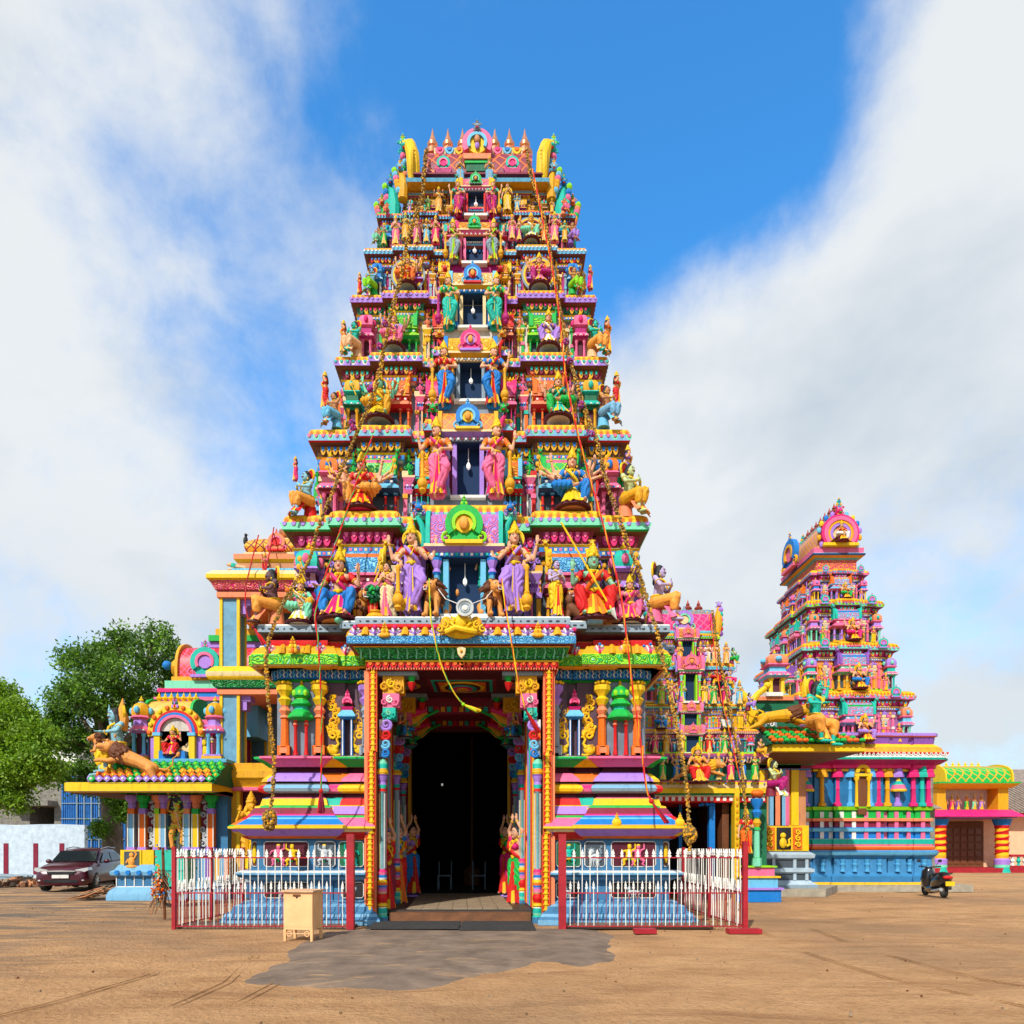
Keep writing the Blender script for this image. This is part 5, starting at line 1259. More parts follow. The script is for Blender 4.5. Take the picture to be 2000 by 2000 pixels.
# ---- crowning barrel roof
def crown():
	z0 = ZL[7]; cx = cxz(19); k = 1
	mb = MB(); yc = CY; ry = .62; hw = 1.36
	P = plan(cx, yc, 1.50, ry + .06, [(0, 1, 0)])
	mould(mb, P, [(.25, z0 - .04), (.28, z0 + .03), (.10, z0 + .06), (.0, z0 + .08), (0, z0 + .2), (.14, z0 + .26), (.14, z0 + .30), (0, z0 + .34)], ['sky', 'blu', 'wht', 'mar', 'mar', 'pmar', 'blu', 'gold'], capm='gold')
	roof = mb.build('barrel_roof_base', tower)
	mb = MB(); zb = z0 + .30
	barrel(mb, cx - hw, cx + hw, yc, zb, ry, 1.06, 'l:pmar,org,3.2', None, 14)
	mb.build('barrel_roof', roof)
	mb = MB(); mb.box(cx - 1.12, cx + 1.12, yc - ry * .72, yc + ry * .72, zb + .66, zb + .98, 'crm')
	for j, (u, w) in enumerate(row(2.2, .24)): petals(mb, cx + u - w / 2, cx + u + w / 2, yc - ry * .72, zb + .96, .16, w, ('pink', 'sky', 'yel')[j % 3], ('hot', 'blu', 'org')[j % 3], None, .03)
	mb.box(cx - 1.14, cx + 1.14, yc - ry * .76, yc + ry * .76, zb + .62, zb + .67, 'sky'); mb.build('ridge_beam', roof)
	for s in (-1, 1):   # great gilded end gables
		mb = MB(); x = cx + s * 1.62
		o = [(-.62, 0), (-.80, .35), (-.84, .75), (-.70, 1.15), (-.42, 1.42), (-.12, 1.58), (0, 1.85), (.12, 1.58), (.42, 1.42), (.70, 1.15), (.84, .75), (.80, .35), (.62, 0)]
		mb.prism([(yc + a, zb - .25 + b * .84) for a, b in o], *sorted((x, x + s * .10)), 'gold', axis='x')
		mb.prism([(yc + a * .8, zb - .2 + b * .7) for a, b in o], *sorted((x + s * .08, x + s * .16)), 'blu', axis='x')
		pts = [(x + s * .04, yc + a, zb - .25 + b * .84) for a, b in o]; mb.tube(pts, .075, 'yel', 8)
		for j in range(9): spiral(mb, 0, 0, 0, .01, 'gold', 1, 0, 1, .3, 4) if False else None
		pts = [(x - s * .05, yc - .52, zb - .30), (x - s * .0, yc - .60, zb + .2), (x + s * .02, yc - .62, zb + .6), (x + s * .10, yc - .52, zb + .95), (x + s * .22, yc - .40, zb + 1.08), (x + s * .28, yc - .30, zb + 1.25)]
		mb.tube(pts, [.15, .17, .17, .15, .12, .04], 'yel', 10)
		for j in range(11):
			t = j / 10 * .62; p = lerp(pts[0], pts[2], j / 10); mb.ell((p[0], p[1] - .13, p[2]), (.10, .05, .04), 'gold', 8, 5)
		mb.set(x + s * .24, yc - .42, 0); yali(mb, 0, 0, zb + 1.0, .24, 'teal', 'red'); crest(mb, s * .06, 0, zb + 1.1, .26, 'lime', 'sky', 'gold'); mb.T = None
		for j in range(6): mb.ell((x + s * (.24 + .05 * (j % 2)), yc - .40, zb + .95 - .16 * j), (.09, .10, .10), ('teal', 'pink', 'sky', 'grn', 'sal', 'blu')[j], 8, 6)
		mb.build('gilded_end_gable', roof)
	for u in (-1.20, -.80, -.42, .42, .80, 1.20):
		mb = MB(); z = zb + .98; x = cx + u
		mb.lathe(x, yc, [(.10, z), (.15, z + .05), (.08, z + .12), (.19, z + .20), (.21, z + .30), (.16, z + .38), (.09, z + .42), (.13, z + .46), (.14, z + .54), (.10, z + .58), (.08, z + .66), (.04, z + .78), (.004, z + .96)], 'copper', 14)
		mb.build('copper_finial', roof)
	mb = MB(); mb.set(cx - .02, yc - .62, (zb + .3) * .18, 0, 1, .82); z = zb + .62
	mb.arc(0, z + .36, -.1, .3, .30, .46, -30, 210, 18, 'pink'); mb.arc(0, z + .36, -.14, .1, .22, .31, -30, 210, 18, 'sky'); mb.disc(0, z + .36, -.08, .3, .3, 'yel', 16); mb.ell((0, -.14, z + .42), (.09, .08, .13), 'tan', 10, 7); mb.ell((0, -.10, z + .46), (.11, .07, .12), 'blk', 8, 6)
	mb.ell((0, -.13, z + .24), (.07, .06, .1), 'lil', 8, 6)
	mb.box(-.42, .42, -.14, .2, z - .16, z, 'sal'); mb.box(-.34, .34, -.1, .2, z - .5, z - .16, 'dgr'); mb.box(-.38, .38, -.13, .2, z - .28, z - .22, 'grn')
	yali(mb, 0, -.12, z + .80, .17, 'gry', 'hot'); crest(mb, 0, -.05, z + .88, .22, 'dgy', 'gry', 'gold'); mb.build('crowned_medallion', roof)
	for s in (-1, 1):
		mb = MB(); mb.set(cx + s * .86, yc - .66, 0); z = zb + .02
		mb.frus(-.16, .16, -.1, .2, z + .02, -.22, .22, -.14, .2, z + .1, 'pink'); nasi(mb, 0, -.08, z + .12, .17, 'teal', 'pink', 'hot'); mb.build('roof_medallion', roof)
def side_horns():
	cx = cxz(17.8)
	for s in (-1, 1):
		for j, (px, Y, z, h, c, c2) in enumerate(((2.12, 17.45, 17.40, 1.0, 'teal', 'blu'), (2.36, 17.6, 17.38, .62, 'grn', 'sal'), (1.86, 17.3, 17.9, .7, 'gold', 'sky'))):
			mb = MB(); x = cx + s * px; mb.tube([(x, Y, z - .1), (x - s * .02, Y - .02, z + .35 * h), (x + s * .02, Y, z + .7 * h), (x + s * .12, Y + .05, z + h)], [.13 * h + .03, .15 * h + .03, .11 * h, .03], c, 9)
			for q in range(6): mb.ell((x + s * (.10 + .02 * q), Y - .05, z + h * (.12 + .14 * q)), (.08, .08, .09), (c2, 'gold', c, 'pink', c2, 'lime')[q], 7, 5)
			mb.set(x + s * .06, Y - .06, 0); yali(mb, 0, 0, z + h * .92, .13, c2); crest(mb, 0, 0, z + h * .96, .2, c, c2, 'gold'); mb.build('corner_horn', tower)
side_horns()
plain('copper', (.62, .25, .12), .32, .75, var=.2)
crown()
# ================================================================== GROUND
def ground():
	m, N, L, b = _nodes('sandy_ground')
	v = obj_coord(N, L)
	n1 = noise_(N, L, v, .22, 6, .6, .4); n2 = noise_(N, L, v, 1.3, 8, .65, .2); n3 = noise_(N, L, v, 14, 6, .7)
	vt = obj_coord(N, L, (.35, 1.6, 1)); n4 = noise_(N, L, vt, 1.1, 7, .62, .8)
	c = mixc(N, L, ramp(N, L, n2, .3, .72), (.49, .265, .12), (.66, .385, .19))
	c = mixc(N, L, ramp(N, L, n4, .5, .72, 0, .8), c, (.29, .145, .07))
	c = mixc(N, L, ramp(N, L, n1, .48, .62, 0, .6), c, (.30, .185, .11))
	c = mixc(N, L, ramp(N, L, n3, .5, .75, 0, .6), c, (.27, .15, .085))
	# greyer packed dirt towards the parked car
	sx = N.new('ShaderNodeSeparateXYZ'); L.new(v, sx.inputs[0])
	f = ramp(N, L, sx.outputs[0], -5.0, -11.0); mm = N.new('ShaderNodeMath'); mm.operation = 'MULTIPLY'; L.new(f, mm.inputs[0]); L.new(ramp(N, L, n4, .42, .56), mm.inputs[1])
	c = mixc(N, L, mm.outputs[0], c, (.19, .155, .125))
	L.new(c, b.inputs['Base Color']); b.inputs['Roughness'].default_value = .95; b.inputs['Specular IOR Level'].default_value = .1
	h = N.new('ShaderNodeMath'); h.operation = 'MULTIPLY_ADD'; L.new(n2, h.inputs[0]); h.inputs[1].default_value = 1.6; L.new(n3, h.inputs[2])
	bump_(N, L, h.outputs[0], 1.0, .09, b); MATS['sand'] = m
	# fine mesh near the camera with real small undulation, coarse far away
	rg = random.Random(11)
	xs = sorted(set([-900, -300, -120, -60, -40] + [-30 + i * .5 for i in range(121)] + [40, 60, 120, 300, 900])); ys = [-60, -10] + [2 + i * .35 for i in range(90)] + [36, 40, 50, 80, 150, 400, 1200]
	from mathutils import noise as mn, Vector
	ruts = [([(-6.2, 4.2), (-5.2, 5.4), (-4.6, 7), (-4.3, 9)], .05), ([(-4.0, 4.2), (-3.3, 6), (-3.2, 8.2), (-3.6, 10.5)], .05), ([(-3.4, 4.2), (-2.7, 6), (-2.6, 8.2), (-3.0, 10.5)], .05), ([(5.5, 6.5), (4.8, 8.5), (4.7, 11), (5.2, 14)], .04), ([(6.6, 6.5), (5.9, 8.5), (5.8, 11), (6.3, 14)], .04)]
	vs = []
	for y in ys:
		for x in xs:
			z = 0
			if -30 <= x <= 30 and 2 <= y <= 33: z = .03 * mn.noise(Vector((x * .5, y * .5, 0))) + .012 * mn.noise(Vector((x * 2.1, y * 2.1, 3))) - .012
			vs.append((x, y, z))
	nx = len(xs); fs = [(j * nx + i, j * nx + i + 1, (j + 1) * nx + i + 1, (j + 1) * nx + i) for j in range(len(ys) - 1) for i in range(nx - 1)]
	mb = MB(); mb.add(vs, fs, 'sand'); o = mb.build('ground', smooth=60); tag(o, 'sandy brown open yard in front of the temple', 'ground', kind='structure')
	# tyre ruts as pressed strips
	mb = MB()
	for pts, w in ruts:
		P = []
		for i in range(len(pts) - 1):
			for t in range(8): P.append(lerp((*pts[i], 0), (*pts[i + 1], 0), t / 8))
		for i in range(len(P) - 1):
			a, q = P[i], P[i + 1]
			if i % 1 == 0:
				z = -.004
				for off in (-w, w):
					mb.tube([(a[0] + off, a[1], z), (q[0] + off, q[1], z)], .0055, 'sand', 4, False)
	o = mb.build('tyre_tracks'); tag(o, 'faint curved tyre tracks pressed in the sand', 'tracks', kind='structure')
	# worn concrete apron before the door, irregular edge
	m, N, L, b = _nodes('worn_concrete'); v = obj_coord(N, L); vt = obj_coord(N, L, (.5, 1.5, 1))
	n = noise_(N, L, v, 1.7, 9, .68, .3); n2 = noise_(N, L, vt, 2.4, 7, .7, .9)
	c = mixc(N, L, ramp(N, L, n, .35, .7), (.10, .070, .050), (.22, .155, .11)); c = mixc(N, L, ramp(N, L, n2, .54, .72, 0, .8), c, (.40, .24, .12))
	L.new(c, b.inputs['Base Color']); b.inputs['Roughness'].default_value = .85; bump_(N, L, n, .5, .03, b); MATS['conc'] = m
	edge = [(515, 1912), (560, 1880), (610, 1840), (640, 1822), (700, 1818), (1120, 1815), (1165, 1830), (1178, 1875), (1130, 1884), (1050, 1872), (990, 1880), (900, 1890), (860, 1902), (845, 1918), (800, 1928), (700, 1922), (600, 1920)]
	pts = []
	for i, (a, b2) in enumerate(edge):
		a2, b3 = edge[(i + 1) % len(edge)]
		for t in range(8):
			px = a + (a2 - a) * t / 8 + rg.uniform(-7, 7); py = b2 + (b3 - b2) * t / 8 + rg.uniform(-1.5, 1.5)
			Y = FPX * EYE / (py - PY0); pts.append((PX(px, Y), Y))
	ar = sum(pts[i][0] * pts[(i + 1) % len(pts)][1] - pts[(i + 1) % len(pts)][0] * pts[i][1] for i in range(len(pts)))
	if ar < 0: pts = pts[::-1]
	A = np.array(pts); B = np.roll(A, -1, 0); g = .11; xs = np.arange(A[:, 0].min() - .4, A[:, 0].max() + .4, g); ys = np.arange(A[:, 1].min() - .4, A[:, 1].max() + .4, g)
	X_, Y_ = np.meshgrid(xs, ys); Q_ = np.stack([X_.ravel(), Y_.ravel()], 1)[:, None, :]; d = B - A; t = np.clip(((Q_ - A) * d).sum(2) / ((d * d).sum(1) + 1e-9), 0, 1)
	D = np.sqrt((((A + t[..., None] * d) - Q_) ** 2).sum(2)).min(1); c1 = (A[:, 1] > Q_[..., 1]) != (B[:, 1] > Q_[..., 1]); xi = (B[:, 0] - A[:, 0]) * (Q_[..., 1] - A[:, 1]) / (B[:, 1] - A[:, 1] + 1e-12) + A[:, 0]
	ins = ((c1 & (Q_[..., 0] < xi)).sum(1) % 2) == 1; S_ = np.where(ins, D, -D); Zg = np.minimum(.036, .006 + S_ * .085)
	nx = len(xs); V = [(float(x), float(y), float(z)) for (x, y), z in zip(Q_[:, 0, :], Zg)]
	F = [(j * nx + i, j * nx + i + 1, (j + 1) * nx + i + 1, (j + 1) * nx + i) for j in range(len(ys) - 1) for i in range(nx - 1) if max(S_[j * nx + i], S_[(j + 1) * nx + i + 1]) > -.4]
	mb = MB(); mb.add(V, F, 'conc')
	o = mb.build('paved_apron'); tag(o, 'worn grey concrete apron before the portal', 'pavement', kind='structure')
ground()
def litter():
	r = random.Random(21); mb = MB()
	for i in range(260):
		y = 6 + 22 * r.random() ** 1.3; x = r.uniform(-.75, .8) * y; s = r.uniform(.004, .014) * (1 + y * .03); a = r.uniform(0, 3)
		if y > 14 and -7 < x < 9: continue
		mb.set(x, y, 0, a); mb.frus(-s, s, -s * .7, s * .7, -.01, -s * .6, s * .5, -s * .4, s * .5, s * .7, ('rubg', 'brn', 'rubg', 'drl')[i % 4])
	o = mb.build('pebbles', smooth=0); tag(o, 'scattered pebbles, chips and dry leaf bits on the sandy yard', 'pebbles', kind='stuff')
plain('rubg', (.28, .19, .12), .9, var=.3); plain('drl', (.16, .09, .04), .9)
litter()

# ================================================================== STATUES OF THE MAIN TOWER
def st(pose, px, py, hpx, Y, label, **k):
	"""feet or seat at photo position (px, py), hpx tall, standing at depth Y"""
	return figure(pose, label, (PX(px, Y), Y, PZ(py, Y)), hpx * Y / FPX, **k)
G = 'painted statues on the storeys of the tall gate tower'
SK = dict(skin='skin')
def statues():
	Y0 = 14.92
	# --- ledge 0 (above the portal)
	g = 'painted statues along the grey ledge above the portal'
	st('corner', 536, 1222, 112, Y0, 'dark purple-skinned man in orange loincloth seated at the left end of the grey ledge', rot=R(-62), group=g, skin='dsk', dress='osk', pleats='sal', halo='red', seatc='sal')
	st('veena', 588, 1220, 100, 14.9, 'seated woman in pale mint sari playing a long lute on the grey ledge', group=g, dress='mint', blouse='mint', pleats='wht', props=[('lute', prop_veena)], rot=R(8), seatc='wht')
	lion('lion_sit', 'brown lion with dark mane standing behind the goddess in blue trousers', (PX(712, 15.2), 15.3, 6.34), .98, R(12))
	st('throne', 664, 1216, 150, 14.9, 'seated goddess in red blouse and blue trousers left of the portal, arms spread with weapons', group=g, dress='blu', blouse='red', pleats='hot', props=WEAP, seatc='lion')
	st('pray', 757, 1210, 108, 14.75, 'standing young man with pink waist cloth and long cream-yellow skirt beside the green bush', group=g, dress='crm', pleats='pink', blouse='skin', skip=('crown',), rot=R(-25))
	st('guard4', 806, 1203, 180, 14.42, 'four-armed guardian goddess in lilac skirt and red blouse left of the first storey opening', group='door guardians of the tall gate tower', dress='lil', pleats='lil', blouse='red', halo='yel', cat='guardian statue')
	st('stand', 862, 1148, 78, 14.75, 'small standing woman in turquoise skirt left of the first storey opening', group=g, dress='teal', pleats='mint', blouse='mag', skip=('crown',))
	st('stand', 946, 1148, 78, 14.75, 'small standing woman in turquoise skirt right of the first storey opening', group=g, dress='teal', pleats='mint', blouse='mag', skip=('crown',), mx=-1)
	st('guard4', 1003, 1203, 180, 14.42, 'four-armed guardian goddess in lilac skirt and red blouse right of the first storey opening', group='door guardians of the tall gate tower', dress='lil', pleats='lil', blouse='red', halo='yel', mx=-1, cat='guardian statue')
	lion('lion_sit', 'roaring lion with dark brown mane crouching left of the first storey opening', (PX(850, 14.4), 14.4, 6.34), .78, R(-22))
	lion('lion_sit', 'roaring lion with dark brown mane crouching right of the first storey opening', (PX(961, 14.4), 14.4, 6.34), .78, R(22))
	st('male', 1085, 1208, 115, 14.6, 'standing lilac-skinned man in short yellow trousers on the grey ledge', group=g, skin='psk', dress='yel', pleats='red', rot=R(30))
	lion('lion_sit', 'roaring lion with curly dark mane beside the goddess holding the long spear', (PX(1125, 15.2), 15.3, 6.34), 1.0, R(-14))
	st('throne', 1158, 1218, 162, 14.9, 'seated green-faced goddess in red and gold sari right of the portal with a long spear', group=g, skin='gsk', dress='red', blouse='red', pleats='org', props=[('spear', prop_spear)] + WEAP, mx=-1, seatc='lion')
	st('throne', 1230, 1218, 100, 14.9, 'small seated lady in bright pink sari on the grey ledge', group=g, dress='pink', blouse='pink', pleats='hot', mx=-1, rot=R(-10), seatc='wht')
	st('corner', 1283, 1218, 116, Y0, 'lilac-skinned man in orange loincloth seated at the right end of the grey ledge', rot=R(62), group=g, skin='psk', dress='osk', pleats='pink', halo='red', seatc='pink', mx=-1)
	# demon lying under the goddess
	mb = MB(); mb.set(PX(1150, 14.6), 14.55, 6.32); mb.tcap((-.38, 0, .32), (-.1, 0, .10), .11, .13); mb.tcap((-.1, 0, .1), (.3, 0, .06), .12, .09); mb.tcap((.3, 0, .08), (.6, -.02, .05), .08, .05); mb.ell((-.42, -.03, .48), (.09, .1, .12), 'tan')
	mb.tcap((-.42, 0, .32), (-.46, -.05, .06), .06, .04); mb.tcap((-.28, 0, .32), (-.05, -.14, .05), .05, .035)
	me = fuse(mb, .02); t = thing('fallen_demon_statue', 'brown bare-chested man fallen under the feet of the spear goddess', 'statue', (PX(1150, 14.6), 14.55, 6.32))
	me.transform(__import__('mathutils').Matrix.Translation((-t.location.x, -t.location.y, -t.location.z))); add_part(t, 'body', me, 'x', dict(x='brn'))
	mb = MB(); mb.tube([(-.05, -.02, .10), (.28, -.02, .08)], [.145, .11], 'lbl', 10); mb.tube([(-.5, -.02, .42), (-.36, .05, .52), (-.34, .06, .36)], .07, 'blk', 8); add_part(t, 'loincloth', tomesh(mb, keep=True), None, {})
	# bush, pot, little bull head
	t = thing('green_bush_sculpture', 'small sculpted dark green bush on red stems between two statues', 'sculpture', (PX(728, 14.9), 14.9, 6.34))
	mb = MB(); r = random.Random(2)
	for i in range(130):
		a, b = r.uniform(0, 6.28), r.uniform(-1, 1); q = math.sqrt(1 - b * b); mb.ell((.20 * q * math.cos(a), .16 * q * math.sin(a), .72 + .18 * b), r.uniform(.025, .045), 'dgr' if i % 3 else 'grn', 6, 4)
	mb.ell((0, 0, .72), (.18, .14, .16), 'dgr'); mb.T = (t.location.x, t.location.y, t.location.z, 1, 0, 1, 1); mb2 = MB()
	mb2.V = [(x + t.location.x, y + t.location.y, z + t.location.z) for x, y, z in mb.V]; mb2.F = mb.F; mb2.M = mb.M; mb2.ml = mb.ml; mb2.build('foliage', t)
	mb = MB(); mb.set(*t.location)
	for q in range(5): mb.tube([((q - 2) * .03, 0, .1), ((q - 2) * .05, 0, .6)], .022, 'sal' if q % 2 else 'red', 6)
	mb.build('stems', t)
	t = thing('yellow_pot', 'squat ochre clay pot at the foot of the green bush', 'pot', (PX(734, 14.7), 14.7, 6.34))
	mb = MB(); mb.set(*t.location); mb.lathe(0, 0, [(.10, 0), (.20, .04), (.23, .12), (.17, .2), (.10, .22), (.13, .25), (.13, .28)], 'gold', 14); mb.build('pot', t)
	t = thing('bull_head_sculpture', 'small turquoise bull head under the blue-trousered goddess', 'sculpture', (PX(664, 14.6), 14.55, 6.32))
	mb = MB(); mb.set(*t.location); mb.ell((0, 0, .10), (.13, .12, .11), 'teal'); mb.ell((0, -.1, .03), (.08, .1, .07), 'mint'); mb.build('head', t)
	mb = MB(); mb.set(*t.location)
	for s in (-1, 1): mb.tube([(s * .08, 0, .18), (s * .16, 0, .2), (s * .15, -.03, .28)], [.03, .025, .008], 'crm', 6); mb.ell((s * .06, -.1, .12), .02, 'blk', 6, 4)
	mb.build('horns', t)
	# --- ledges 1..6
	gd = 'door guardians of the tall gate tower'; gs = 'seated statues in the middle of each storey'; gc = 'seated men looking out from the corners of each storey'
	for a, px, mx in (('left', 855, 1), ('right', 968, -1)):
		st('guard', px, 975, 158, 14.95, 'guardian in orange tunic and pink skirt %s of the second storey opening' % a, group=gd, dress='pink', pleats='hot', blouse='org', prop='gold', mx=mx, cat='guardian statue')
	for a, px, mx in (('left', 869, 1), ('right', 963, -1)):
		st('guard', px, 798, 130, 15.62, 'guardian in blue and red dress %s of the third storey opening' % a, group=gd, dress='blu', pleats='red', blouse='red' if mx > 0 else 'blu', mx=mx, cat='guardian statue')
	for a, px, mx in (('left', 877, 1), ('right', 968, -1)):
		st('guard', px, 645, 112, 16.05, 'guardian in teal costume with maroon mace %s of the fourth storey opening' % a, group=gd, dress='teal', pleats='teal', blouse='grn', prop='mag', mx=mx, cat='guardian statue')
	for a, px, mx in (('left', 886, 1), ('right', 963, -1)):
		st('guard', px, 514, 86, 16.42, 'guardian in grey and lime dress %s of the fifth storey opening' % a, group=gd, dress='gry', pleats='lime', blouse='pmar', mx=mx, cat='guardian statue')
	for a, px, mx in (('left', 895, 1), ('right', 962, -1)):
		st('guard', px, 424, 74, 16.75, 'guardian in crimson dress %s of the topmost opening' % a, group=gd, dress='mag', pleats='hot', blouse='teal', mx=mx, cat='guardian statue')
	for a, px, mx in (('left', 899, 1), ('right', 956, -1)):
		st('pray', px, 366, 62, 16.95, 'bare-chested worshipper in pale blue cloth %s of the top medallion' % a, group=G, dress='lbl', pleats='lbl', blouse='tan', skin='tan', crown='gold', mx=mx)
	W = WEAP; RG = [('ring_halo', prop_ring)]
	st('seat8', 707, 1003, 124, 15.3, 'seated many-armed goddess in red and orange sari left on the second storey', group=gs, dress='osk', blouse='red', pleats='red', props=W, mx=-1, seatc='hot')
	st('seat8', 1117, 1000, 128, 15.3, 'seated many-armed goddess in royal blue sari right on the second storey', group=gs, dress='blu', blouse='blu', pleats='yel', props=W, seatc='tan')
	st('seat4', 742, 828, 104, 15.92, 'seated green-faced goddess in mustard sari with blue halo left on the third storey', group=gs, skin='mint', dress='gold', blouse='gold', pleats='yel', props=W, halo='sky', seatc='gry')
	st('seat4', 1090, 825, 102, 15.92, 'seated goddess in bright green sari right on the third storey', group=gs, dress='grn', blouse='dgr', pleats='teal', mx=-1, seatc='wal')
	st('seat4', 770, 686, 82, 16.35, 'seated goddess in pink sari with hand raised left on the fourth storey', group=gs, dress='pink', blouse='lil', pleats='pink', seatc='gry')
	st('throne', 1071, 686, 84, 16.35, 'seated god in lilac trousers right on the fourth storey', group=gs, dress='lil', blouse='pur', pleats='wht', seatc='gry')
	st('seat4', 796, 566, 72, 16.7, 'seated goddess in orange inside a grey ring, left on the fifth storey', group=gs, dress='org', blouse='org', pleats='red', props=RG, seatc='gry')
	st('seat4', 1053, 566, 74, 16.7, 'seated goddess in maroon inside a grey ring, right on the fifth storey', group=gs, dress='mag', blouse='red', pleats='pink', props=RG, mx=-1, seatc='gry')
	st('seat4', 1037, 478, 64, 16.95, 'seated elephant-headed deity in mint cloth inside a golden ring on the sixth storey', group=gs, skin='osk', dress='mint', blouse='osk', pleats='wht', props=RG, seatc='gry')
	t = [('corner', 592, 1015, 106, 15.3, 'blue-skinned bearded man in orange cloth at the left corner of the second storey', -66, 'bsk', 'osk', 'red'), ('corner', 1236, 1014, 120, 15.3, 'pale green-skinned man in yellow and orange cloth at the right corner of the second storey', 66, 'lgs', 'gold', 'sal'),
		 ('corner', 645, 838, 80, 15.95, 'tan-skinned man in sky blue cloth at the left corner of the third storey', -66, 'tan', 'sky', 'sky'), ('corner', 1192, 836, 92, 15.95, 'tan-skinned man in sky blue cloth at the right corner of the third storey', 66, 'tan', 'lbl', 'sky'),
		 ('corner', 685, 702, 82, 16.35, 'teal-skinned man with peach legs at the left corner of the fourth storey', -60, 'teal', 'pch', 'pch'), ('corner', 1170, 702, 86, 16.35, 'teal-skinned man with peach legs at the right corner of the fourth storey', 60, 'teal', 'osk', 'pch'),
		 ('corner', 718, 580, 62, 16.7, 'grey-skinned man in lime green cloth at the left corner of the fifth storey', -55, 'lbl', 'lime', 'grn'), ('corner', 1130, 578, 62, 16.7, 'brown-skinned man in lime green cloth at the right corner of the fifth storey', 55, 'tan', 'lime', 'grn'),
		 ('corner', 730, 482, 42, 16.97, 'small mint-robed figure at the left corner of the sixth storey', -55, 'tan', 'mint', 'mint'), ('corner', 1127, 478, 48, 16.97, 'small violet-robed figure at the right corner of the sixth storey', 55, 'tan', 'lil', 'pur'),
		 ('corner', 746, 420, 27, 17.0, 'tiny salmon figure at the left corner of the seventh storey', -55, 'sal', 'sal', 'pink'), ('corner', 1112, 420, 36, 17.0, 'tiny salmon figure at the right corner of the seventh storey', 55, 'sal', 'pink', 'sal')]
	for p, px, py, h, Y, lb, ro, sk, dr, pl in t:
		st(p, px + (11 if ro < 0 else -11), py, h * .9, Y, lb, rot=R(ro * .72), mx=-1 if ro > 0 else 1, skin=sk, dress=dr, pleats=pl, halo='red' if h > 50 else None, group=gc, seatc=pl)
	t = [('stand', 578, 940, 50, 16.2, 'flute-playing figure in pink leaning out above the left edge of the second storey', -70, 'skin', 'hot'), ('stand', 1225, 950, 82, 15.8, 'bare-armed figure reaching out above the right edge of the second storey', 70, 'skin', 'pur'),
		 ('stand', 636, 800, 76, 16.2, 'red-crowned figure behind the blue-clothed man, left side of the third storey', -70, 'skin', 'red'), ('stand', 1203, 800, 76, 16.2, 'red-trousered figure with outstretched arm, right side of the third storey', 70, 'skin', 'red'),
		 ('stand', 672, 690, 66, 16.6, 'small orange figure peeping behind the teal man on the left', -70, 'skin', 'org'), ('stand', 1185, 690, 74, 16.6, 'small orange figure with raised arm behind the teal man on the right', 70, 'skin', 'org'),
		 ('stand', 703, 575, 44, 16.8, 'small red figure at the left outline of the fifth storey', -70, 'skin', 'red'), ('stand', 1152, 566, 50, 16.8, 'small red figure with raised arm at the right outline of the fifth storey', 70, 'skin', 'hot')]
	for p, px, py, h, Y, lb, ro, sk, dr in t: st('blow', px, py, h, Y, lb, rot=R(ro), skin=sk, dress=dr, pleats='osk', blouse=dr, group=G)
	t = [(750, 480, 45, 'grn', 'psk', 'small kneeling figure in green beside a pink saree woman'), (773, 482, 62, 'pink', 'skin', 'slim woman in pink sari, leftmost on the sixth storey'), (792, 470, 56, 'gold', 'gsk', 'man in golden cloth behind the pink women, sixth storey'), (815, 480, 62, 'pink', 'skin', 'woman in pale pink skirt and yellow top on the sixth storey'), (851, 478, 58, 'hot', 'skin', 'woman in hot pink sari near the centre of the sixth storey'), (833, 476, 50, 'sky', 'tan', 'small dancer in pale blue cloth on the sixth storey'),
		 (1000, 470, 52, 'pink', 'skin', 'woman in rose sari right of the sixth storey opening'), (1014, 472, 46, 'mag', 'skin', 'dark pink lady beside the golden ring'), (1083, 475, 62, 'pink', 'skin', 'tall woman in pink sari right of the golden ring'), (1103, 472, 42, 'gold', 'teal', 'teal-faced figure in yellow cloth, sixth storey'), (1062, 474, 44, 'org', 'skin', 'small orange figure right of the golden ring'),
		 (857, 418, 54, 'osk', 'tan', 'bare brown figure with orange cloth left on the seventh storey'), (991, 416, 64, 'yel', 'skin', 'golden-clad god with raised arms right on the seventh storey'), (836, 412, 30, 'grn', 'gsk', 'tiny green figure left on the seventh storey'), (1010, 414, 36, 'sky', 'bsk', 'tiny blue figure right on the seventh storey'), (1078, 417, 30, 'gold', 'tan', 'tiny golden figure, far right on the seventh storey'), (800, 417, 26, 'lil', 'bsk', 'tiny blue-skinned figure beside the left garland, seventh storey')]
	for i, (px, py, h, dr, sk, lb) in enumerate(t):
		Y = 16.92 if py > 440 else 17.15
		st(('stand', 'pray', 'blow')[i % 3], px, py, h, Y, lb, dress=dr, blouse=dr, skin=sk, pleats='crm' if dr != 'crm' else 'red', mx=1 if i % 2 else -1, group=G)
	# women on the passage walls
	gj = 'women with raised hands along the passage walls'
	t = [(775, 1766, 160, 16.9, -1, 'woman with joined raised hands, blue blouse and red trousers, on the left passage wall', 'red', 'blu'), (803, 1746, 140, 19.0, -1, 'woman with joined raised hands in blue trousers, deeper on the left passage wall', 'blu', 'lil'),
		 (1010, 1766, 160, 16.9, 1, 'woman with joined raised hands in green and red sari, on the right passage wall', 'grn', 'hot'), (992, 1746, 140, 19.0, 1, 'woman with joined raised hands in pink trousers, deeper on the right passage wall', 'hot', 'grn'),
		 (752, 1784, 170, 15.4, -1, 'woman in dark red with raised hands, nearest on the left passage wall', 'pmar', 'red')]
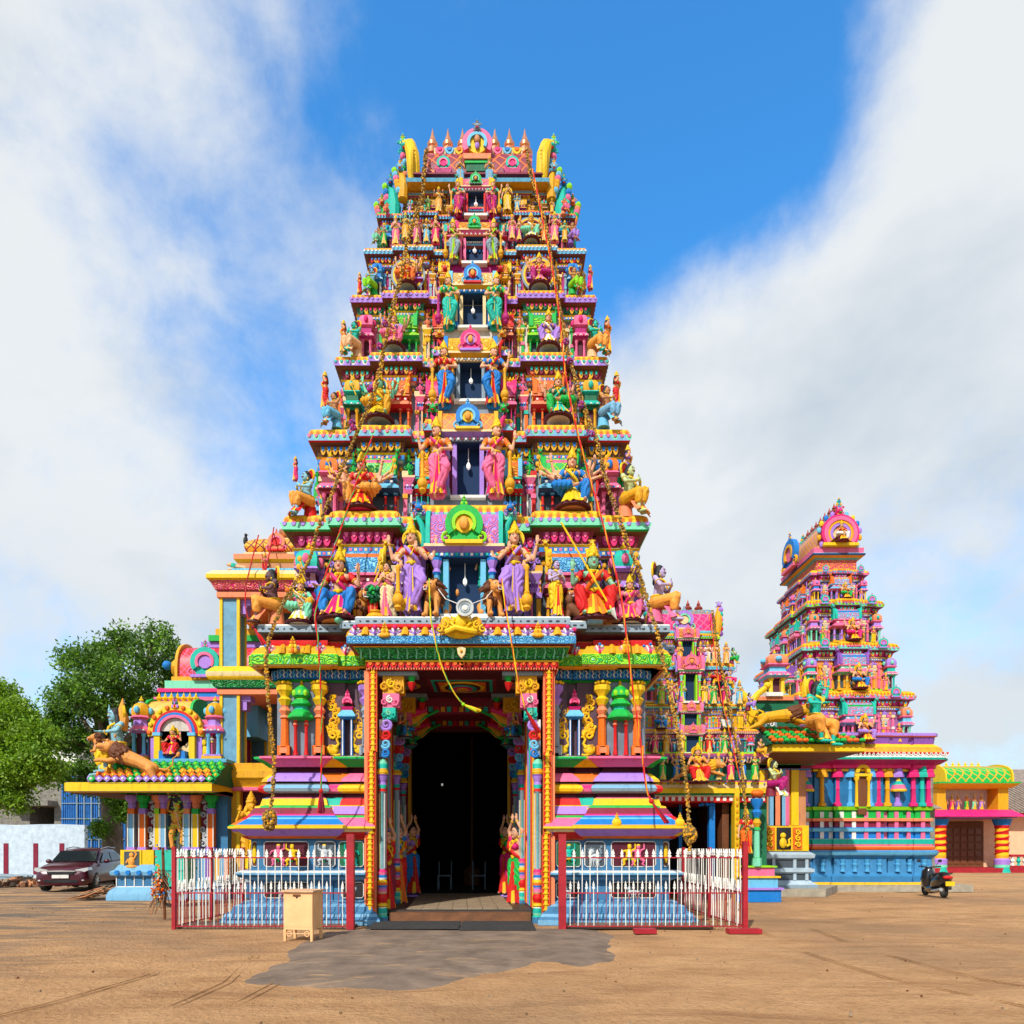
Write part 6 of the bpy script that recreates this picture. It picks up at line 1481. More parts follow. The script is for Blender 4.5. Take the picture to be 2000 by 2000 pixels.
	for px, py, h, Y, s, lb, d, b in t:
		o = st('raise', px, py, h, Y, lb, rot=R(-s * 55), dress=d, blouse=b, pleats='red' if d != 'red' else 'org', group=gj, skip=('crown',), mx=s)
		mb = MB(); l = o.location; mb.set(l.x, l.y, 0); mb.lathe(0, 0, [(.14, .2), (.22, .26), (.20, l.z - .02), (.15, l.z)], 'lil', 12); mb.build('lotus_pedestal', tower)
	# corbel riders near the portal brackets
	for s in (-1, 1):
		for j, y in enumerate((16.4, 18.4)):
			x = cs(y) + s * 1.3; z = PZ(1440, 16.4) + (.1 if j else 0)
			figure('seat', 'small seated figure on a blue lotus bracket, %s side %s in the passage' % ('left' if s < 0 else 'right', ('near', 'deep')[j]), (x, y, z), .62, rot=R(-s * 40), dress=('blu', 'grn')[j], blouse='org', pleats='teal', mx=s, group='small figures under the passage ceiling', seatc='sky')
statues()

# ================================================================== GARLANDS, CORDS, LAMP
plain('drym', (.34, .20, .035), .9, var=.4); plain('dryb', (.17, .10, .03), .9, var=.3)
def smooth_path(P, n=6):
	P = [np.array(p, float) for p in P]; out = []
	for i in range(len(P) - 1):
		a, b, c, d = P[max(i - 1, 0)], P[i], P[i + 1], P[min(i + 2, len(P) - 1)]
		for j in range(n):
			t = j / n; out.append(.5 * ((2 * b) + (-a + c) * t + (2 * a - 5 * b + 4 * c - d) * t * t + (-a + 3 * b - 3 * c + d) * t ** 3))
	out.append(P[-1]); return out
def hang(pts): return smooth_path([(PX(px, Y), Y, PZ(py, Y)) for px, py, Y in pts])
def garland(name, label, pts, r, ends, seed, extra=(), group='flower garlands hanging from the roof of the tall gate tower'):
	P = hang(pts); t = thing(name, label, 'garland', tuple(P[0]), group=group); mb = MB(); rr = random.Random(seed)
	acc = 0
	for i in range(len(P) - 1):
		a, b = P[i], P[i + 1]; l = np.linalg.norm(b - a); n = max(1, int(l / .028)); thick = 1.35 if r[0] < i / len(P) < r[1] else 1.0
		for j in range(n):
			p = a + (b - a) * (j / n)
			for q in range(3):
				d = np.array([rr.gauss(0, 1) for _ in range(3)]); d /= np.linalg.norm(d); R_ = .030 * thick
				mb.ell(tuple(p + d * R_), rr.uniform(.017, .030), ('drym', 'gold', 'drym', 'dryb')[rr.randrange(4)] if r[2] else ('drym', 'dryb')[rr.randrange(2)], 5, 3)
	mb.build('flower_string', t)
	for (px, py, Y, w, h) in ends:
		mb = MB(); c = np.array((PX(px, Y), Y, PZ(py, Y)))
		for j in range(260):
			d = np.array([rr.gauss(0, 1) for _ in range(3)]); d /= np.linalg.norm(d); d *= np.array((w, w, h)) * rr.uniform(.75, 1.05)
			mb.ell(tuple(c + d), rr.uniform(.02, .038), ('drym', 'gold', 'dryb')[rr.randrange(3)], 5, 3)
		mb.build('flower_ball', t)
	for (px, py) in extra:
		Y = np.interp(py, [p[1] for p in pts], [p[2] for p in pts]) - .06; mb = MB(); c = np.array((PX(px, Y), Y, PZ(py, Y)))
		for j in range(40):
			d = np.array([rr.gauss(0, 1) for _ in range(3)]); d /= np.linalg.norm(d); mb.ell(tuple(c + d * .06), .022, 'mag' if j % 3 else 'pur', 5, 3)
		mb.build('purple_flowers', t)
	return t
garland('flower_garland', 'long dried marigold garland down the left side of the tall gate tower', [(833, 292, 17.25), (828, 330, 17.1), (824, 385, 16.9), (800, 455, 16.45), (783, 540, 16.1), (765, 610, 15.85), (750, 680, 15.6), (733, 760, 15.3), (700, 838, 15.0), (672, 905, 14.75), (650, 960, 14.55), (622, 1030, 14.35), (600, 1100, 14.15), (560, 1165, 13.95), (530, 1235, 13.75), (520, 1290, 13.6), (527, 1400, 13.6), (535, 1490, 13.6), (530, 1580, 13.6)], (0, .42, 1),
		[(527, 1602, 13.58, .13, .2)], 1, [(752, 632), (742, 676), (723, 760), (690, 835), (688, 826)])
garland('flower_garland', 'long dried marigold garland down the right side of the tall gate tower', [(1028, 292, 17.25), (1036, 340, 17.1), (1050, 385, 16.9), (1068, 450, 16.5), (1078, 520, 16.2), (1092, 600, 15.9), (1102, 660, 15.7), (1118, 720, 15.45), (1142, 800, 15.15), (1166, 862, 14.9), (1182, 930, 14.65), (1200, 985, 14.5), (1222, 1050, 14.3), (1252, 1130, 14.1), (1272, 1200, 13.9), (1285, 1240, 13.75), (1303, 1330, 13.6), (1325, 1440, 13.55), (1340, 1530, 13.55), (1345, 1600, 13.55), (1346, 1665, 13.55)], (.35, .6, 1),
		[(1347, 1630, 13.55, .12, .17)], 2, [(1106, 668), (1113, 705), (1135, 790), (1155, 848)])
def cord(name, label, pts, c1, c2, r=.028, tassel=None, cat='cord'):
	P = hang(pts); t = thing(name, label, cat, tuple(P[0])); mb = MB(); n = 0
	Q = [P[0]]; r *= .8
	for i in range(len(P) - 1):
		a, b = P[i], P[i + 1]; l = np.linalg.norm(b - a); k = max(1, int(l / .075))
		for j in range(1, k + 1): Q.append(a + (b - a) * j / k)
	for s, c in ((0, c1), (1, c2), (2, c1)):
		mb.tube([tuple(p + np.array((math.cos(i * 1.0 + s * 2.09), -math.sin(i * 1.0 + s * 2.09), 0)) * r * .5) for i, p in enumerate(Q)], r * .48, c, 5)
	mb.build('twisted_strands', t)
	if tassel:
		a, b = P[-1], P[-1] + np.array(tassel[0]); mb = MB(); rr = random.Random(4)
		mb.ell(tuple(a), r * 2.2, tassel[1], 8, 6)
		for j in range(16):
			o = np.array((rr.uniform(-1, 1), rr.uniform(-1, 1), rr.uniform(-.4, .4))) * tassel[3]; mb.tube([tuple(a), tuple(a + (b - a) * .5 + o * .6), tuple(b + o)], [.014, .018, .012], tassel[1] if j % 2 else tassel[2], 5)
		mb.build('tassel', t)
cord('twisted_cord', 'red and green twisted cord down the left half of the tall tower', [(728, 850, 14.9), (690, 960, 14.45), (650, 1080, 14.0), (617, 1190, 13.75), (622, 1260, 13.55), (628, 1400, 13.55), (627, 1545, 13.5)], 'red', 'grn', .026, ((0, 0, -.42), 'red', 'pmar', .07))
cord('twisted_cord', 'red and yellow twisted cord down the right half of the tall tower', [(1040, 330, 17.0), (1062, 440, 16.45), (1078, 520, 16.1), (1093, 620, 15.7), (1106, 740, 15.2), (1132, 860, 14.8), (1160, 960, 14.5), (1188, 1060, 14.15), (1212, 1160, 13.85), (1222, 1230, 13.6), (1235, 1340, 13.55), (1250, 1440, 13.5), (1262, 1535, 13.5), (1272, 1565, 13.45)], 'red', 'gold', .028, ((.30, 0, -.42), 'red', 'pmar', .05))
cord('twisted_cord', 'yellow and green twisted cord over the portal with a lime tassel flying right', [(838, 1130, 13.85), (841, 1200, 13.6), (848, 1240, 13.5), (862, 1300, 13.55), (885, 1350, 13.6), (905, 1376, 13.6)], 'yel', 'grn', .022, ((.30, 0, -.13), 'lime', 'yel', .06))
cord('twisted_cord', 'yellow and red twisted cord over the portal with a dark red tassel', [(980, 1130, 13.85), (988, 1190, 13.6), (1000, 1260, 13.5), (1012, 1330, 13.55), (1026, 1385, 13.6)], 'yel', 'red', .022, ((.26, .2, -.42), 'pmar', 'red', .06))
t = thing('floodlight', 'round silver floodlight hanging in front of the first storey opening', 'lamp', (PX(908, 13.75), 13.75, PZ(1187, 13.75)))
plain('steel', (.55, .54, .50), .3, .6, var=.2)
mb = MB(); mb.set(*t.location); mb.arc(0, 0, -.03, .05, .135, .175, 0, 360, 24, 'steel'); mb.disc(0, 0, 0, .06, .14, 'steel', 24); mb.build('reflector', t)
mb = MB(); mb.set(*t.location); mb.disc(0, 0, -.02, .01, .05, 'wht', 16); mb.arc(0, 0, -.015, 0, .08, .10, 0, 360, 20, 'gry'); mb.build('lens', t)
mb = MB(); mb.set(*t.location)
for s in (-1, 1): mb.tube([(s * .14, 0, .08), (s * .4, .2, .25), (s * .62, .5, .62)], .009, 'wht', 5)
mb.build('cable', t)
# ================================================================== LEFT: bell tower with blue columns
def bell_tower():
	Y = 21.6; cx, cy, hw = -7.05, 23.2, 1.62
	t = thing('bell_tower', 'open tower with steel blue columns framed in yellow under a small dome', 'tower', (cx, cy, 0))
	Z = lambda py: PZ(py, Y)
	def slab(name, zs, prof, mats):
		mb = MB(); mould(mb, plan(cx, cy, hw, 1.6, [(0, 1, 0)]), prof, mats); return mb.build(name, t)
	zl = [Z(1665), Z(1545), Z(1491), Z(1357), Z(1303), Z(1168), Z(1117)]
	mb = MB(); mould(mb, plan(cx, cy, hw, 1.6, [(0, 1, 0)]), [(.1, 0), (.1, .5), (0, .6), (0, zl[0])], ['stb', 'gry', 'gold']); mb.build('base', t)
	for lv, (za, zb, cc) in enumerate(((zl[0], zl[1], 'gold'), (zl[2], zl[3], 'stc'), (zl[4], zl[5], 'stc'))):
		for sx in (-1, 1):
			for sy in (-1, 1):
				mb = MB(); x, y = cx + sx * (hw - .32), cy + sy * (1.6 - .32); r = .27
				mb.box(x - r, x + r, y - r, y + r, za, zb, cc)
				for qx in (-1, 1):
					for qy in (-1, 1): mb.box(x + qx * r - .045, x + qx * r + .045, y + qy * r - .045, y + qy * r + .045, za, zb, 'yel')
				mb.build('column', t)
				if lv:
					mb = MB(); mb.box(*sorted((x - sx * r, x - sx * (r + .35))), y - .2, y + .2, zb - .18, zb, 'lil'); mb.box(*sorted((x - sx * r, x - sx * (r + .22))), y - .18, y + .18, zb - .45, zb - .18, 'lil'); mb.build('bracket', t)
		if lv:
			mb = MB(); mb.box(cx - .5, cx + .5, cy - .2, cy + .3, za, zb, 'dgy'); mb.box(cx - .54, cx - .46, cy - .24, cy - .2, za, zb, 'yel'); mb.build('inner_pier', t)
	mb = MB(); mb.box(cx - hw + .5, cx + hw, cy - 1.2, cy + 1.2, zl[0], zl[1], 'mar'); mb.build('painted_wall', t)
	slab('lower_beam', 0, [(.0, zl[1]), (.06, zl[1] + .02), (.06, zl[1] + .12), (.02, zl[1] + .13), (.14, zl[1] + .35), (.20, zl[1] + .4), (.20, zl[1] + .62), (.10, zl[1] + .66), (.10, zl[2])], ['pink', 'pink', 'yel', 'gold', 'yel', 'gold', 'gold', 'gold'])
	mb = MB(); mb.prism([(cx - 1.5 + a, zl[1] + .62 + b) for a, b in ((-.22, 0), (-.12, .1), (-.14, .2), (0, .34), (.14, .2), (.12, .1), (.22, 0))], cy - 1.6 - .26, cy - 1.6 - .2, 'grn'); mb.build('green_emblem', t)
	slab('middle_beam', 0, [(0, zl[3]), (.05, zl[3] + .01), (.05, zl[3] + .17), (.02, zl[3] + .2), (.12, zl[3] + .22), (.22, zl[3] + .42), (.26, zl[3] + .46), (.30, zl[3] + .52), (.30, zl[3] + .66), (.18, zl[3] + .80), (.10, zl[4])], ['sal', 'sal', 'pmar', 'teal', 'gcov', 'yel', 'yel', 'crm', 'yel', 'yel'])
	slab('upper_cornice', 0, [(0, zl[5]), (.06, zl[5] + .01), (.06, zl[5] + .17), (.02, zl[5] + .2), (.10, zl[5] + .24), (.22, zl[5] + .48), (.30, zl[5] + .52), (.30, zl[5] + .64), (.16, zl[5] + .80), (.02, zl[5] + .86)], ['sal', 'sal', 'mar', 'ppet', 'ppet', 'yel', 'yel', 'crm', 'yel'])
	z = zl[5] + .86
	mb = MB(); P = plan(cx, cy, 1.30, 1.28, [(0, 1, 0)])
	mould(mb, P, [(.0, z), (.05, z + .02), (.05, z + .18), (-.1, z + .2), (-.1, z + .42), (0, z + .50), (.0, z + .66), (-.25, z + .74), (-.25, z + .82)], ['blu', 'sky', 'blu', 'tan', 'yel', 'sal', 'sal', 'crm'], capm='crm')
	for i, (u, w) in enumerate(row(2.6, .12)): mb.ell((cx + u, cy - 1.33, z + .1), (.04, .03, .06), 'sky', 6, 4)
	mb.build('upper_base', t)
	mb = MB(); zz = z + .80
	vs = []
	prof = [(.95, 0), (1.02, .08), (1.05, .22), (.98, .38), (.82, .52), (.55, .66), (.4, .70), (.28, .80), (.2, .84)]
	mb.lathe(cx, cy, [(r, zz + h, 'l:gold,pmar,3.5' if h < .6 else 'crm') for r, h in prof], 'crm', 4, math.pi / 4)
	mb.build('dome', t)
	for sx, sy, ro in ((0, -1, 0), (-1, 0, -math.pi / 2), (1, 0, math.pi / 2)):
		mb = MB(); mb.set(cx + sx * 1.0, cy + sy * 1.0, 0, ro); nasi(mb, 0, -.05, zz + .08, .28, 'sal', 'pink', 'red'); mb.build('dome_medallion', t)
	mb = MB(); mb.lathe(cx, cy, [(.2, zz + .84), (.12, zz + .92), (.24, zz + 1.02), (.26, zz + 1.12), (.14, zz + 1.22), (.16, zz + 1.3), (.07, zz + 1.4), (.01, zz + 1.6)], 'copper', 12); mb.build('copper_finial', t)
	g = 'small sculptures on the bell tower'
	figure('stand', 'small god in red on the bell tower below the dome', (cx - .3, cy - 1.30, z + .02), .66, dress='red', blouse='pink', pleats='hot')
	lion('lion_leap', 'small white bull-like reclining beast on the left corner of the bell tower roof', (cx - 1.15, cy - 1.15, z + .1), .32, lion='pch', mane='teal')
	# crow
	b = thing('crow', 'black crow perched on the left edge of the bell tower dome', 'bird', (cx - 1.05, cy - .9, zz + .3))
	mb = MB(); mb.ell((0, 0, .14), (.075, .08, .16), 'blk', 10, 7, R(-12)); mb.ell((.02, -.03, .31), (.05, .055, .055), 'blk', 8, 6); mb.tcap((.05, -.04, .31), (.13, -.06, .30), .02, .006, 'blk', 6); mb.tube([(0, .05, .06), (-.02, .12, -.14)], [.05, .03], 'blk', 6)
	for s in (-1, 1): mb.tube([(s * .03, 0, .02), (s * .03, 0, -.06)], .008, 'blk', 5)
	me = fuse(mb, .012, 1); add_part(b, 'body', me, 'x', dict(x='blk'))
	cord('twisted_cord', 'red cord hanging from the bell tower dome with a red tassel', [(535, 1030, 22.2), (528, 1070, 21.6), (520, 1110, 21.2)], 'red', 'pmar', .03)
	cord('twisted_cord', 'second red cord on the bell tower ending in a large dark red tassel', [(505, 1045, 22.0), (492, 1095, 21.2), (480, 1150, 21.0), (482, 1200, 20.9), (495, 1225, 20.9)], 'red', 'pmar', .03, ((.35, 0, -.55), 'pmar', 'red', .09))
plain('stc', (.10, .27, .40), .6, bump=(6, .3), var=.25); MATS['ppet'] = ornament('sal', 'hot', 5, 'pink')
bell_tower()

# ================================================================== LEFT: pavilion with tiled eave, shrine on the roof
def left_pavilion():
	Y = 21.0; X = lambda px: PX(px, Y); Z = lambda py: PZ(py, Y)
	x0, x1 = X(240), X(436); cx = (x0 + x1) / 2
	t = thing('painted_pavilion', 'low pavilion on the left with tiled eave, round columns and relief panels', 'pavilion', (cx, 22.5, 0))
	zc = Z(1553)
	mb = MB()
	P = [(x0, Y + .35), (x1, Y + .35), (x1, 24.5), (x0, 24.5)]
	mould(mb, P, [(0, Z(1660)), (0, zc)], ['stb']); wall = mb.build('wall', t)
	# blue base at the corner
	mb = MB(); a, b = X(235), X(300)
	P = [(a, Y), (b, Y), (b, Y + 1.5), (a, Y + 1.5)]
	mould(mb, P, [(.28, 0), (.28, .16), (.22, .30), (.10, .40), (.08, .42), (.08, .72), (.20, .76), (.22, .86), (.12, .92), (.04, 1.06), (0, 1.08), (0, Z(1660))], ['lbl', 'lbl', 'lbl', 'wht', 'stb', 'lbl', 'lbl', 'lbl', 'lbl', 'lbl', 'yel'])
	for i in range(4): mb.disc(a + .02 + i * .33, .84, Y - .26, Y - .18, .07, 'blu', 10)
	for i in range(5): mb.box(a - .08 + i * .27, a - .05 + i * .27, Y - .10, Y - .07, .42, .72, 'wht')
	mb.box(x0 + 1.0, x1, Y + .05, Y + .35, 0, Z(1660), 'lbl')
	for i in range(8): mb.box(x0 + 1.1 + i * .28, x0 + 1.24 + i * .28, Y + .02, Y + .05, Z(1720), Z(1665), ('stb', 'pur', 'gold', 'org')[i % 4])
	mb.build('base', t)
	mb = MB(); mb.box(X(240), X(277), Y - .03, Y, Z(1700), Z(1660), 'yel'); mb.box(X(244), X(273), Y - .05, Y - .02, Z(1697), Z(1663), 'dgy'); mb.set(X(258.5), Y - .06, Z(1697)); mb.ell((0, 0, .22), (.10, .04, .15), 'osk'); mb.ell((0, 0, .42), (.07, .04, .08), 'osk'); mb.tube([(.08, 0, .3), (.16, 0, .45), (.1, 0, .52)], .03, 'osk', 6); mb.tube([(-.08, 0, .3), (-.15, 0, .18)], .03, 'osk', 6); mb.ell((0, 0, .07), (.18, .05, .06), 'osk'); mb.build('relief_panel', t)
	# columns
	for i, (px, c1, c2, c3) in enumerate(((252, 'lbl', 'org', 'lil'), (274, 'org', 'lil', 'grn'), (304, 'yel', 'lime', 'sal'), (314, 'lbl', 'org', 'lil'), (361, 'lbl', 'sal', 'lil'), (378, 'yel', 'grn', 'sal'), (408, 'org', 'lil', 'grn'))):
		mb = MB(); x = X(px); za, zb = Z(1660), zc; h = zb - za; y = Y + .2
		mb.box(x - .13, x + .13, y - .13, y + .13, za, za + .05 * h, 'lil'); mb.box(x - .10, x + .10, y - .1, y + .1, za + .05 * h, za + .66 * h, c1); mb.box(x - .105, x - .075, y - .115, y - .1, za + .05 * h, za + .66 * h, 'wht'); mb.box(x + .075, x + .105, y - .115, y - .1, za + .05 * h, za + .66 * h, 'wht')
		mb.box(x - .10, x + .10, y - .105, y + .1, za + .66 * h, za + .76 * h, c2); mb.lathe(x, y, [(.09, za + .76 * h), (.12, za + .82 * h), (.10, za + .86 * h), (.17, za + .92 * h), (.19, za + .95 * h), (.19, zb)], c3, 8); mb.build('column', t)
	for px, w, m, nm in ((263, .30, 'tan', 'plain_panel'), (289, .34, 'pmar', 'scroll_panel'), (338, .62, 'dgy', 'figure_panel'), (393, .34, 'pmar', 'scroll_panel')):
		mb = MB(); x = X(px); mb.box(x - w / 2, x + w / 2, Y + .30, Y + .345, Z(1658), zc, m)
		if nm == 'scroll_panel':
			for j in range(7): mb.T = None; spiral(mb, x + (.05 if j % 2 else -.05), Z(1648) + j * .22, Y + .27, .14 - .01 * j, 'sgry', 1.3, 90 * j, 1 if j % 2 else -1, .36, 10)
		if nm == 'figure_panel':
			y = Y + .22; z = Z(1656); k = 1
			mb.tube([(x - .12, y, z), (x - .16, y, z + .4), (x - .05, y, z + .75)], [.06, .08, .11], 'osk', 8); mb.tube([(x + .16, y, z + .1), (x + .18, y, z + .45), (x + .05, y, z + .75)], [.05, .08, .11], 'osk', 8)
			mb.ell((x, y, z + .95), (.17, .09, .24), 'osk'); mb.ell((x + .02, y, z + 1.28), (.10, .08, .12), 'osk')
			for s in (-1, 1): mb.tube([(x + s * .12, y, z + 1.1), (x + s * .28, y, z + 1.15), (x + s * .22, y, z + 1.5)], [.05, .045, .035], 'osk', 8)
		mb.build(nm, t)
	# eave
	ye = 19.9; xe0 = PX(166, ye); xe1 = x1 + .1
	mb = MB(); P = [(x0 - .05, Y + .15), (x1 + .05, Y + .15), (x1 + .05, 24.6), (x0 - .05, 24.6)]
	z0 = PZ(1545, ye); z1 = PZ(1528, ye)
	fl = lambda i: i == 1
	mould(mb, P, [(.05, zc), (.08, zc + .03), (.08, zc + .12), (1.05, z0 - .03), (1.10, z0), (1.12, z0 + .01), (1.12, z1), (1.06, z1 + .02)], ['pmar', 'gcov', 'brn', 'gold', 'sky', 'yel', 'yel'], flat=fl)
	mb.build('eave', t)
	mb = MB(); zt = PZ(1500, Y)
	cols = ['lil', 'osk', 'grn', 'gold']
	n = 5
	for r_ in range(n):
		f = r_ / n; y = ye + .14 + f * .95; z = z1 + .02 + f * (zt + .12 - z1)
		for i, (u, w) in enumerate(row(xe1 - xe0 - f * .95, .235)):
			x = (xe0 + f * .95 + xe1) / 2 + u + (.11 if r_ % 2 else 0)
			mb.prism([(x - .115, z + .10), (x, z), (x + .115, z + .10), (x, z + .20)], y - .04, y + .06, ['lil', 'org', 'gold', 'grn', 'grn'][r_] if (i + r_) % 5 else 'grn'); mb.ell((x, y - .04, z + .10), (.045, .03, .045), ['wht', 'yel', 'yel', 'lime', 'lime'][r_], 6, 4)
	# side slope
	for r_ in range(n):
		f = r_ / n; x = xe0 + .02 + f * 1.0; z = z1 + .02 + f * (zt + .12 - z1)
		for j, (u, w) in enumerate(row(4.6 - f, .24)): y = 22.3 + u; mb.ell((x, y, z + .10), (.07, .13, .12), ['lil', 'org', 'gold', 'grn', 'grn'][r_], 6, 4)
	mb.frus(xe0 + .05, xe1, ye + .12, 24.6, z1 - .02, xe0 + 1.1, xe1, ye + 1.1, 24.6, zt + .1, 'dgr')
	mb.build('tile_roof', t)
	mb = MB(); P = [(X(300), Y + .1), (x1, Y + .1), (x1, 24.4), (X(300), 24.4)]
	mould(mb, P, [(.0, zt), (.02, zt + .16), (.08, zt + .18), (.10, zt + .28), (.0, zt + .30)], ['o:org,gold,6', 'sky', 'sky', 'sky']); mb.build('roof_parapet', t)
	# shrine on the roof: arch with a goddess, side shrines, barrel tower behind
	zr = zt + .30; Ys = 21.6
	sh = thing('roof_shrine', 'arched niche shrine on the pavilion roof with stacked barrel roofs behind', 'shrine', (X(345), 23, zr))
	mb = MB(); x = PX(347, Ys); w = .62
	mb.box(x - w - .18, x + w + .18, Ys - .1, Ys + 1.2, zr, zr + 1.05, 'lil'); mb.box(x - w + .14, x + w - .14, Ys - .12, Ys - .05, zr, zr + .9, 'crm'); mb.disc(x, zr + .85, Ys - .12, Ys - .04, w - .14, 'wal', 20)
	for r0, r1, m, d in ((.46, .54, 'pink', .22), (.54, .62, 'blu', .2), (.62, .70, 'red', .18), (.70, .86, 'yel', .16)): mb.arc(x, zr + .85, Ys - d, Ys, r0, r1, -8, 188, 22, m)
	for j in range(11): a = R(j * 18); mb.ell((x + .80 * math.cos(a), Ys - .18, zr + .85 + .80 * math.sin(a)), (.075, .05, .075), 'yel' if j % 2 else 'org', 7, 5)
	crest(mb, x, Ys - .18, zr + 1.62, .34, 'lil', 'dgr', 'red')
	for s in (-1, 1): mb.box(x + s * .54 - .09, x + s * .54 + .09, Ys - .24, Ys - .05, zr, zr + .8, 'yel'); mb.box(x + s * .54 - .12, x + s * .54 + .12, Ys - .27, Ys - .05, zr + .74, zr + .84, 'sky')
	mb.box(x - .4, x + .4, Ys - .4, Ys - .1, zr, zr + .25, 'blu')
	mb.build('arched_niche', sh)
	figure('throne', 'seated goddess in red in the white arched niche on the pavilion roof', (x, Ys - .28, zr + .12), .98, dress='red', blouse='red', pleats='hot', halo='yel')
	mb = MB(); mb.box(PX(285, Ys), x1 - .3, Ys + .2, Ys + 2.6, zr, zr + 1.05, 'hot'); mb.build('back_wall', sh)
	mb = MB(); mb.box(PX(290, Ys), x1 - .3, Ys + .0, Ys + 2.6, zr + 1.05, zr + 1.12, 'lil'); mb.box(PX(288, Ys), x1 - .3, Ys + .1, Ys + 2.6, zr + 1.12, zr + 1.3, 'pink'); mb.build('cornice', sh)
	for px in (273, 418):
		mb = MB(); kuta(mb, PX(px, Ys), Ys + .1, .62, zr, 2.0, ('gold', 'sky', 'pink', 'lil', 'gold', 'sky'), 'yel', False); mb.build('corner_shrine', sh)
	for px, c in ((300, 'red'), (383, 'org'), (401, 'blu'), (412, 'pink')):
		mb = MB(); column(mb, PX(px, Ys), Ys + .05, zr, zr + 1.05, .16, c, 'yel', 'wht', 'hot'); mb.build('column', sh)
	for px, c in ((316, 'pink'), (400, 'yel')):
		mb = MB(); x_ = PX(px - 1, Ys); mb.ell((x_, Ys - .02, zr + .28), (.14, .06, .2), c); mb.ell((x_, Ys - .04, zr + .55), (.09, .06, .11), c); mb.ell((x_, Ys - .02, zr + .12), (.2, .08, .09), c); mb.build('seated_relief', sh)
	mb = MB(); xa, xb = PX(302, 22.4), PX(392, 22.4); barrel(mb, xa, xb, 22.5, zr + 1.3, .75, .72, 'tiles_or', 'grn')
	for i in range(7): finial(mb, xa + .15 + i * (xb - xa - .3) / 6, 22.4, zr + 2.0, .32, 'yel', 6)
	mb.box(xa - .1, xb + .1, 21.65, 23.2, zr + 1.25, zr + 1.34, 'grn'); mb.build('barrel_roof', sh)
	mb = MB(); xa, xb = PX(325, 24), x1 + .3
	mb.box(xa + .1, xb, 23.2, 25.2, zr + 1.0, zr + 2.2, 'sky'); mb.box(xa, xb, 23.1, 25.3, zr + 2.2, zr + 2.32, 'pink'); mb.box(xa + .2, xb, 23.2, 25.2, zr + 2.32, zr + 2.5, 'blu'); mb.box(xa + .1, xb, 23.15, 25.2, zr + 2.5, zr + 2.62, 'hot'); mb.box(xa + .3, xb, 23.25, 25.2, zr + 2.62, zr + 2.9, 'mint')
	mb.box(xa + .5, xb, 23.3, 25.1, zr + 2.9, zr + 3.05, 'gold')
	mb.build('upper_storey', sh)
	mb = MB(); xa = PX(378, 24)
	barrel(mb, xa - .3, xb, 24.3, zr + 3.02, .9, 1.25, 'l:red,pink,4.5', 'gold', 14); mb.ell((xa - .42, 24.2, zr + 3.45), (.34, .75, .42), 'gold', 14, 8); mb.ell((xa - .72, 23.6, zr + 3.5), .16, 'blu'); mb.box(xa + .3, xb, 23.9, 24.7, zr + 4.2, zr + 4.4, 'lil'); mb.box(xa + .6, xb, 23.8, 24.8, zr + 4.4, zr + 4.6, 'grn'); mb.box(xa + .8, xb, 23.9, 24.7, zr + 4.6, zr + 4.85, 'gold')
	mb.build('lattice_barrel_roof', sh)
	mb = MB(); mb.set(PX(402, 23.2), 23.2, 0); nasi(mb, 0, 0, zr + 3.05, .5, 'teal', 'pink', 'lil'); mb.build('blue_medallion', sh)
	# lion and rider on the eave corner
	ll = lion('lion_leap', 'tawny lion leaping left over the tiled corner of the left pavilion', (PX(256, 20.3), 20.3, PZ(1522, 20.3)), .95, R(0)); ll.rotation_euler = (0, R(17), 0)
	lion('lion_sit', 'second roaring lion head beside the leaping lion on the left pavilion', (PX(196, 20.5), 20.45, PZ(1470, 20.5)), .55, R(-50))
	st('rider', 232, 1508, 128, 20.95, 'blue-skinned rider in yellow trousers on the left pavilion corner', rot=R(-50), skin='bsk', dress='yel', pleats='yel', cat='statue', halo='hot')
	mb = MB(); f = thing('flame_ornament', 'tall orange and yellow flame behind the blue rider on the left pavilion', 'ornament', (PX(238, 20.9), 20.9, PZ(1410, 20.9))); mb.set(*f.location); mb.tube([(0, 0, -.25), (.06, 0, .1), (0, 0, .42), (.03, 0, .72)], [.16, .15, .09, .01], 'osk', 8); mb.tube([(-.08, -.03, -.2), (-.06, -.03, .15), (-.02, 0, .45)], [.10, .08, .01], 'yel', 8); mb.build('flame', f)
	# climbing golden man at the tower corner
	c_ = figure('blow', 'golden climbing man on the dark panel beside the main plinth', (PX(490, 18.6), 18.6, PZ(1700, 18.6)), 2.15, rot=R(35), skin='gold', dress='gold', pleats='yel', blouse='gold', crown='gold', hair='gold', skip=('face_paint',))
plain('tiles_or', (.80, .36, .05), .5, bump=(9, .6), var=.3)
left_pavilion()

# ================================================================== LEFT BACKGROUND
def leaf_material(name, c):
	m, N, L, b = _nodes(name); v = obj_coord(N, L); n = noise_(N, L, v, 1.2, 4, .6)
	L.new(mixc(N, L, ramp(N, L, n, .35, .65), tuple(x * .75 for x in c), tuple(x * 1.2 for x in c)), b.inputs['Base Color']); b.inputs['Roughness'].default_value = .55
	tr = N.new('ShaderNodeBsdfTranslucent'); tr.inputs[0].default_value = (c[0] * 1.5, c[1] * 1.6, c[2], 1); mx = N.new('ShaderNodeMixShader'); mx.inputs[0].default_value = .3
	L.new(b.outputs[0], mx.inputs[1]); L.new(tr.outputs[0], mx.inputs[2]); L.new(mx.outputs[0], N['Material Output'].inputs[0]); MATS[name] = m
leaf_material('leaf_a', (.08, .18, .012)); leaf_material('leaf_b', (.16, .31, .02)); leaf_material('leaf_c', (.04, .10, .010)); leaf_material('leaf_y', (.20, .34, .015))
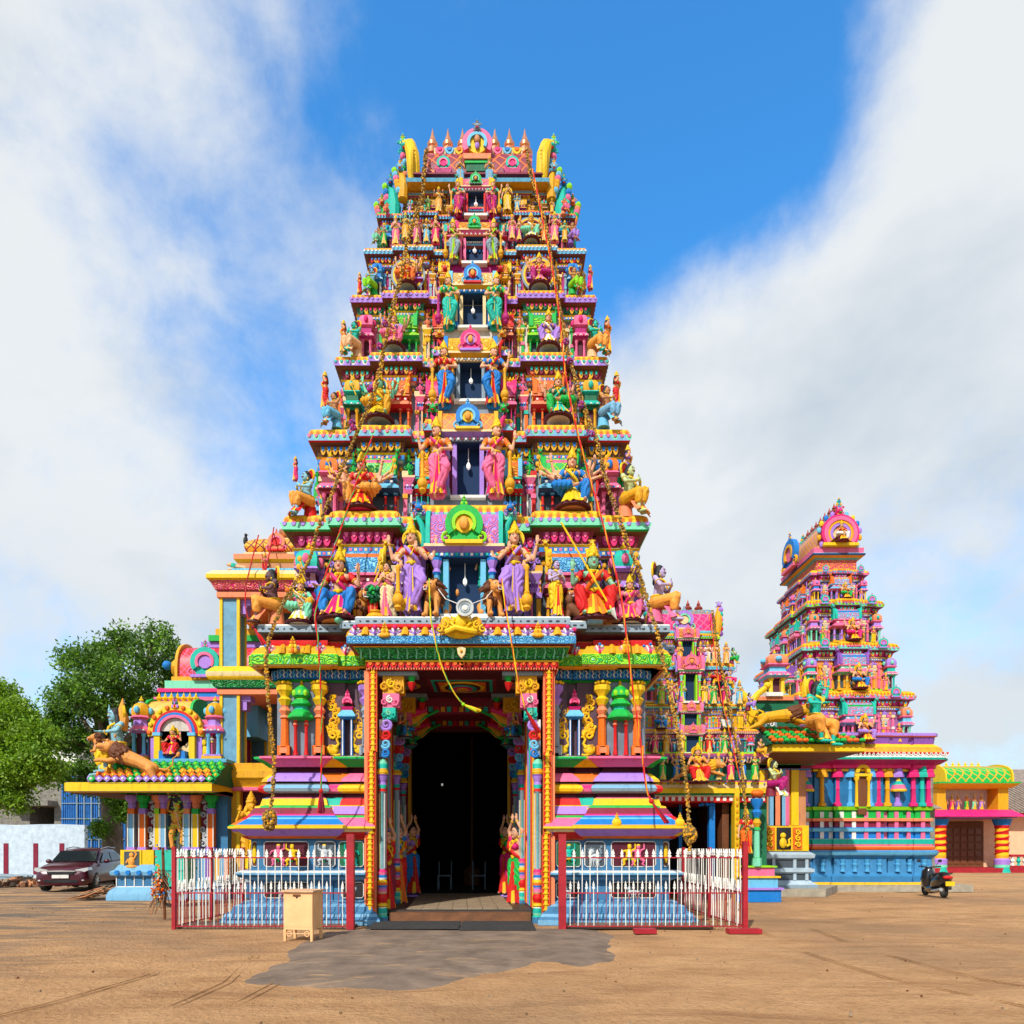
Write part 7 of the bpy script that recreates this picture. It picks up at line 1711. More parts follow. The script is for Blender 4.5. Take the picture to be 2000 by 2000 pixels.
plain('bark', (.19, .14, .10), .9, bump=(7, .9), var=.4)
def tree(label, x, y, trunk_r, zf, blobs, leaf, mats, n, seed, lean=0):
	t = thing('leafy_tree', label, 'tree', (x, y, 0)); rg = np.random.default_rng(seed); mb = MB()
	mb.tube([(x, y, -.1), (x + lean * .2, y, zf * .35), (x + lean * .6, y, zf * .7), (x + lean, y, zf)], [trunk_r * 1.3, trunk_r, trunk_r * .85, trunk_r * .7], 'bark', 12)
	for (bx, by, bz, br) in blobs:
		a = np.array((x + lean, y, zf * .9)); b = np.array((bx, by, bz)); m1 = a * .6 + b * .4 + np.array((0, 0, .4)); mb.tube([tuple(a), tuple(m1), tuple(b)], [trunk_r * .5, trunk_r * .3, trunk_r * .1], 'bark', 7)
		for q in range(5):
			d = rg.normal(size=3); d /= np.linalg.norm(d); mb.tube([tuple(b * .7 + m1 * .3), tuple(b + d * br * .8)], [trunk_r * .12, .015], 'bark', 5)
	mb.build('trunk', t)
	# leaf clumps spread through the volume of every bough
	tot = sum(b[3] ** 2 for b in blobs); V = []; F = []; MI = []
	for (bx, by, bz, br) in blobs:
		m = int(n * br * br / tot * rg.uniform(.6, 1.4)); ncl = max(12, int(m / 26))
		cd = rg.normal(size=(ncl, 3)); cd /= np.linalg.norm(cd, axis=1)[:, None]; cr = br * rg.uniform(.45, 1.08, ncl) ** .6
		cen = np.array((bx, by, bz)) + cd * cr[:, None] * np.array((1, 1, .78)); mi = rg.integers(0, len(mats), ncl)
		for j in range(ncl):
			k = 26; p = cen[j] + rg.normal(size=(k, 3)) * leaf * rg.uniform(1.2, 2.6)
			u = rg.normal(size=(k, 3)); u /= np.linalg.norm(u, axis=1)[:, None]; w = np.cross(u, rg.normal(size=(k, 3))); w /= np.linalg.norm(w, axis=1)[:, None]
			s = leaf * rg.uniform(.6, 1.3, (k, 1)); b0 = len(V)
			q = np.stack([p - u * s, p + w * s * .5, p + u * s, p - w * s * .5], 1).reshape(-1, 3); V.extend(map(tuple, q));
			for i in range(k): F.append((b0 + 4 * i, b0 + 4 * i + 1, b0 + 4 * i + 2, b0 + 4 * i + 3)); MI.append(int(mi[j]) if rg.random() < .8 else int(rg.integers(0, len(mats))))
	mb = MB(); mb.ml = list(mats); mb.V = V; mb.F = F; mb.M = MI; mb.build('crown', t, smooth=0)
def TB(px, py, Y, rpx, dy=0): return (PX(px, Y), Y + dy, PZ(py, Y), rpx * Y / FPX)
tree('tall dark green tree with bare boughs behind the left pavilion', PX(222, 31), 31, .42, 5.5,
	 [TB(300, 1275, 31, 48), TB(340, 1315, 31, 42, 1), TB(270, 1330, 31, 50, -1), TB(160, 1300, 31, 46), TB(190, 1275, 31, 34, .5), TB(140, 1370, 31, 44), TB(210, 1370, 31, 56, -1), TB(300, 1390, 31, 50), TB(130, 1440, 31, 40), TB(200, 1450, 31, 55, .8), TB(160, 1520, 31, 40), TB(255, 1480, 31, 40, 1), TB(110, 1400, 31, 22), TB(350, 1350, 31.5, 34), TB(240, 1245, 31, 26), TB(310, 1240, 31, 26)],
	 .088, ['leaf_a', 'leaf_b', 'leaf_c', 'leaf_a'], 42000, 5, lean=-.3)
tree('bright yellow-green tree at the left edge of the yard', PX(-30, 27), 27, .3, 3.0,
	 [TB(20, 1400, 27, 48), TB(60, 1440, 27, 42), TB(-30, 1430, 27, 60), TB(30, 1500, 27, 50), TB(85, 1480, 27, 30, -.4), TB(-30, 1530, 27, 50), TB(20, 1560, 27, 34), TB(0, 1355, 27, 28), TB(75, 1510, 27, 30), TB(110, 1495, 27, 14), TB(-60, 1380, 27, 50)],
	 .072, ['leaf_y', 'leaf_b', 'leaf_y', 'leaf_y'], 52000, 6)
tree('small bushy sapling at the foot of the big tree trunk', PX(240, 30), 30, .08, 1.0, [TB(238, 1590, 30, 14), TB(230, 1560, 30, 18), TB(195, 1620, 30, 12)], .07, ['leaf_b', 'leaf_a'], 5000, 8)
def left_background():
	# white-blue yard wall with dark red stripes
	Y = 36.0; t = thing('yard_wall', 'long pale blue plastered yard wall with dark red stripes', 'wall', (PX(60, Y), Y, 0)); x0, x1 = PX(-900, Y), PX(165, Y)
	mb = MB(); z = PZ(1612, Y)
	n = 24; pts = [(x0 + (x1 - x0) * i / n, z + .03 * math.sin(i * 2.3) + .05 * i / n) for i in range(n + 1)]
	mb.prism([(x0, 0), (x1, 0)] + [p for p in reversed(pts)], Y, Y + .3, 'plast'); mb.build('wall', t)
	for px in (12, 70, 121, -60, -130):
		mb = MB(); x = PX(px, Y); mb.box(x - .12, x + .12, Y - .03, Y, .2, PZ(1647, Y), 'pmar'); mb.build('red_stripe', t)
	# blue sheet hoarding
	Y = 40; t = thing('blue_hoarding', 'blue corrugated sheet wall on a pale grid frame behind the tree trunk', 'fence', (PX(190, Y), Y, 0)); x0, x1 = PX(120, Y), PX(245, Y)
	mb = MB()
	for i in range(60): a = x0 + (x1 - x0) * i / 60; b = x0 + (x1 - x0) * (i + 1) / 60; mb.box(a, b, Y - (.04 if i % 2 else 0), Y + .1, 0, PZ(1505, Y), 'bsheet')
	mb.build('sheets', t)
	mb = MB()
	for px in (152, 166, 180, 195, 208, 222): x = PX(px, Y); mb.box(x - .03, x + .03, Y - .1, Y - .04, 0, PZ(1500, Y), 'gry')
	for py in (1640, 1600, 1570, 1530): z = PZ(py, Y); mb.box(x0, x1, Y - .09, Y - .05, z, z + .05, 'gry')
	mb.build('frame', t)
	# concrete shed behind the wall
	Y = 46; t = thing('concrete_shed', 'grey concrete building with a dark opening behind the yard wall', 'building', (PX(60, Y), Y, 0))
	mb = MB(); mb.box(PX(-300, Y), PX(45, Y), Y, Y + 8, 0, PZ(1575, Y), 'cwall'); mb.box(PX(45, Y), PX(58, Y), Y, Y + 8, 0, PZ(1575, Y), 'cwall'); mb.box(PX(106, Y), PX(160, Y), Y, Y + 8, 0, PZ(1500, Y), 'cwall'); mb.box(PX(-300, Y), PX(106, Y), Y + 4, Y + 8, 0, PZ(1480, Y), 'cwall'); mb.box(PX(58, Y), PX(106, Y), Y + 3.8, Y + 4, 0, PZ(1575, Y), 'void'); mb.build('wall', t)
	mb = MB(); mb.box(PX(30, Y), PX(112, Y), Y - 1, Y + 6, PZ(1575, Y), PZ(1565, Y), 'cwall'); mb.build('roof_slab', t)
	mb = MB(); mb.box(PX(60, Y) , PX(72, Y), Y + 3.9, Y + 3.97, PZ(1560, Y), PZ(1535, Y), 'lbl'); mb.build('window', t)
	Y = 70; t = thing('pale_house', 'distant pale house with a tin roof glimpsed between the two trees', 'house', (PX(100, Y), Y, 0)); mb = MB(); mb.box(PX(85, Y), PX(150, Y), Y, Y + 8, 0, PZ(1432, Y), 'wht'); mb.build('wall', t); mb = MB(); mb.frus(PX(82, Y), PX(153, Y), Y - 1, Y + 9, PZ(1432, Y), PX(84, Y), PX(150, Y), Y + 3, Y + 5, PZ(1412, Y), 'wal'); mb.build('roof', t)
	# pipes and rubble
	t = thing('pipe_stack', 'stack of long grey metal pipes lying along the yard wall', 'pipes', (PX(20, 31), 31, 0)); r = random.Random(4)
	for i in range(9):
		mb = MB(); z = .1 + .09 * (i // 3) + r.uniform(0, .05); y = 30.4 + (i % 3) * .35; mb.tube([(PX(-150, y), y, z + r.uniform(0, .25)), (PX(58, y), y + r.uniform(-.3, .3), z)], .055, 'gry', 8); mb.build('pipe', t)
	t = thing('rubble_heap', 'low heap of brown earth and broken bricks beside the car', 'heap', (PX(35, 28.5), 28.5, 0)); mb = MB()
	for i in range(220):
		a, q = r.uniform(0, 6.28), abs(r.gauss(0, 1)); x, y = PX(38, 28.5) + q * .8 * math.cos(a), 28.5 + q * .4 * math.sin(a); s = r.uniform(.03, .12); z = max(0, .3 - q * .15)
		mb.frus(x - s, x + s, y - s, y + s, z - .05, x - s * .6, x + s * .8, y - s * .7, y + s * .6, z + s, ('tan', 'brn', 'rub')[i % 3])
	mb.build('rubble', t); tag(t, kind='stuff')
	t = thing('dry_fronds', 'pile of dry palm fronds lying against the blue pavilion base', 'fronds', (PX(195, 21.5), 21.5, 0)); mb = MB()
	for i in range(70):
		x, y = PX(208, 21.4) + r.uniform(-.25, .15), 21.4 + r.uniform(-.4, .5); mb.tube([(x, y, r.uniform(.15, .42)), (x - r.uniform(.3, .6), y + r.uniform(-.2, .2), r.uniform(.08, .2)), (x - r.uniform(.5, 1.0), y + r.uniform(-.3, .3), .02)], [.012, .02, .006], ('tan', 'brn', 'rub')[i % 3], 4)
	mb.build('fronds', t); tag(t, kind='stuff')
plain('plast', (.50, .60, .70), .8, bump=(4, .3), var=.22); plain('bsheet', (.01, .13, .42), .45, var=.3); plain('cwall', (.22, .20, .17), .9, bump=(5, .4), var=.4); plain('rub', (.30, .21, .14), .9, var=.3)
left_background()

# ---- car
def car():
	ang = R(11); t = thing('parked_car', 'dark maroon crossover car parked facing the camera by the yard wall', 'car', (-15.95, 26.75, 0), ang)
	L = 2.15; W = .89
	# body lofted front to back (y from -L to L), sections in x-z
	st_ = [(-2.15, .60, .34, .60, .62), (-2.12, .74, .26, .70, .74), (-2.0, .84, .22, .80, .86), (-1.6, .88, .22, .86, .97), (-1.1, .89, .22, .90, 1.04), (-.5, .89, .22, .94, 1.06), (.6, .89, .22, .97, 1.08), (1.5, .88, .24, .99, 1.10), (1.95, .84, .28, .99, 1.10), (2.12, .74, .36, .90, 1.02), (2.16, .60, .45, .8, .9)]
	def loft(mb, S, m):
		vs = []; n = 0
		for y, w, zb, zs, zt in S:
			sec = [(-w * .86, zb), (-w, zb + .10), (-w * 1.02, (zb + zs) / 2), (-w * .985, zs), (-w * .86, zt - .01), (-w * .45, zt + .02), (0, zt + .03), (w * .45, zt + .02), (w * .86, zt - .01), (w * .985, zs), (w * 1.02, (zb + zs) / 2), (w, zb + .10), (w * .86, zb)]
			n = len(sec); vs += [(x, y, z) for x, z in sec]
		fs = []
		for i in range(len(S) - 1):
			for j in range(n): fs.append((i * n + j, i * n + (j + 1) % n, (i + 1) * n + (j + 1) % n, (i + 1) * n + j)[::-1])
		fs.append(tuple(range(n))[::-1]); e = (len(S) - 1) * n; fs.append(tuple(range(e, e + n)))
		mb.add(vs, [f[::-1] for f in fs], m)
	def part(name, fn, sm=40):
		mb = MB(); fn(mb); o = mb.build(name, t, org=(0, 0, 0), smooth=sm); return o
	part('body', lambda mb: loft(mb, st_, 'carp'))
	cab = [(-1.0, .80, .98, 1.0, 1.03), (-.45, .74, .98, 1.30, 1.40), (-.1, .70, .98, 1.40, 1.53), (.6, .70, .98, 1.43, 1.57), (1.2, .70, .98, 1.40, 1.54), (1.75, .74, .98, 1.22, 1.36), (2.08, .78, .98, 1.0, 1.08)]
	part('cabin', lambda mb: loft(mb, cab, 'carp'))
	part('windscreen', lambda mb: mb.add([(-.74, -1.03, 1.09), (.74, -1.03, 1.09), (.64, -.47, 1.475), (-.64, -.47, 1.475)], [(0, 1, 2, 3)], 'cglass'))
	for s in (-1, 1):
		part('side_window', lambda mb: mb.add([(s * .835, -.72, 1.06), (s * .835, .35, 1.08), (s * .72, .35, 1.45), (s * .735, -.20, 1.40)], [(0, 1, 2, 3)], 'cglass'))
		part('side_window', lambda mb: mb.add([(s * .835, .45, 1.08), (s * .82, 1.5, 1.12), (s * .735, 1.25, 1.42), (s * .72, .45, 1.45)], [(0, 1, 2, 3)], 'cglass'))
		part('mirror', lambda mb: mb.ell((s * 1.0, -.62, 1.08), (.11, .07, .08), 'carp', 10, 7))
		part('headlight', lambda mb: mb.prism([(s * .40, .70), (s * .46, .80), (s * .86, .88), (s * .88, .78), (s * .72, .70)], -2.10, -1.7, 'lampg'))
		part('fog_lamp', lambda mb: mb.ell((s * .68, -2.10, .42), (.09, .04, .05), 'lampg', 8, 5))
		part('tail_lamp', lambda mb: mb.box(*sorted((s * .60, s * .86)), 2.02, 2.13, .85, .98, 'red'))
		part('roof_rail', lambda mb: mb.tube([(s * .62, -.1, 1.55), (s * .62, .6, 1.62), (s * .62, 1.4, 1.57)], .02, 'steel', 6))
		for y in (-1.33, 1.32):
			w = thing('wheel', None, None); bpy.data.objects.remove(w)
			mb = MB(); x = s * .80
			vs = []; n = 24
			for rr_, xx in ((.20, .02), (.33, .0), (.345, .04), (.345, .16), (.33, .20), (.20, .2)):
				for j in range(n): a = 2 * math.pi * j / n; vs.append((s * (.70 + xx), y + rr_ * math.cos(a), .345 + rr_ * math.sin(a)))
			fs = [(i * n + j, i * n + (j + 1) % n, (i + 1) * n + (j + 1) % n, (i + 1) * n + j) for i in range(5) for j in range(n)]; fs += [tuple(range(n)), tuple(range(5 * n, 6 * n))]
			if s > 0: fs = [f[::-1] for f in fs]
			mb.add(vs, fs, 'tyre'); wh = mb.build('wheel', t, org=(0, 0, 0))
			mb = MB()
			for j in range(10): a = j * math.pi / 5; mb.tube([(s * .905, y, .345), (s * .905, y + .20 * math.cos(a), .345 + .20 * math.sin(a))], [.025, .018], 'steel', 5)
			mb.ell((s * .905, y, .345), (.03, .05, .05), 'steel'); mb.build('rim', wh, org=(0, 0, 0))
	part('grille', lambda mb: (mb.box(-.42, .42, -2.18, -2.05, .64, .74, 'blk'), mb.box(-.48, .48, -2.19, -2.05, .73, .76, 'steel')))
	part('bumper_intake', lambda mb: mb.box(-.55, .55, -2.16, -2.0, .34, .44, 'blk'))
	part('number_plate', lambda mb: mb.box(-.27, .27, -2.20, -2.15, .50, .62, 'wht'))
plain('carp', (.06, .004, .014), .28, 0.1); MATS['carp'].node_tree.nodes['Principled BSDF'].inputs['Coat Weight'].default_value = .3; plain('cglass', (.012, .016, .02), .04); plain('lampg', (.55, .58, .6), .1, .3); plain('tyre', (.014, .014, .014), .8)
car()
# teal cart and flower bundle by the fence
def cart():
	Y = 18.6; t = thing('teal_cart', 'turquoise metal cart standing between the pavilion and the fence', 'cart', (PX(330, Y), Y, 0))
	mb = MB(); mb.box(PX(303, Y), PX(358, Y), Y, Y + .8, PZ(1735, Y), PZ(1660, Y), 'tcart'); mb.box(PX(301, Y), PX(360, Y), Y - .03, Y + .83, PZ(1700, Y), PZ(1696, Y), 'teal'); mb.build('body', t)
	for s in (0, .7):
		mb = MB(); mb.arc(PX(330, Y), .28, Y + s, Y + s + .08, .2, .27, 0, 360, 18, 'blk'); mb.disc(PX(330, Y), .28, Y + s + .02, Y + s + .06, .05, 'gry'); mb.build('wheel', t)
	mb = MB()
	for px in (306, 354): mb.tube([(PX(px, Y), Y + .1, 0), (PX(px, Y), Y + .1, .5)], .025, 'teal', 6)
	mb.build('legs', t)
	Y = 15.3; t = thing('straw_bundle', 'bundle of straw hung with orange flowers and ribbons on a post left of the fence', 'bundle', (PX(318, Y), Y, 0)); r = random.Random(9)
	mb = MB(); mb.tube([(PX(322, Y), Y, 0), (PX(318, Y), Y, 1.6)], .03, 'brn', 6); mb.build('post', t)
	mb = MB()
	for i in range(110): x, z = PX(318, Y) + r.gauss(0, .07), r.uniform(.55, 1.1); mb.tube([(x, Y + r.gauss(0, .07), z), (x + r.gauss(-.05, .12), Y + r.gauss(0, .1), z - r.uniform(.2, .5))], .007, ('tan', 'brn', 'rub')[i % 3], 4)
	mb.build('straw', t); mb = MB()
	for i in range(90): mb.ell((PX(313, Y) + r.gauss(0, .06), Y - .12 + r.gauss(0, .03), .5 + abs(r.gauss(0, .35))), r.uniform(.014, .028), ('org', 'yel', 'red', 'wht', 'blu', 'org')[r.randrange(6) if i % 3 else 0], 5, 3)
	mb.build('flowers', t)
	Y = 15.0; t = thing('climbing_plant', 'thin leafy plant climbing the corner post of the left fence', 'plant', (PX(345, Y), Y, 0)); mb = MB(); mb.tube([(PX(350, Y), Y, 0), (PX(346, Y), Y, 1.2), (PX(352, Y), Y, 2.0), (PX(338, Y), Y, 2.6)], [.02, .016, .012, .006], 'bark', 5); mb.build('stem', t); mb = MB()
	for i in range(120):
		z = r.uniform(1.4, 2.75); x = PX(346, Y) + r.gauss(0, .10); y = Y + r.gauss(0, .08); a = r.uniform(0, 6.28); s = .05; mb.add([(x, y, z), (x + s * math.cos(a), y - s * .4, z + s * .3), (x + 1.6 * s * math.cos(a), y, z - s * .3), (x + s * math.cos(a), y + s * .5, z - s * .2)], [(0, 1, 2, 3)], 'leaf_b' if i % 2 else 'leaf_y')
	mb.build('leaves', t, smooth=0)
plain('tcart', (.01, .42, .30), .5, var=.2)
cart()

# ================================================================== FENCES
def fences():
	zT, zM, zB = 1.40, .71, .06
	def spear(mb, x, z, w=.035):
		mb.prism([(x - .012, z), (x - w, z + .035), (x - .012, z + .05), (x - w * .75, z + .08), (x, z + .17), (x + w * .75, z + .08), (x + .012, z + .05), (x + w, z + .035), (x + .012, z)], -.012, .012, 'fwht')
	def mk():
		mb = MB(); mb.tube([(0, 0, zM), (0, 0, zT + .02)], .009, 'fwht', 6); spear(mb, 0, zT + .0, .040); mb.tube([(0, 0, zB), (0, 0, zM)], .007, 'fred', 6)
		a = bpy.data.meshes.new('tall'); a.from_pydata(mb.V, [], mb.F); [a.materials.append(M(m)) for m in mb.ml]; a.polygons.foreach_set('material_index', mb.M)
		mb = MB(); mb.tube([(0, 0, zB), (0, 0, .80)], .009, 'fwht', 6); spear(mb, 0, .78, .027)
		b = bpy.data.meshes.new('short'); b.from_pydata(mb.V, [], mb.F); [b.materials.append(M(m)) for m in mb.ml]; b.polygons.foreach_set('material_index', mb.M)
		return a, b
	A, B = mk()
	def panel(label, p0, p1, posts, pr=.045, group='red and white iron fences round the plinth'):
		d = (p1[0] - p0[0], p1[1] - p0[1]); l = math.hypot(*d); ang = math.atan2(d[1], d[0]); t = thing('iron_fence', label, 'fence', (p0[0], p0[1], 0), ang, group)
		def P(name, fn): mb = MB(); fn(mb); return mb.build(name, t, org=(0, 0, 0))
		for z in (zT, zM, zB): P('rail', lambda mb: mb.box(0, l, -.014, .014, z - .012, z + .012, 'fred'))
		for x, w, h in posts: P('post', lambda mb: mb.box(x - w, x + w, -w, w, 0, h, 'fred'))
		n = int(l / .155); rr = random.Random(int(l * 100))
		for i in range(n):
			x = (i + .5) * l / n; o = bpy.data.objects.new('picket', A); col.objects.link(o); o.parent = t; o.location = (x, 0, 0); o.rotation_euler = (rr.gauss(0, .006), rr.gauss(0, .008), 0)
			if rr.random() < .05: continue
			o = bpy.data.objects.new('short_picket', B); col.objects.link(o); o.parent = t; o.location = (x + .5 * l / n, -.005, 0); o.rotation_euler = (rr.gauss(0, .01), rr.gauss(0, .012), 0)
		return t
	Y = 13.5
	xl0, xl1, xr0, xr1 = PX(340, Y), PX(685, Y), PX(1098, Y), PX(1455, Y)
	panel('front iron fence left of the portal with white spear tips', (xl0, Y), (xl1, Y), [(0, .035, 1.62), (xl1 - xl0, .07, 1.86)])
	panel('front iron fence right of the portal with white spear tips', (xr0, Y), (xr1, Y), [(0, .07, 1.86), (xr1 - xr0, .045, 1.72)])
	panel('side iron fence returning to the back at the left end', (xl0, Y + .05), (xl0, 17.2), [(1.7, .035, 1.6), (3.6, .04, 1.6)])
	panel('side iron fence returning to the back at the right end', (xr1, Y + .05), (xr1, 18.5), [(2.2, .035, 1.6), (4.4, .04, 1.6)])
	panel('short rear iron fence seen behind the left side fence', (xl0, 17.3), (xl0 + 1.6, 17.3), [(1.6, .035, 1.6)])
	for i, (px, py, w) in enumerate(((1262, 1822, .20), (1457, 1822, .30))):
		Yb = FPX * EYE / (py + 2 - PY0); t = thing('red_brick_block', ('small dark red block propping the middle of the right fence', 'dark red block under the right corner post of the fence')[i], 'block', (PX(px, Yb), Yb, 0)); mb = MB(); mb.set(*t.location); mb.box(-w, w, 0, .24, 0, .085, 'fred'); mb.build('block', t)
	mb = MB(); mb.box(xl0, xl1, 13.62, 14.6, 0, .05, 'conc'); mb.box(xr0, xr1 - .6, 13.55, 14.6, 0, .07, 'conc'); o = mb.build('kerb'); tag(o, 'low concrete strip under the front fences', 'kerb', kind='structure')
plain('fwht', (.80, .77, .70), .5, bump=(30, .3), var=.15); plain('fred', (.36, .008, .018), .45, bump=(20, .3), var=.3)
fences()
def cabinet():
	Y = 11.75; s = Y / FPX; t = thing('metal_collection_box', 'peach painted metal collection box on four legs before the left fence', 'box', (PX(582, Y), Y, 0))
	def P(name, fn): mb = MB(); mb.set(PX(582, Y), Y, 0, R(-9)); fn(mb); return mb.build(name, t)
	b = P('body', lambda mb: (mb.box(-.26, .26, 0, .42, .20, .84, 'peach'), mb.box(-.255, .255, -.004, .0, .25, .80, 'peach')))
	P('lid', lambda mb: mb.frus(-.29, .29, -.04, .46, .84, -.29, .29, -.04, .46, .87, 'peach2'))
	for x in (-.24, .24):
		for y in (.02, .40): P('leg', lambda mb: mb.frus(x - .018, x + .018, y - .018, y + .018, 0, x - .026, x + .026, y - .026, y + .026, .2, 'peach'))
	P('slot', lambda mb: (mb.box(-.09, .05, -.012, -.004, .765, .80, 'brn'), mb.prism([(-.05, .765), (.01, .765), (-.02, .73)], -.012, -.004, 'blk')))
	P('scroll_stretcher', lambda mb: (mb.tube([(-.22, .01, .13), (.22, .01, .13)], .007, 'peach', 6), mb.arc(-.16, .13, 0, .02, .035, .05, 0, 360, 14, 'peach'), mb.arc(.16, .13, 0, .02, .035, .05, 0, 360, 14, 'peach')))
plain('peach', (.80, .45, .20), .55, bump=(6, .25), var=.14); plain('peach2', (.62, .38, .22), .7, bump=(14, .6), var=.35); plain('rubber', (.035, .033, .032), .85, bump=(60, .8), var=.2)
cabinet()
for i, (a, b, y0, y1, lb) in enumerate(((722, 900, 13.15, 14.35, 'black ribbed rubber mat on the left before the threshold'), (900, 1045, 12.95, 14.3, 'black ribbed rubber mat on the right before the threshold'))):
	t = thing('rubber_mat', lb, 'mat', (PX((a + b) / 2, 13.5), 13.6, 0)); mb = MB(); mb.box(PX(a, 13.6), PX(b, 13.6) - .02, y0, y1, .044, .064 + .006 * i, 'rubber')
	for j in range(24): y = y0 + (y1 - y0) * (j + .5) / 24; mb.box(PX(a, 13.6) + .02, PX(b, 13.6) - .04, y - .012, y + .012, .058, .074 + .006 * i, 'rubber')
	mb.build('mat', t)
# ================================================================== RIGHT: low side gate with many small figures
def side_gate():
	cx, cy = 5.85, 22.1
	t = thing('side_gate_tower', 'smaller crowded gate tower right behind the main tower, over a dark doorway', 'temple tower', (cx, cy, 0))
	Y = 20.5; zb = PZ(1549, Y)
	mb = MB()
	for s in (-1, 1):
		x = cx + s * 1.28; mb.box(x - .07, x + .07, Y + .0, Y + .3, 0, zb, 'yel')
		for j in range(16): mb.ell((x, Y - .01, .15 + j * (zb - .3) / 15), (.045, .03, .07), 'gold', 8, 5)
		a, b = sorted((cx + s * 1.36, cx + s * 2.3)); mb.box(a, b, Y + .35, Y + 3, 0, zb, 'dgr')
	mb.build('door_frame', t)
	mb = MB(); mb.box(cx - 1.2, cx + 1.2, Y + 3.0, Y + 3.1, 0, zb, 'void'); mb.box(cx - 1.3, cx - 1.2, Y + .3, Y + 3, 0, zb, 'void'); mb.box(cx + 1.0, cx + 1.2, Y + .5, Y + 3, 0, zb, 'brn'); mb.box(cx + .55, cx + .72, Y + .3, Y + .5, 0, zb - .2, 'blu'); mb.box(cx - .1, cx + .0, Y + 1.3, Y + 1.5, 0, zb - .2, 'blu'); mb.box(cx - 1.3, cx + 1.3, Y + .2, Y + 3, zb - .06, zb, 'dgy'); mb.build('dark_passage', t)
	mb = MB(); bracket_lions(mb, cx + .45, Y + .3, zb - .32, .2, 'blu'); mb.build('blue_bracket', t)
	mb = MB(); P = plan(cx, cy, 2.30, 1.55, [(0, 1, 0)])
	mould(mb, P, [(-.10, zb - .26), (-.10, zb - .1), (.0, zb - .06), (0, zb), (.05, zb + .0), (.05, zb + .14), (.0, zb + .16), (.0, zb + .26), (-.08, zb + .34), (-.08, zb + .38)], ['red', 'wht', 'gcov', 'yel', 'yel', 'yel', 'crm', 'yel', 'pink'])
	for i, (u, w) in enumerate(row(4.4, .19)): mb.box(cx + u - .05, cx + u + .05, cy - 1.55 + .08, cy - 1.55 + .14, zb - .22, zb - .10, 'wht'); mb.ell((cx + u, cy - 1.55 - .02, zb + .28), .03, ('red', 'blu', 'teal')[i % 3], 6, 4)
	lint = mb.build('yellow_beam', t)
	zr = zb + .40
	mb = MB(); mb.box(cx - 2.1, cx + 2.1, Y + .5, 23.6, zr - .1, zr + .85, 'dgr'); mb.build('core_wall', t)
	mb = MB(); mould(mb, plan(cx, cy, 2.18, 1.4, [(0, .4, .12), (.4, 1, 0)]), [(.0, zr + .64), (.08, zr + .72), (.10, zr + .78), (.02, zr + .82)], ['lil', 'pink', 'lime']); mb.build('ledge', t)
	S1 = dict(base='lime', base2='lil', wall='dgy', line='crm', frieze='hot', edge='lil', band='crm', band2='pink', f2='lil', f3='blu', kuta=('lime', 'mint', 'pink', 'sky', 'red', 'pink'), sala=('gold', 'teal', 'sky', 'pink', 'gold', 'org'), lat='o:gold,pink,9', sala2=('gold', 'teal', 'sky', 'pink', 'gold', 'org'), lat2='o:gold,org,9', panj=('crm', 'pink', 'sky', 'pink'), leaf='pink')
	S2 = dict(S1, wall='gold', base='lil', frieze='gold', band='mint', band2='gold', kuta=('gold', 'yel', 'hot', 'pink', 'org', 'sky')); S3 = dict(S1, base='sky', wall='sal', frieze='pink', band='sky', band2='mint', kuta=('gold', 'pink', 'teal', 'sky', 'pink', 'grn')); S4 = dict(S1, base='sky', wall='pink', frieze='gold', band='lime', band2='sky')
	zl = [zr + .80, 5.18, 5.98, 7.30, 8.25]; hw = [2.15, 2.0, 1.82, 1.40, 1.05]; hd = [1.45, 1.25, 1.05, .85, .62]
	for i in range(4):
		k = (zl[i + 1] - zl[i]) / 1.9
		stt, wh, wd = storey(t, cx, cy, hw[i], hd[i], hw[i + 1], hd[i + 1], zl[i], zl[i + 1], (S1, S2, S3, S4)[i], k, full=False)
		h = (zl[i + 1] - zl[i]) * (.62 if i != 1 else .5)
		doorway(stt, cx, cy - wd - .3 * k, zl[i] + .02, .42 if i < 2 else .36, h, k * .8, ('lime', 'pink', 'mint', 'hot'), dict(lat=('o:gold,pink,9', 'o:sal,gold,9', 'o:org,pink,9', 'o:gold,sal,9')[i], rib='pink', horn='lil', yali='lil', n=('pink', 'sal', 'pink'), h=(zl[i + 1] - zl[i]) * .42), bulb=False)
	z = zl[4]
	mb = MB(); mould(mb, plan(cx, cy, 1.0, .5, [(0, 1, 0)]), [(.05, z), (.08, z + .04), (0, z + .06), (0, z + .12)], ['mint', 'lime', 'sky']); r = mb.build('roof_base', t)
	mb = MB(); barrel(mb, cx - .98, cx + .98, cy, z + .12, .5, .72, 'l:hot,pink,4', None, 12); mb.box(cx - .9, cx + .9, cy - .36, cy + .36, z + .56, z + .82, 'o:gold,sky,8'); mb.build('barrel_roof', r)
	for s in (-1, 1):
		mb = MB(); x = cx + s * 1.06; mb.tube([(x, cy - .4, z), (x + s * .03, cy - .45, z + .35), (x + s * .06, cy - .38, z + .65), (x + s * .13, cy - .25, z + 1.02)], [.11, .13, .11, .05], 'gold', 8)
		for j in range(6): mb.ell((x + s * .12, cy - .42, z + .05 + .15 * j), (.08, .08, .09), ('pur', 'red', 'grn', 'pink', 'teal', 'lil')[j], 7, 5)
		mb.set(x + s * .1, cy - .3, 0); yali(mb, 0, 0, z + .98, .14, 'lil'); mb.build('end_horn', r)
	for i in range(4): mb = MB(); finial(mb, cx - .42 + .34 * i, cy, z + .80, .48, 'copper2', 10); mb.build('copper_finial', r)
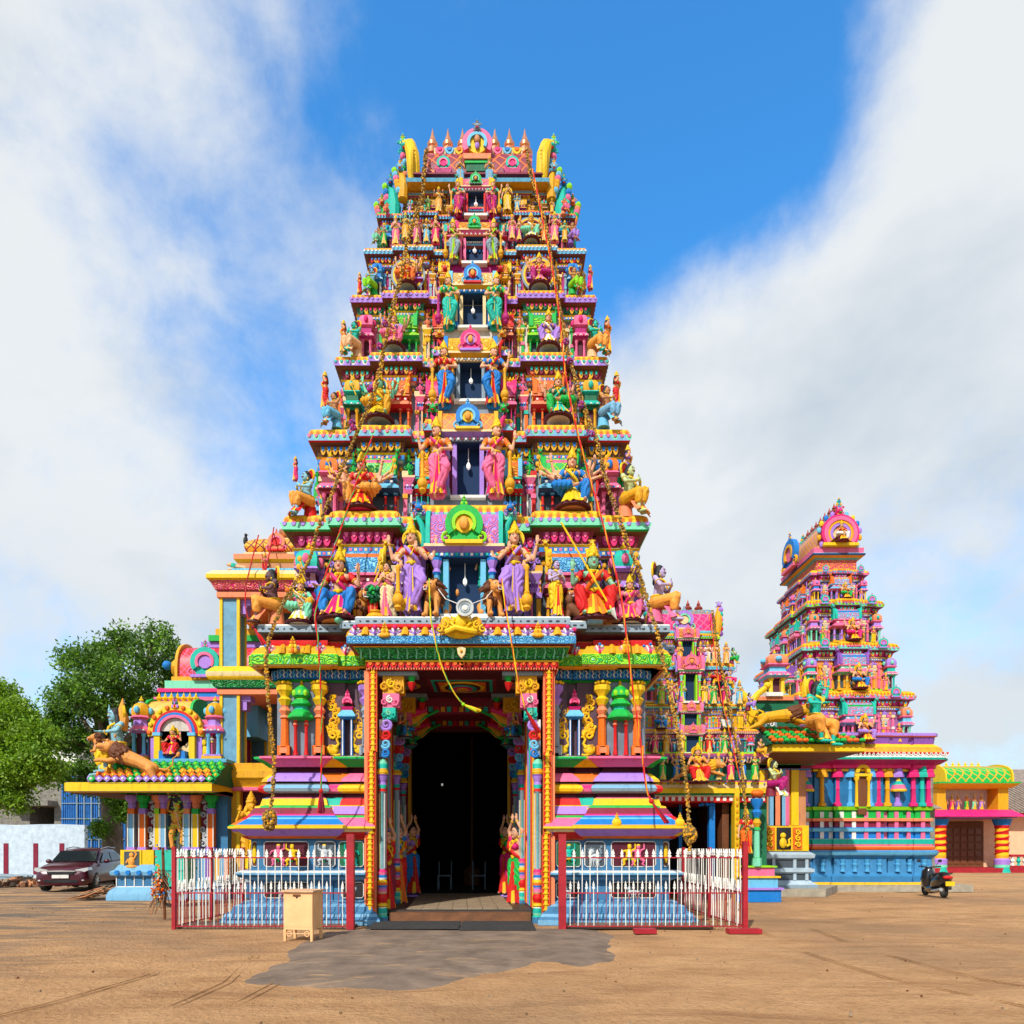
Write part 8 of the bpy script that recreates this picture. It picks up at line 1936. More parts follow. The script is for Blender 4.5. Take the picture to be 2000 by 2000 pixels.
	mb = MB(); mb.set(cx, cy - .5, 0); nasi(mb, 0, 0, z + .18, .3, 'lil', 'mint', 'crm'); mb.build('roof_medallion', r)
	for i in range(3):
		mb = MB(); b0, h0 = ((0, .42), (.42, .34), (.76, .30))[i]; ww = (.62, .52, .42)[i]; c = (('blu', 'lil'), ('sky', 'yel'), ('pink', 'lime'))[i]
		xx = cx + 1.85; mb.box(xx - ww, xx + ww, Y - .3, Y + .4, b0, b0 + h0 * .85, c[0]); mb.box(xx - ww - .06, xx + ww + .06, Y - .36, Y + .4, b0 + h0 * .85, b0 + h0, c[1]);
		mb.build('stepped_plinth', t)
	g = 'small figures on the side gate tower'
	rows = [(1524, 50, 20.5, [(1294, 'grn'), (1321, 'blu'), (1403, 'teal'), (1427, 'hot'), (1450, 'blu'), (1474, 'grn')], 'blow', 'lowest'),
			(1472, 44, 20.75, [(1279, 'hot'), (1301, 'gold'), (1331, 'yel'), (1385, 'red'), (1415, 'grn'), (1436, 'lil')], 'stand', 'second'),
			(1376, 44, 21.05, [(1292, 'lime'), (1312, 'mag'), (1333, 'blu'), (1376, 'yel'), (1394, 'grn'), (1417, 'hot'), (1444, 'sky')], 'stand', 'fourth'),
			(1297, 40, 21.3, [(1328, 'gold'), (1368, 'mag'), (1382, 'wht'), (1396, 'pch'), (1418, 'osk')], 'pray', 'highest')]
	CN = dict(grn='bright green', blu='royal blue', teal='teal', hot='hot pink', gold='ochre', yel='yellow', red='red', lil='lilac', lime='lime green', mag='dark pink', sky='sky blue', wht='white', pch='peach', osk='orange')
	OR = ('leftmost', 'second', 'third', 'fourth', 'fifth', 'sixth', 'seventh')
	for py, h, Yr, L, pose, nm in rows:
		for i, (px, c) in enumerate(L): st(pose, px, py, h * 1.12, Yr - .15, 'figure in %s, %s from left in the %s row of the side gate' % (CN[c], OR[i] if i else 'first', nm), dress=c, blouse=c, pleats='crm' if c != 'crm' else 'red', mx=1 if i % 2 else -1, group=g)
	for pose, px, py, h, Yr, lb, kw in (('seat4', 1290, 1424, 44, 20.85, 'seated woman in blue skirt at the left of the third row of the side gate', dict(dress='blu', blouse='sky', pleats='blu')), ('throne', 1417, 1424, 46, 20.85, 'brown seated drummer with white trousers on the side gate', dict(dress='wht', blouse='brn', pleats='sky', skin='brn')),
		('stand', 1446, 1424, 46, 20.85, 'woman in yellow sari holding a tray, third row of the side gate', dict(dress='yel', blouse='yel', pleats='gold')), ('seat4', 1397, 1334, 36, 21.2, 'dancing red-skirted goddess above the fourth row of the side gate', dict(dress='red', blouse='gry', pleats='red')),
		('corner', 1462, 1388, 36, 21.0, 'lilac seated figure at the right edge of the side gate', dict(rot=R(50), skin='psk', dress='lil', pleats='sky', mx=-1)), ('corner', 1430, 1298, 34, 21.3, 'green-skinned seated figure at the upper right edge of the side gate', dict(rot=R(50), skin='gsk', dress='grn', mx=-1)), ('rider', 1425, 1338, 36, 21.2, 'lilac leaping figure near the right edge of the side gate', dict(skin='psk', dress='hot', mx=-1)),
		('throne', 1362, 1528, 80, 20.15, 'goddess in red and orange riding the small lion over the side gate door', dict(dress='red', blouse='osk', pleats='osk', halo='gold')),
		('corner', 1508, 1555, 72, 20.0, 'green-skinned man in crimson cloth seated on the right end of the yellow beam', dict(rot=R(45), skin='lgs', dress='mag', pleats='wht', halo='yel', mx=-1)),
		('corner', 1482, 1480, 40, 20.4, 'small orange figure at the right end of the second row of the side gate', dict(rot=R(60), skin='skin', dress='gold', mx=-1)),
		('stand', 1457, 1668, 92, 20.1, 'dancing woman in orange playing a lute beside the side gate door', dict(dress='org', blouse='red', pleats='red', mx=-1))):
		st(pose, px, py, h, Yr, lb, group=g, **kw)
	lion('lion_leap', 'small tawny lion under the red goddess over the side gate door', (PX(1362, 20.3), 20.3, PZ(1526, 20.3)), .66, 0, -1, mane='gold')
	cy_ = thing('green_column', 'mint green turned column beside the lute-playing woman', 'column', (PX(1478, 20.2), 20.2, 0)); mb = MB(); column(mb, PX(1478, 20.2), 20.2, 1.05, PZ(1560, 20.2), .2, 'mint', 'grn', 'gold', 'blu'); mb.ell((PX(1478, 20.2), 20.15, PZ(1550, 20.2)), (.2, .15, .12), 'org'); mb.build('shaft', cy_)
	garland('flower_garland', 'thin dried garland hanging down the right side of the side gate', [(1392, 1192, 21.6), (1400, 1260, 21.2), (1415, 1330, 20.8), (1432, 1420, 20.4), (1448, 1500, 20.1), (1455, 1570, 20.0), (1458, 1640, 20.0)], (0, .3, 1), [], 8, group='flower garlands on the side gate')
	cord('twisted_cord', 'red twisted cord hanging down the side gate front', [(1385, 1200, 21.5), (1395, 1260, 21.1), (1405, 1340, 20.7), (1425, 1430, 20.3), (1445, 1520, 20.0)], 'red', 'gold', .025)
plain('copper2', (.32, .05, .03), .4, .5)
side_gate()

# ================================================================== RIGHT: yellow pavilion on grey base with lion rider
def right_pavilion():
	Y = 22.8; X = lambda px: PX(px, Y); Z = lambda py: PZ(py, Y)
	t = thing('yellow_pavilion', 'yellow and orange pavilion on a pale grey base with green and orange tiles', 'pavilion', (X(1540), 24.5, 0))
	x0, x1 = X(1490), X(1582)
	P = [(x0, Y + .3), (x1, Y + .3), (x1, 27), (x0, 27)]
	mb = MB(); mould(mb, P, [(.28, .0), (.28, .36), (.16, .44), (.10, .5), (.10, .72), (.2, .78), (.2, .88), (.10, .92), (.10, 1.2), (.2, 1.25), (.22, 1.36), (.08, 1.46), (.02, Z(1662))], ['gry', 'lgry', 'lgry', 'dgy', 'lgry', 'lgry', 'lgry', 'dgy', 'lgry', 'lgry', 'lgry', 'lgry'])
	for u in (-.75, -.35, .35, .75): mb.box((x0 + x1) / 2 + u - .05, (x0 + x1) / 2 + u + .05, Y + .16, Y + .2, .5, 1.22, 'lgry')
	mb.build('base', t)
	mb = MB(); mould(mb, P, [(0, Z(1664)), (0, Z(1478))], ['tan']); w = mb.build('wall', t)
	mb = MB(); mb.box(x0, x1 + .04, Y + .18, Y + .3, Z(1662), Z(1612), 'yel')
	for a, b, m in ((1497, 1517, 'org'), (1521, 1549, 'blk'), (1553, 1571, 'org')): mb.box(X(a), X(b), Y + .15, Y + .18, Z(1659), Z(1616), m)
	mb.build('panel_band', w)
	mb = MB(); mb.set(X(1535), Y + .10, Z(1658)); mb.ell((-.05, 0, .2), (.12, .06, .18), 'yel'); mb.ell((-.05, 0, .44), (.10, .06, .10), 'yel'); mb.tube([(.05, 0, .1), (.16, 0, .14), (.14, 0, .3), (.2, 0, .36)], [.06, .05, .035, .02], 'yel', 7); mb.build('swan_relief', w)
	for px in (1507, 1562):
		mb = MB();
		for j in range(3): spiral(mb, X(px), Z(1650) + .22 * j, Y + .12, .10, 'yel', 1.3, 90 * j, 1 if j % 2 else -1, .3, 10)
		mb.build('scroll_relief', w)
	for px, m, wd in ((1513, 'lbl', .09), (1523, 'sal', .14), (1533, 'lbl', .09), (1542, 'pink', .06), (1557, 'yel', .12), (1492, 'yel', .08)):
		mb = MB(); mb.box(X(px) - wd, X(px) + wd, Y + .16, Y + .3, Z(1612), Z(1500), m); mb.box(X(px) - wd * 1.4, X(px) + wd * 1.4, Y + .1, Y + .3, Z(1500), Z(1492), ('org', 'blu')[m == 'yel']); mb.build('pilaster', w)
	ye = 21.5; z0, z1 = PZ(1465, ye), PZ(1450, ye)
	mb = MB(); P2 = [(x0 - .1, Y + .2), (x1 + .0, Y + .2), (x1 + .0, 27.2), (x0 - .1, 27.2)]
	mould(mb, P2, [(.05, z0 - .45), (.1, z0 - .42), (.1, z0 - .3), (.2, z0 - .28), (1.2, z0 - .03), (1.25, z0), (1.25, z1), (1.2, z1 + .03)], ['blu', 'pmar', 'gcov', 'brn', 'gold', 'yel', 'yel'], flat=lambda i: i == 3); mb.build('eave', t)
	zt = PZ(1425, 23)
	mb = MB(); n = 6
	for r_ in range(n):
		f = r_ / n; y = ye + .12 + f * 1.2; z = z1 + .02 + f * (zt - z1)
		for i, (u, w_) in enumerate(row(x1 + 1.2 - f * 1.2 - (x0 - .2), .2)):
			x = (x0 - .2 + x1 + 1.2 - f * 1.2) / 2 + u; mb.ell((x, y, z + .07), (.105, .10, .07), 'org' if (i + r_) % 4 < 2 else 'grn', 7, 5)
	mb.frus(x0 - .2, x1 + 1.15, ye + .15, 27, z1 - .02, x0 - .2, x1 + .05, ye + 1.3, 27, zt + .02, 'dgr'); mb.build('tile_roof', t)
	mb = MB(); mb.box(x0 - .3, x1 - .2, 23.2, 25, zt, zt + 1.0, 'dgr'); mb.box(x0 - .3, x1 - .4, 23.1, 25.1, zt + 1.0, zt + 1.12, 'sal'); mb.box(x0 + .2, x1 - .8, 23.0, 25.1, zt + 1.12, zt + 1.25, 'wht'); mb.build('parapet', t); mb = MB(); kuta(mb, x0 + .7, 23.6, .8, zt + 1.1, 1.7, ('gold', 'yel', 'pink', 'sky', 'sal', 'sky')); mb.build('corner_shrine', t)
	mb = MB(); mb.box(PX(1497, 23), PX(1520, 23), 23.1, 23.2, zt + .0, zt + .62, 'gry'); mb.set(PX(1508, 23), 23.05, zt + .05)
	for j in range(3): spiral(mb, 0, .14 + .16 * j, 0, .12, 'wht', 1.3, 90 * j, 1 if j % 2 else -1, .3, 10)
	mb.build('carved_panel', t)
	lion('lion_leap', 'golden lion with dark mane leaping right off the yellow pavilion roof', (PX(1525, 22.0), 22.2, PZ(1432, 22.2)), .92, 0, -1, lion='gold')
	st('rider', 1590, 1450, 122, 21.6, 'teal-skinned rider in orange trousers falling under the golden lion', rot=R(40), skin='teal', dress='osk', pleats='osk', mx=-1, halo='hot')
	f = thing('flame_ornament', 'yellow and orange flame above the teal rider on the yellow pavilion', 'ornament', (PX(1577, 22), 22.0, PZ(1345, 22))); mb = MB(); mb.set(*f.location); mb.tube([(0, 0, -.25), (-.06, 0, .1), (-.08, 0, .42)], [.16, .12, .01], 'yel', 8); mb.tube([(.08, -.03, -.25), (.04, -.03, .1), (-.02, 0, .3)], [.10, .07, .01], 'osk', 8); mb.build('flame', f)
	y_ = thing('yellow_beast_bracket', 'bright yellow curled beast relief on the wall left of the golden lion', 'sculpture', (PX(1470, 22.3), 22.6, PZ(1420, 22.3))); mb = MB(); mb.set(*y_.location)
	mb.tube([(-.1, 0, 0), (.1, 0, .5), (-.05, 0, .9), (-.35, 0, 1.3)], [.1, .2, .16, .08], 'yel', 9); mb.tube([(.1, 0, .9), (.3, 0, 1.15), (.55, 0, 1.35)], [.12, .1, .09], 'yel', 8); mb.tube([(.1, -.02, .3), (.4, 0, .05), (.45, 0, .55), (.3, 0, .6)], [.05, .05, .04, .04], 'yel', 8); mb.ell((.58, -.02, 1.4), .12, 'yel'); mb.build('body', y_)
plain('lgry', (.36, .46, .54), .6, bump=(8, .3), var=.18)
right_pavilion()

# ================================================================== RIGHT: big second temple tower
plain('pur2', (.30, .12, .30), .6, var=.3)
def right_tower():
	cx, cy = 13.25, 28.3
	t = thing('second_temple_tower', 'second tall carved temple tower on the right, seen at a corner above a blue base', 'temple tower', (cx, cy, 0))
	fb = [(0, .34, .16), (.34, .42, 0), (.42, .62, .10), (.62, .80, 0), (.80, 1.0, .06)]
	P = plan(cx, cy, 2.62, 2.9, fb)
	Y = 25.4; Z = lambda py: PZ(py, Y)
	mb = MB(); mould(mb, P, [(.30, .25), (.30, .34), (.20, .36), (.22, .55), (.10, .62), (.08, .66), (.06, .70), (.06, 1.18), (.12, 1.24), (.22, 1.32), (.26, 1.42), (.20, 1.50), (.04, 1.54)], ['yel', 'stb', 'blu2', 'blu2', 'blu2', 'blu2', 'blu2', 'blu2', 'blu2', 'sky', 'blu2', 'org'])
	def bl(l, i):
		for u, w in row(l, .5): mb.lathe(u, -.03, [(.09, 0), (.06, .05), (.07, .2), (.10, .26), (.06, .3), (.09, .45)], 'sky2', 8)
	along(mb, P, .07, .72, bl, 'FL', .3)
	base = mb.build('blue_base', t)
	mb = MB(); z0 = 1.54
	mould(mb, P, [(.14, z0), (.16, z0 + .07), (.10, z0 + .11), (.10, z0 + .16), (.12, z0 + .18), (.14, z0 + .36), (.0, z0 + .38), (.0, z0 + .62), (.10, z0 + .64), (.12, z0 + .76), (.02, z0 + .80), (.0, z0 + 1.0), (.10, z0 + 1.02), (.10, z0 + 1.12), (.0, z0 + 1.15), (.0, z0 + 1.38), (.08, z0 + 1.42), (.12, z0 + 1.54), (.0, z0 + 1.56)],
		  ['org', 'sal', 'pink', 'wht', 'teal', 'wht', 'blu', 'sky', 'sky', 'blu', 'pmar', 'sal', 'sal', 'grn', 'grn', 'grn', 'lime', 'grn'])
	def posts(l, i):
		for u, w in row(l, .42): mb.box(u - .07, u + .07, -.05, .02, 0, .98, 'pink' if i % 2 else 'wht')
	along(mb, P, .0, z0 + .38, posts, 'FL', .2)
	mb.build('moulding', base)
	z1 = z0 + 1.56; z2 = PZ(1508, 25.5)
	mb = MB(); mould(mb, P, [(-.02, z1), (-.02, z2)], ['blu3']); wall = mb.build('wall', t)
	lst = [(-2.35, 'hot'), (-1.95, 'lil'), (-1.35, 'gold'), (-.78, 'hot'), (-.32, 'sky3'), (.42, 'sky3'), (.72, 'hot'), (1.05, 'gold'), (1.42, 'lil'), (2.0, 'hot'), (2.32, 'teal'), (2.55, 'hot')]
	for u, c in lst:
		mb = MB(); y = cy - 2.9 - .10; mb.lathe(cx + u, y, [(.14, z1), (.14, z1 + .10), (.085, z1 + .14), (.07, z1 + .6), (.09, z1 + .64), (.07, z1 + .68), (.075, z1 + 1.25), (.13, z1 + 1.35), (.08, z1 + 1.42), (.12, z1 + 1.52), (.19, z1 + 1.62), (.10, z1 + 1.66), (.20, z2 - .22), (.20, z2 - .12), (.10, z2 - .1), (.18, z2)], c, 8)
		mb.build('column', wall)
	for v, c in ((-2.5, 'gold'), (-1.8, 'hot'), (-1.1, 'sky3'), (-.4, 'gold'), (.4, 'hot'), (1.1, 'lil'), (1.8, 'gold'), (2.5, 'hot')):
		mb = MB(); mb.lathe(cx - 2.62 - .10, cy + v, [(.14, z1), (.08, z1 + .14), (.07, z1 + 1.2), (.13, z1 + 1.3), (.08, z1 + 1.4), (.19, z1 + 1.62), (.10, z1 + 1.66), (.20, z2 - .2), (.18, z2)], c, 8); mb.build('column', wall)
	for u in (-1.95, 1.42):
		mb = MB(); x = cx + u; y = cy - 3.06; mb.lathe(x, y, [(.24, z2 - .75, 'yel'), (.26, z2 - .70, 'yel'), (.24, z2 - .66, 'pink'), (.18, z2 - .5, 'teal'), (.08, z2 - .36, 'yel'), (.02, z2 - .2, 'yel')], 'teal', 8); mb.build('small_dome', wall)
	mb = MB(); x = cx + .05; y = cy - 3.16; mb.box(x - .16, x + .16, y, y + .1, z1 - .3, z1 + 1.15, 'brn')
	for s in (-1, 1): mb.lathe(x + s * .22, y - .02, [(.07, z1 - .02), (.05, z1 + .1), (.045, z1 + .9), (.09, z1 + 1.0), (.09, z1 + 1.1)], 'yel', 8)
	mb.arc(x, z1 + 1.25, y - .08, y + .1, .14, .26, -10, 190, 14, 'yel'); mb.box(x - .32, x + .32, y - .1, y + .1, z1 + 1.08, z1 + 1.18, 'yel'); crest(mb, x, y, z1 + 1.45, .22, 'yel'); mb.build('gilded_niche', wall)
	mb = MB(); mould(mb, P, [(.0, z2 - .02), (.06, z2), (.06, z2 + .08), (.16, z2 + .1), (.18, z2 + .22), (.30, z2 + .26), (.50, z2 + .38), (.52, z2 + .44), (.50, z2 + .46), (.48, z2 + .56), (.42, z2 + .6), (.34, z2 + .85), (.14, z2 + .98), (.10, z2 + 1.0), (.14, z2 + 1.25), (.22, z2 + 1.28), (.22, z2 + 1.38), (.1, z2 + 1.4)],
					  ['pmar', 'yel', 'pmar', 'hot', 'mag', 'mag', 'teal', 'teal', 'wht', 'red', 'org2', 'yel', 'hot', 'pur', 'sal', 'lil', 'blu'], capm='pink')
	def cr(l, i): petals(mb, -l / 2 - .4, l / 2 + .4, 0, .08, .12, .16, 'wht', 'red', None, .02)
	along(mb, P, .50, z2 + .56, cr, 'FL', .2); mb.build('great_cornice', t)
	B = dict(base='gold', base2='crm', wall='pur2', line='crm', frieze='mag', edge='lil', band='pink', band2='gold', band3='sky', f2='hot', f3='lil', kuta=('gold', 'mint', 'pink', 'sky', 'sal', 'sky'), sala=('gold', 'pink', 'pink', 'sky', 'teal', 'grn'), lat='o:pink,sky,6', sala2=('gold', 'pink', 'pink', 'sky', 'grn', 'grn'), lat2='o:pink,mint,6', panj=('gold', 'pink', 'wht', 'teal'), leaf='lil')
	S = [B, dict(B, wall='sal', band='mint', band2='pink', base='lime', kuta=('pink', 'teal', 'pink', 'teal', 'lil', 'mint'), sala=('gold', 'gold', 'pink', 'mint', 'pur', 'blu')), dict(B, wall='dgy', base='pink', band='lime', band2='pink', kuta=('gold', 'mint', 'pink', 'lil', 'sal', 'teal'), sala=('gold', 'lil', 'pink', 'pink', 'teal', 'blu')), dict(B, wall='nav', band='pink', band2='sky', kuta=('yel', 'yel', 'pink', 'blu', 'pink', 'lil'), sala=('gold', 'lil', 'sky', 'pink', 'org', 'gold'))]
	zl = [5.42, 7.40, 9.30, 11.05, 12.35]; hw = [2.5, 2.13, 1.75, 1.42, 1.08]; hd = [2.95, 2.75, 2.35, 1.95, 1.55]
	g = 'seated gods on the front of the second temple tower'
	for i in range(4):
		k = (zl[i + 1] - zl[i]) / 2.35
		s_, wh, wd = storey(t, cx, cy, hw[i], hd[i], hw[i + 1], hd[i + 1], zl[i], zl[i + 1], S[i], k * 1.05, full=False)
		H = zl[i + 1] - zl[i] - .7 * k; yf = cy - wd - .42 * k
		mb = MB(); sala(mb, cx, yf + .1, 1.5 * k, zl[i] + .02, H + .25 * k, S[i]['sala'], S[i]['lat'], dep=.34 * k); mb.build('barrel_shrine', s_)
		for sgn in (-1, 1): mb = MB(); mb.set(cx, 0, 0, 0, sgn); nasi(mb, hw[i + 1] * .62, cy - hd[i + 1] - .32, zl[i + 1] - .35 * k, .22 * k, 'teal', 'pink', 'lil'); mb.build('medallion', s_)
		figure('seat4', 'seated crowned god in %s, front middle of the %s storey of the second tower' % (('lilac', 'blue', 'pink', 'green')[i], ('lowest', 'second', 'third', 'fourth')[i]), (cx + .05, yf - .45 * k, zl[i] + .02), 1.25 * k, dress=('lil', 'blu', 'hot', 'grn')[i], blouse='skin', pleats='org', group=g, halo='gold')
		for q, sgn in enumerate((-1, 1)):
			figure('stand', 'attendant in %s, %s of the seated god, %s storey of the second tower' % ((('red', 'orange'), ('teal', 'pink'), ('green', 'yellow'), ('blue', 'mauve'))[i][q], ('left', 'right')[q], ('lowest', 'second', 'third', 'fourth')[i]), (cx + sgn * hw[i + 1] * .68, yf - .1, zl[i] + .02), .85 * k, dress=(('red', 'org'), ('teal', 'pink'), ('grn', 'yel'), ('blu', 'lil'))[i][q], blouse='hot', group='small attendants on the second temple tower')
	z = zl[4]
	mb = MB(); Pn = plan(cx, cy, .78, 1.35, [(0, 1, 0)]); mould(mb, Pn, [(0, z), (.0, z + .45), (.10, z + .5), (.22, z + .55), (.24, z + .62), (.18, z + .66), (.2, z + .85), (.1, z + .9)], ['o:gold,hot,6', 'sky', 'gold', 'nav', 'sky', 'pink', 'gold']); rb = mb.build('roof_base', t)
	mb = MB(); T0 = MB(); n = 14; ry, h = .78, 1.15; zb = z + .9
	prof = [(cx - ry * (1 + .1 * math.sin(2 * math.pi * i / n) ** 2) * math.cos(math.pi * i / n), zb + h * math.sin(math.pi * i / n) ** .8 if 0 < i < n else zb) for i in range(n + 1)]
	mb.prism(prof, cy - 1.45, cy + 1.45, 'l:gold,pink,4'); mb.box(cx - .3, cx + .3, cy - 1.4, cy + 1.4, zb + h * .9, zb + h * 1.12, 'o:gold,sky,7'); mb.build('barrel_roof', rb)
	for yy, sg in ((cy - 1.5, 1), (cy + 1.55, -1)):
		mb = MB(); mb.set(cx, yy, (zb + .1) * .2, 0 if sg > 0 else math.pi, 1, .8)
		zc = zb + .55
		for r0, r1, m, d in ((.0, .36, 'crm', .02), (.36, .50, 'lil', .1), (.50, .62, 'gold', .12), (.62, .80, 'pink', .16), (.80, .90, 'hot', .12)): mb.arc(0, zc, -.12 - d, .1, r0, r1, -40, 220, 22, m)
		for j in range(13): a = R(-30 + j * 20); mb.ell((1.0 * math.cos(a), -.1, zc + 1.0 * math.sin(a)), (.11, .09, .15), ('sky', 'gold', 'lil', 'blu', 'yel')[j % 5], 8, 5)
		mb.box(-.85, .85, -.3, .1, zc - .62, zc - .48, 'yel'); yali(mb, 0, -.1, zc + 1.12, .3, 'hot', 'grn'); crest(mb, 0, -.05, zc + 1.25, .5, 'teal', 'gold', 'blu'); mb.build('great_medallion', rb)
	for i in range(7): mb = MB(); finial(mb, cx, cy - 1.15 + i * .38, zb + h * 1.1, .62, 'copper2', 10); mb.build('copper_finial', rb)
	figure('veena', 'tiny goddess with a lute inside the great medallion crowning the second tower', (cx, cy - 1.72, zb + .1), .85, dress='wht', blouse='red', pleats='org')
	# side dormer with its own barrel end, facing left
	mb = MB(); mb.set(cx - 1.0, cy + .2, 0, -math.pi / 2); nasi(mb, 0, -.1, z + .75, .62, 'blu', 'gold', 'pink'); mb.build('side_medallion', rb)
	# kerb
	mb = MB(); mb.box(PX(1500, 22.4), 17.2, 22.35, 22.6, 0, .26, 'conc2'); mb.box(PX(1500, 22.4), PX(1600, 22.4), 22.6, 25.4, 0, .25, 'conc2'); mb.T = None; o = mb.build('kerb'); bpy.data.objects.remove(o)
	mb = MB(); mb.prism([(PX(1480, 22.2), 22.3), (PX(1610, 22.4), 22.3), (PX(1640, 24.6), 24.75), (17.1, 24.8), (17.3, 31), (PX(1480, 22.2), 31)], 0, .25, 'conc2')
	mb.V = [(x, z_, y_) for x, y_, z_ in mb.V]; mb.F = [f[::-1] for f in mb.F]; o = mb.build('concrete_plinth', smooth=0); tag(o, 'low concrete platform under the right temple and yellow pavilion', 'platform', kind='structure')
plain('blu2', (.03, .19, .40), .5, bump=(6, .3), var=.2); plain('sky2', (.06, .30, .55), .5); plain('blu3', (.004, .13, .32), .5, var=.2); plain('sky3', (.08, .36, .72), .45); plain('org2', (.85, .32, .01), .45, var=.3); plain('conc2', (.33, .29, .22), .85, bump=(8, .4), var=.3)
right_tower()

# ================================================================== FAR RIGHT: small gate shrine, houses
def far_right():
	Y = 44.0; X = lambda px: PX(px, Y); Z = lambda py: PZ(py, Y)
	t = thing('small_gate_shrine', 'small roofed gate on two striped columns at the right edge of the yard', 'gate', (X(1888), Y, 0))
	mb = MB(); mb.box(X(1822), X(1975), Y - .5, Y + 4, Z(1598), Z(1590), 'lil'); mb.frus(X(1808), X(1982), Y - 1.0, Y + 4, Z(1596), X(1822), X(1970), Y - .3, Y + 4, Z(1582), 'hot'); mb.build('pink_eave', t)
	mb = MB(); mb.box(X(1826), X(1843), Y - .2, Y + 3, Z(1582), Z(1540), 'gold'); mb.box(X(1945), X(1965), Y - .2, Y + 3, Z(1582), Z(1540), 'gold'); mb.box(X(1843), X(1945), Y + .8, Y + 1, Z(1582), Z(1540), 'wal'); mb.build('upper_box', t)
	mb = MB(); mb.frus(X(1828), X(1968), Y - .4, Y + 3, Z(1540), X(1818), X(1976), Y - .8, Y + 3, Z(1532), 'yel'); mb.box(X(1818), X(1976), Y - .8, Y + 3, Z(1532), Z(1529), 'grn'); mb.build('cornice', t)
	mb = MB(); barrel(mb, X(1833), X(1962), Y + 1, Z(1529), 1.6, 1.15, 'l:grn,gold,1.9', 'yel', 12); mb.box(X(1838), X(1958), Y + .1, Y + 1.9, Z(1506), Z(1497), 'sal'); mb.build('barrel_roof', t)
	for px in (1853, 1868, 1881, 1893, 1906, 1919, 1932): mb = MB(); finial(mb, X(px), Y + 1, Z(1500), .55, 'yel', 8); mb.build('finial', t)
	for px in (1855, 1915): mb = MB(); mb.set(X(px), Y - .5, 0); nasi(mb, 0, 0, Z(1530), .28, 'org', 'yel', 'red'); mb.build('medallion', t)
	for px, r in ((1833, -1), (1950, 1)):
		mb = MB(); x = X(px) + (0 if r < 0 else .15); z0, z1 = Z(1690), Z(1600); mb.lathe(x, Y - .1, [(.5, 0, 'teal'), (.42, .35, 'mint'), (.42, .5, 'lil'), (.44, .8, 'lil'), (.36, .9, 'org2')] + [(.36, .9 + (z1 - 1.5) * q / 10, ('red', 'yel')[q % 2]) for q in range(1, 11)] + [(.42, z1 - .4, 'blu'), (.55, z1, 'hot')], 'yel', 14); mb.build('striped_column', t)
		mb = MB()
		for q in range(5): mb.tube([(x + .37 * math.cos(a), Y - .1 + .37 * math.sin(a), .95 + q * .42 + a * .09) for a in [j * .5 for j in range(13)]], .045, 'red', 5)
		mb.build('spiral_band', t)
	for i, px in enumerate((1851, 1865, 1877, 1894, 1909, 1923)):
		figure('stand' if i != 3 else 'blow', 'tiny statue in %s, %s from left in the upper box of the small gate' % (('yellow', 'pink', 'violet', 'green', 'mint', 'mauve')[i], ('first', 'second', 'third', 'fourth', 'fifth', 'last')[i]), (X(px), Y + .3, Z(1581)), 1.0, dress=('gold', 'hot', 'pur', 'grn', 'mint', 'lil')[i], blouse='skin', group='row of tiny statues on the small gate')
	h = thing('peach_house', 'peach walled hall with dark wooden doors and a grey tiled roof', 'building', (X(1940), Y + 3, 0))
	mb = MB(); mb.box(X(1805), X(2300), Y + 2, Y + 12, 0, Z(1590), 'peachw'); mb.build('wall', h)
	mb = MB(); mb.box(X(1800), X(2310), Y + 1.5, Y + 12, Z(1590), Z(1586), 'org'); mb.build('orange_trim', h)
	mb = MB(); mb.frus(X(1780), X(2320), Y + .8, Y + 13, Z(1586), X(1790), X(2310), Y + 6, Y + 8, Z(1510), 'rtile')
	for i in range(60): x = X(1782) + i * .3; mb.tube([(x, Y + .8, Z(1586) + .05), (x, Y + 6.0, Z(1510) + .05)], .06, 'rtile', 5, False)
	mb.build('tiled_roof', h)
	mb = MB(); mb.box(X(1866), X(1962), Y + 1.9, Y + 2.02, .3, Z(1602), 'brn'); dw = mb.build('wooden_doors', h)
	for i in range(6):
		for j in range(5): mb = MB(); x = X(1871) + i * .48; z = .5 + j * .5; mb.box(x, x + .36, Y + 1.86, Y + 1.9, z, z + .36, 'dwood'); mb.build('door_panel', dw)
	mb = MB(); mb.box(X(1815), X(2300), Y - .5, Y + 2, 0, .3, 'fred'); mb.build('maroon_step', h)
	r = thing('balustrade', 'low teal and white balustrade at the far right edge', 'balustrade', (X(1985), Y, .3)); mb = MB(); mb.box(X(1968), X(2250), Y - .3, Y - .1, .3, .45, 'fred'); mb.box(X(1968), X(2250), Y - .3, Y - .1, 1.0, 1.15, 'fred'); mb.build('rails', r)
	for i in range(12): mb = MB(); mb.lathe(X(1973) + i * .38, Y - .2, [(.1, .45), (.06, .6), (.13, .75), (.06, .9), (.1, 1.0)], 'teal' if i % 2 else 'wht', 8); mb.build('baluster', r)
	Y2 = 60; b = thing('back_house', 'grey roofed house behind the small gate', 'house', (PX(1900, Y2), Y2, 0)); mb = MB(); mb.box(PX(1800, Y2), PX(2200, Y2), Y2, Y2 + 8, 0, PZ(1545, Y2), 'wal'); mb.build('wall', b); mb = MB(); mb.frus(PX(1790, Y2), PX(2210, Y2), Y2 - 1, Y2 + 9, PZ(1545, Y2), PX(1960, Y2), PX(2180, Y2), Y2 + 3, Y2 + 5, PZ(1495, Y2), 'rtile'); mb.build('roof', b)
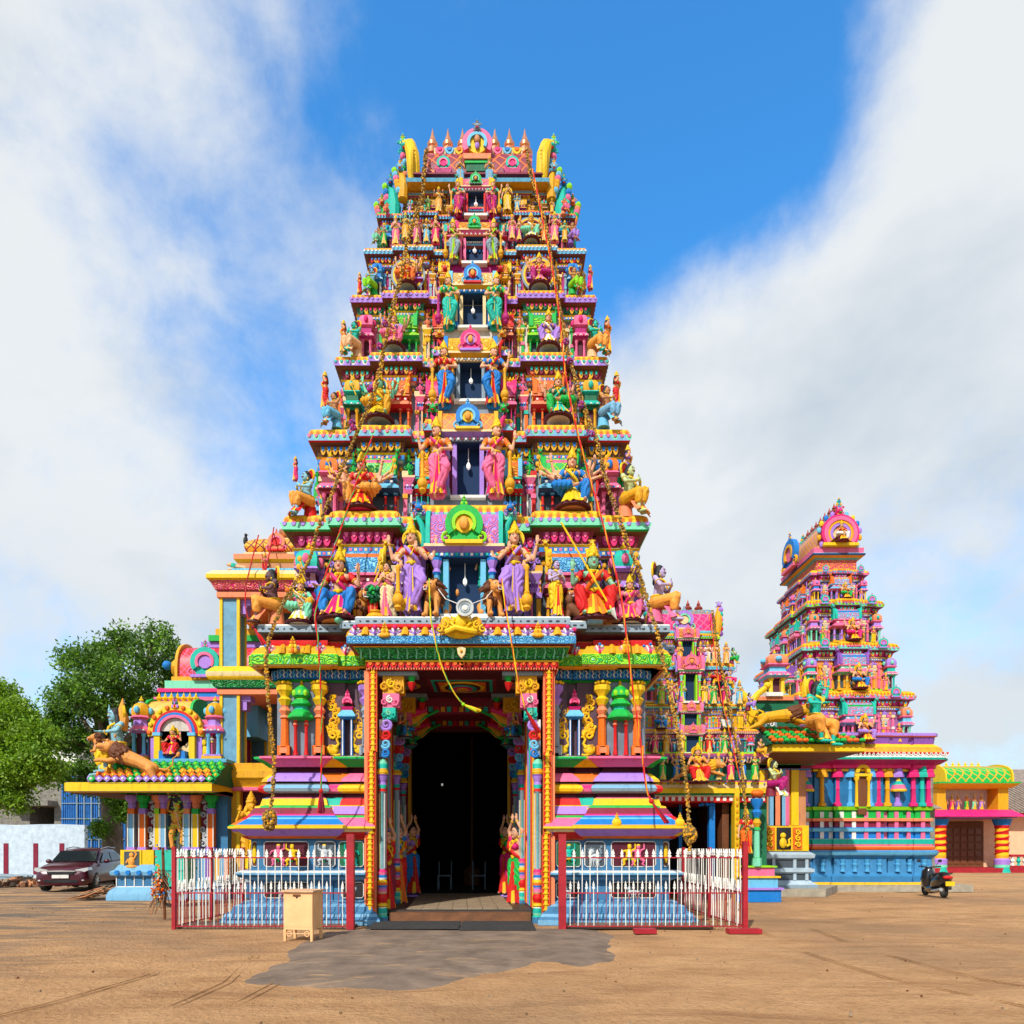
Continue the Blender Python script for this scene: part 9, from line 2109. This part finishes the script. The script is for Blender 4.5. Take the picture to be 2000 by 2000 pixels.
	Y3 = 38; b = thing('grey_shed', 'weathered grey shed squeezed between the second tower and the gate', 'shed', (PX(1815, Y3), Y3, 0)); mb = MB(); mb.box(PX(1790, Y3), PX(1826, Y3), Y3, Y3 + 3, 0, PZ(1580, Y3), 'cwall'); mb.build('wall', b); mb = MB(); mb.frus(PX(1780, Y3), PX(1832, Y3), Y3 - .5, Y3 + 4, PZ(1580, Y3), PX(1786, Y3), PX(1828, Y3), Y3 + 2, Y3 + 3, PZ(1550, Y3), 'rtile'); mb.build('roof', b)
	b = thing('street_pole', 'thin concrete pole rising behind the second temple tower', 'pole', (PX(1818, 40), 40, 0)); mb = MB(); mb.tube([(PX(1818, 40), 40, 0), (PX(1818, 40), 40, PZ(1468, 40))], .12, 'cwall', 8); mb.build('shaft', b); mb = MB(); mb.box(PX(1806, 40), PX(1832, 40), 39.9, 40.1, PZ(1470, 40), PZ(1466, 40), 'dgy'); mb.build('crossarm', b)
plain('peachw', (.78, .46, .27), .8, var=.12); plain('rtile', (.27, .21, .17), .85, bump=(8, .5), var=.35); plain('dwood', (.16, .05, .018), .45, var=.3)
far_right()
for i, (px, py) in enumerate(((868, 1722), (935, 1718))):
	Y = 22.0; t = thing('metal_chair', 'dim white metal chair frame inside the dark hall, %s of the pole' % ('left', 'right')[i], 'chair', (PX(px, Y), Y, .25)); mb = MB(); mb.set(*t.location)
	for a, b in ((-.2, 0), (.2, 0), (-.2, .4), (.2, .4)): mb.box(a - .015, a + .015, b - .015, b + .015, 0, .45 if b == 0 else .9, 'gry')
	mb.build('frame', t); mb = MB(); mb.set(*t.location); mb.box(-.22, .22, -.02, .42, .43, .46, 'gry'); mb.build('seat', t)
# ---- scooter seen from behind
def scooter():
	t = thing('parked_scooter', 'black scooter with a yellow rear plate parked before the right temple', 'scooter', (PX(1833, 22.2), 22.4, 0), R(172))
	def P(name, fn, sm=40): mb = MB(); fn(mb); return mb.build(name, t, org=(0, 0, 0), smooth=sm)
	# local frame: nose towards -y
	def tyre(mb, y, r=.22, w=.055): mb.add(*torus((0, y, r), r - w, w), 'tyre')
	def torus(c, R0, r0, n=22, k=8):
		vs = [(c[0] + r0 * math.cos(b), c[1] + (R0 + r0 * math.sin(b)) * math.cos(a), c[2] + (R0 + r0 * math.sin(b)) * math.sin(a)) for a in [2 * math.pi * i / n for i in range(n)] for b in [2 * math.pi * j / k for j in range(k)]]
		return vs, [(i * k + j, i * k + (j + 1) % k, ((i + 1) % n) * k + (j + 1) % k, ((i + 1) % n) * k + j) for i in range(n) for j in range(k)]
	for y in (-.62, .60):
		w = P('wheel', lambda mb: tyre(mb, y)); mb = MB()
		for j in range(5): a = j * 1.257; mb.tube([(0, y, .22), (0, y + .13 * math.cos(a), .22 + .13 * math.sin(a))], .018, 'steel', 5)
		mb.build('rim', w, org=(0, 0, 0))
	P('body', lambda mb: (mb.tube([(0, -.02, .34), (0, .2, .50), (0, .5, .58), (0, .78, .62), (0, .86, .66)], [.13, .20, .21, .16, .06], 'blkp', 12), mb.tube([(0, -.5, .30), (0, -.2, .24), (0, .1, .28)], [.10, .16, .15], 'blkp', 10)))
	P('front_shield', lambda mb: mb.tube([(0, -.42, .30), (0, -.46, .55), (0, -.42, .82), (0, -.38, .92)], [.16, .22, .18, .10], 'blkp', 12))
	P('seat', lambda mb: (mb.ell((0, .22, .72), (.15, .30, .07), 'blk', 12, 7), mb.ell((0, .55, .76), (.14, .24, .07), 'blk', 12, 7)))
	P('front_fender', lambda mb: mb.tube([(0, -.84, .36), (0, -.66, .48), (0, -.48, .42)], [.05, .09, .08], 'blkp', 10)); P('headlight', lambda mb: mb.ell((0, -.46, .88), (.12, .08, .08), 'lampg', 10, 6))
	P('handlebar', lambda mb: mb.tube([(-.34, -.30, .98), (-.15, -.38, .96), (0, -.40, .93), (.15, -.38, .96), (.34, -.30, .98)], .022, 'blk', 8))
	for s in (-1, 1): P('mirror', lambda mb: (mb.tube([(s * .2, -.36, .97), (s * .28, -.36, 1.12)], .008, 'blk', 5), mb.ell((s * .32, -.35, 1.16), (.07, .02, .05), 'blk', 8, 6)))
	P('tail_lamp', lambda mb: mb.ell((0, .86, .66), (.15, .06, .06), 'red', 10, 6)); P('rear_fender', lambda mb: mb.tube([(0, .70, .52), (0, .90, .46), (0, .98, .30)], [.10, .08, .05], 'blk', 8))
	P('number_plate', lambda mb: mb.box(-.13, .13, .985, 1.0, .40, .54, 'yel')); P('exhaust', lambda mb: mb.tube([(.14, .1, .20), (.16, .4, .22), (.16, .78, .28)], [.03, .05, .06], 'steel', 8)); P('kick_stand', lambda mb: mb.tube([(-.12, .2, .2), (-.2, .25, .0)], .015, 'blk', 5)); P('grab_rail', lambda mb: mb.tube([(-.14, .6, .74), (-.14, .85, .80), (.14, .85, .80), (.14, .6, .74)], .015, 'blk', 6))
plain('blkp', (.012, .012, .014), .15); MATS['blkp'].node_tree.nodes['Principled BSDF'].inputs['Coat Weight'].default_value = .6
scooter()
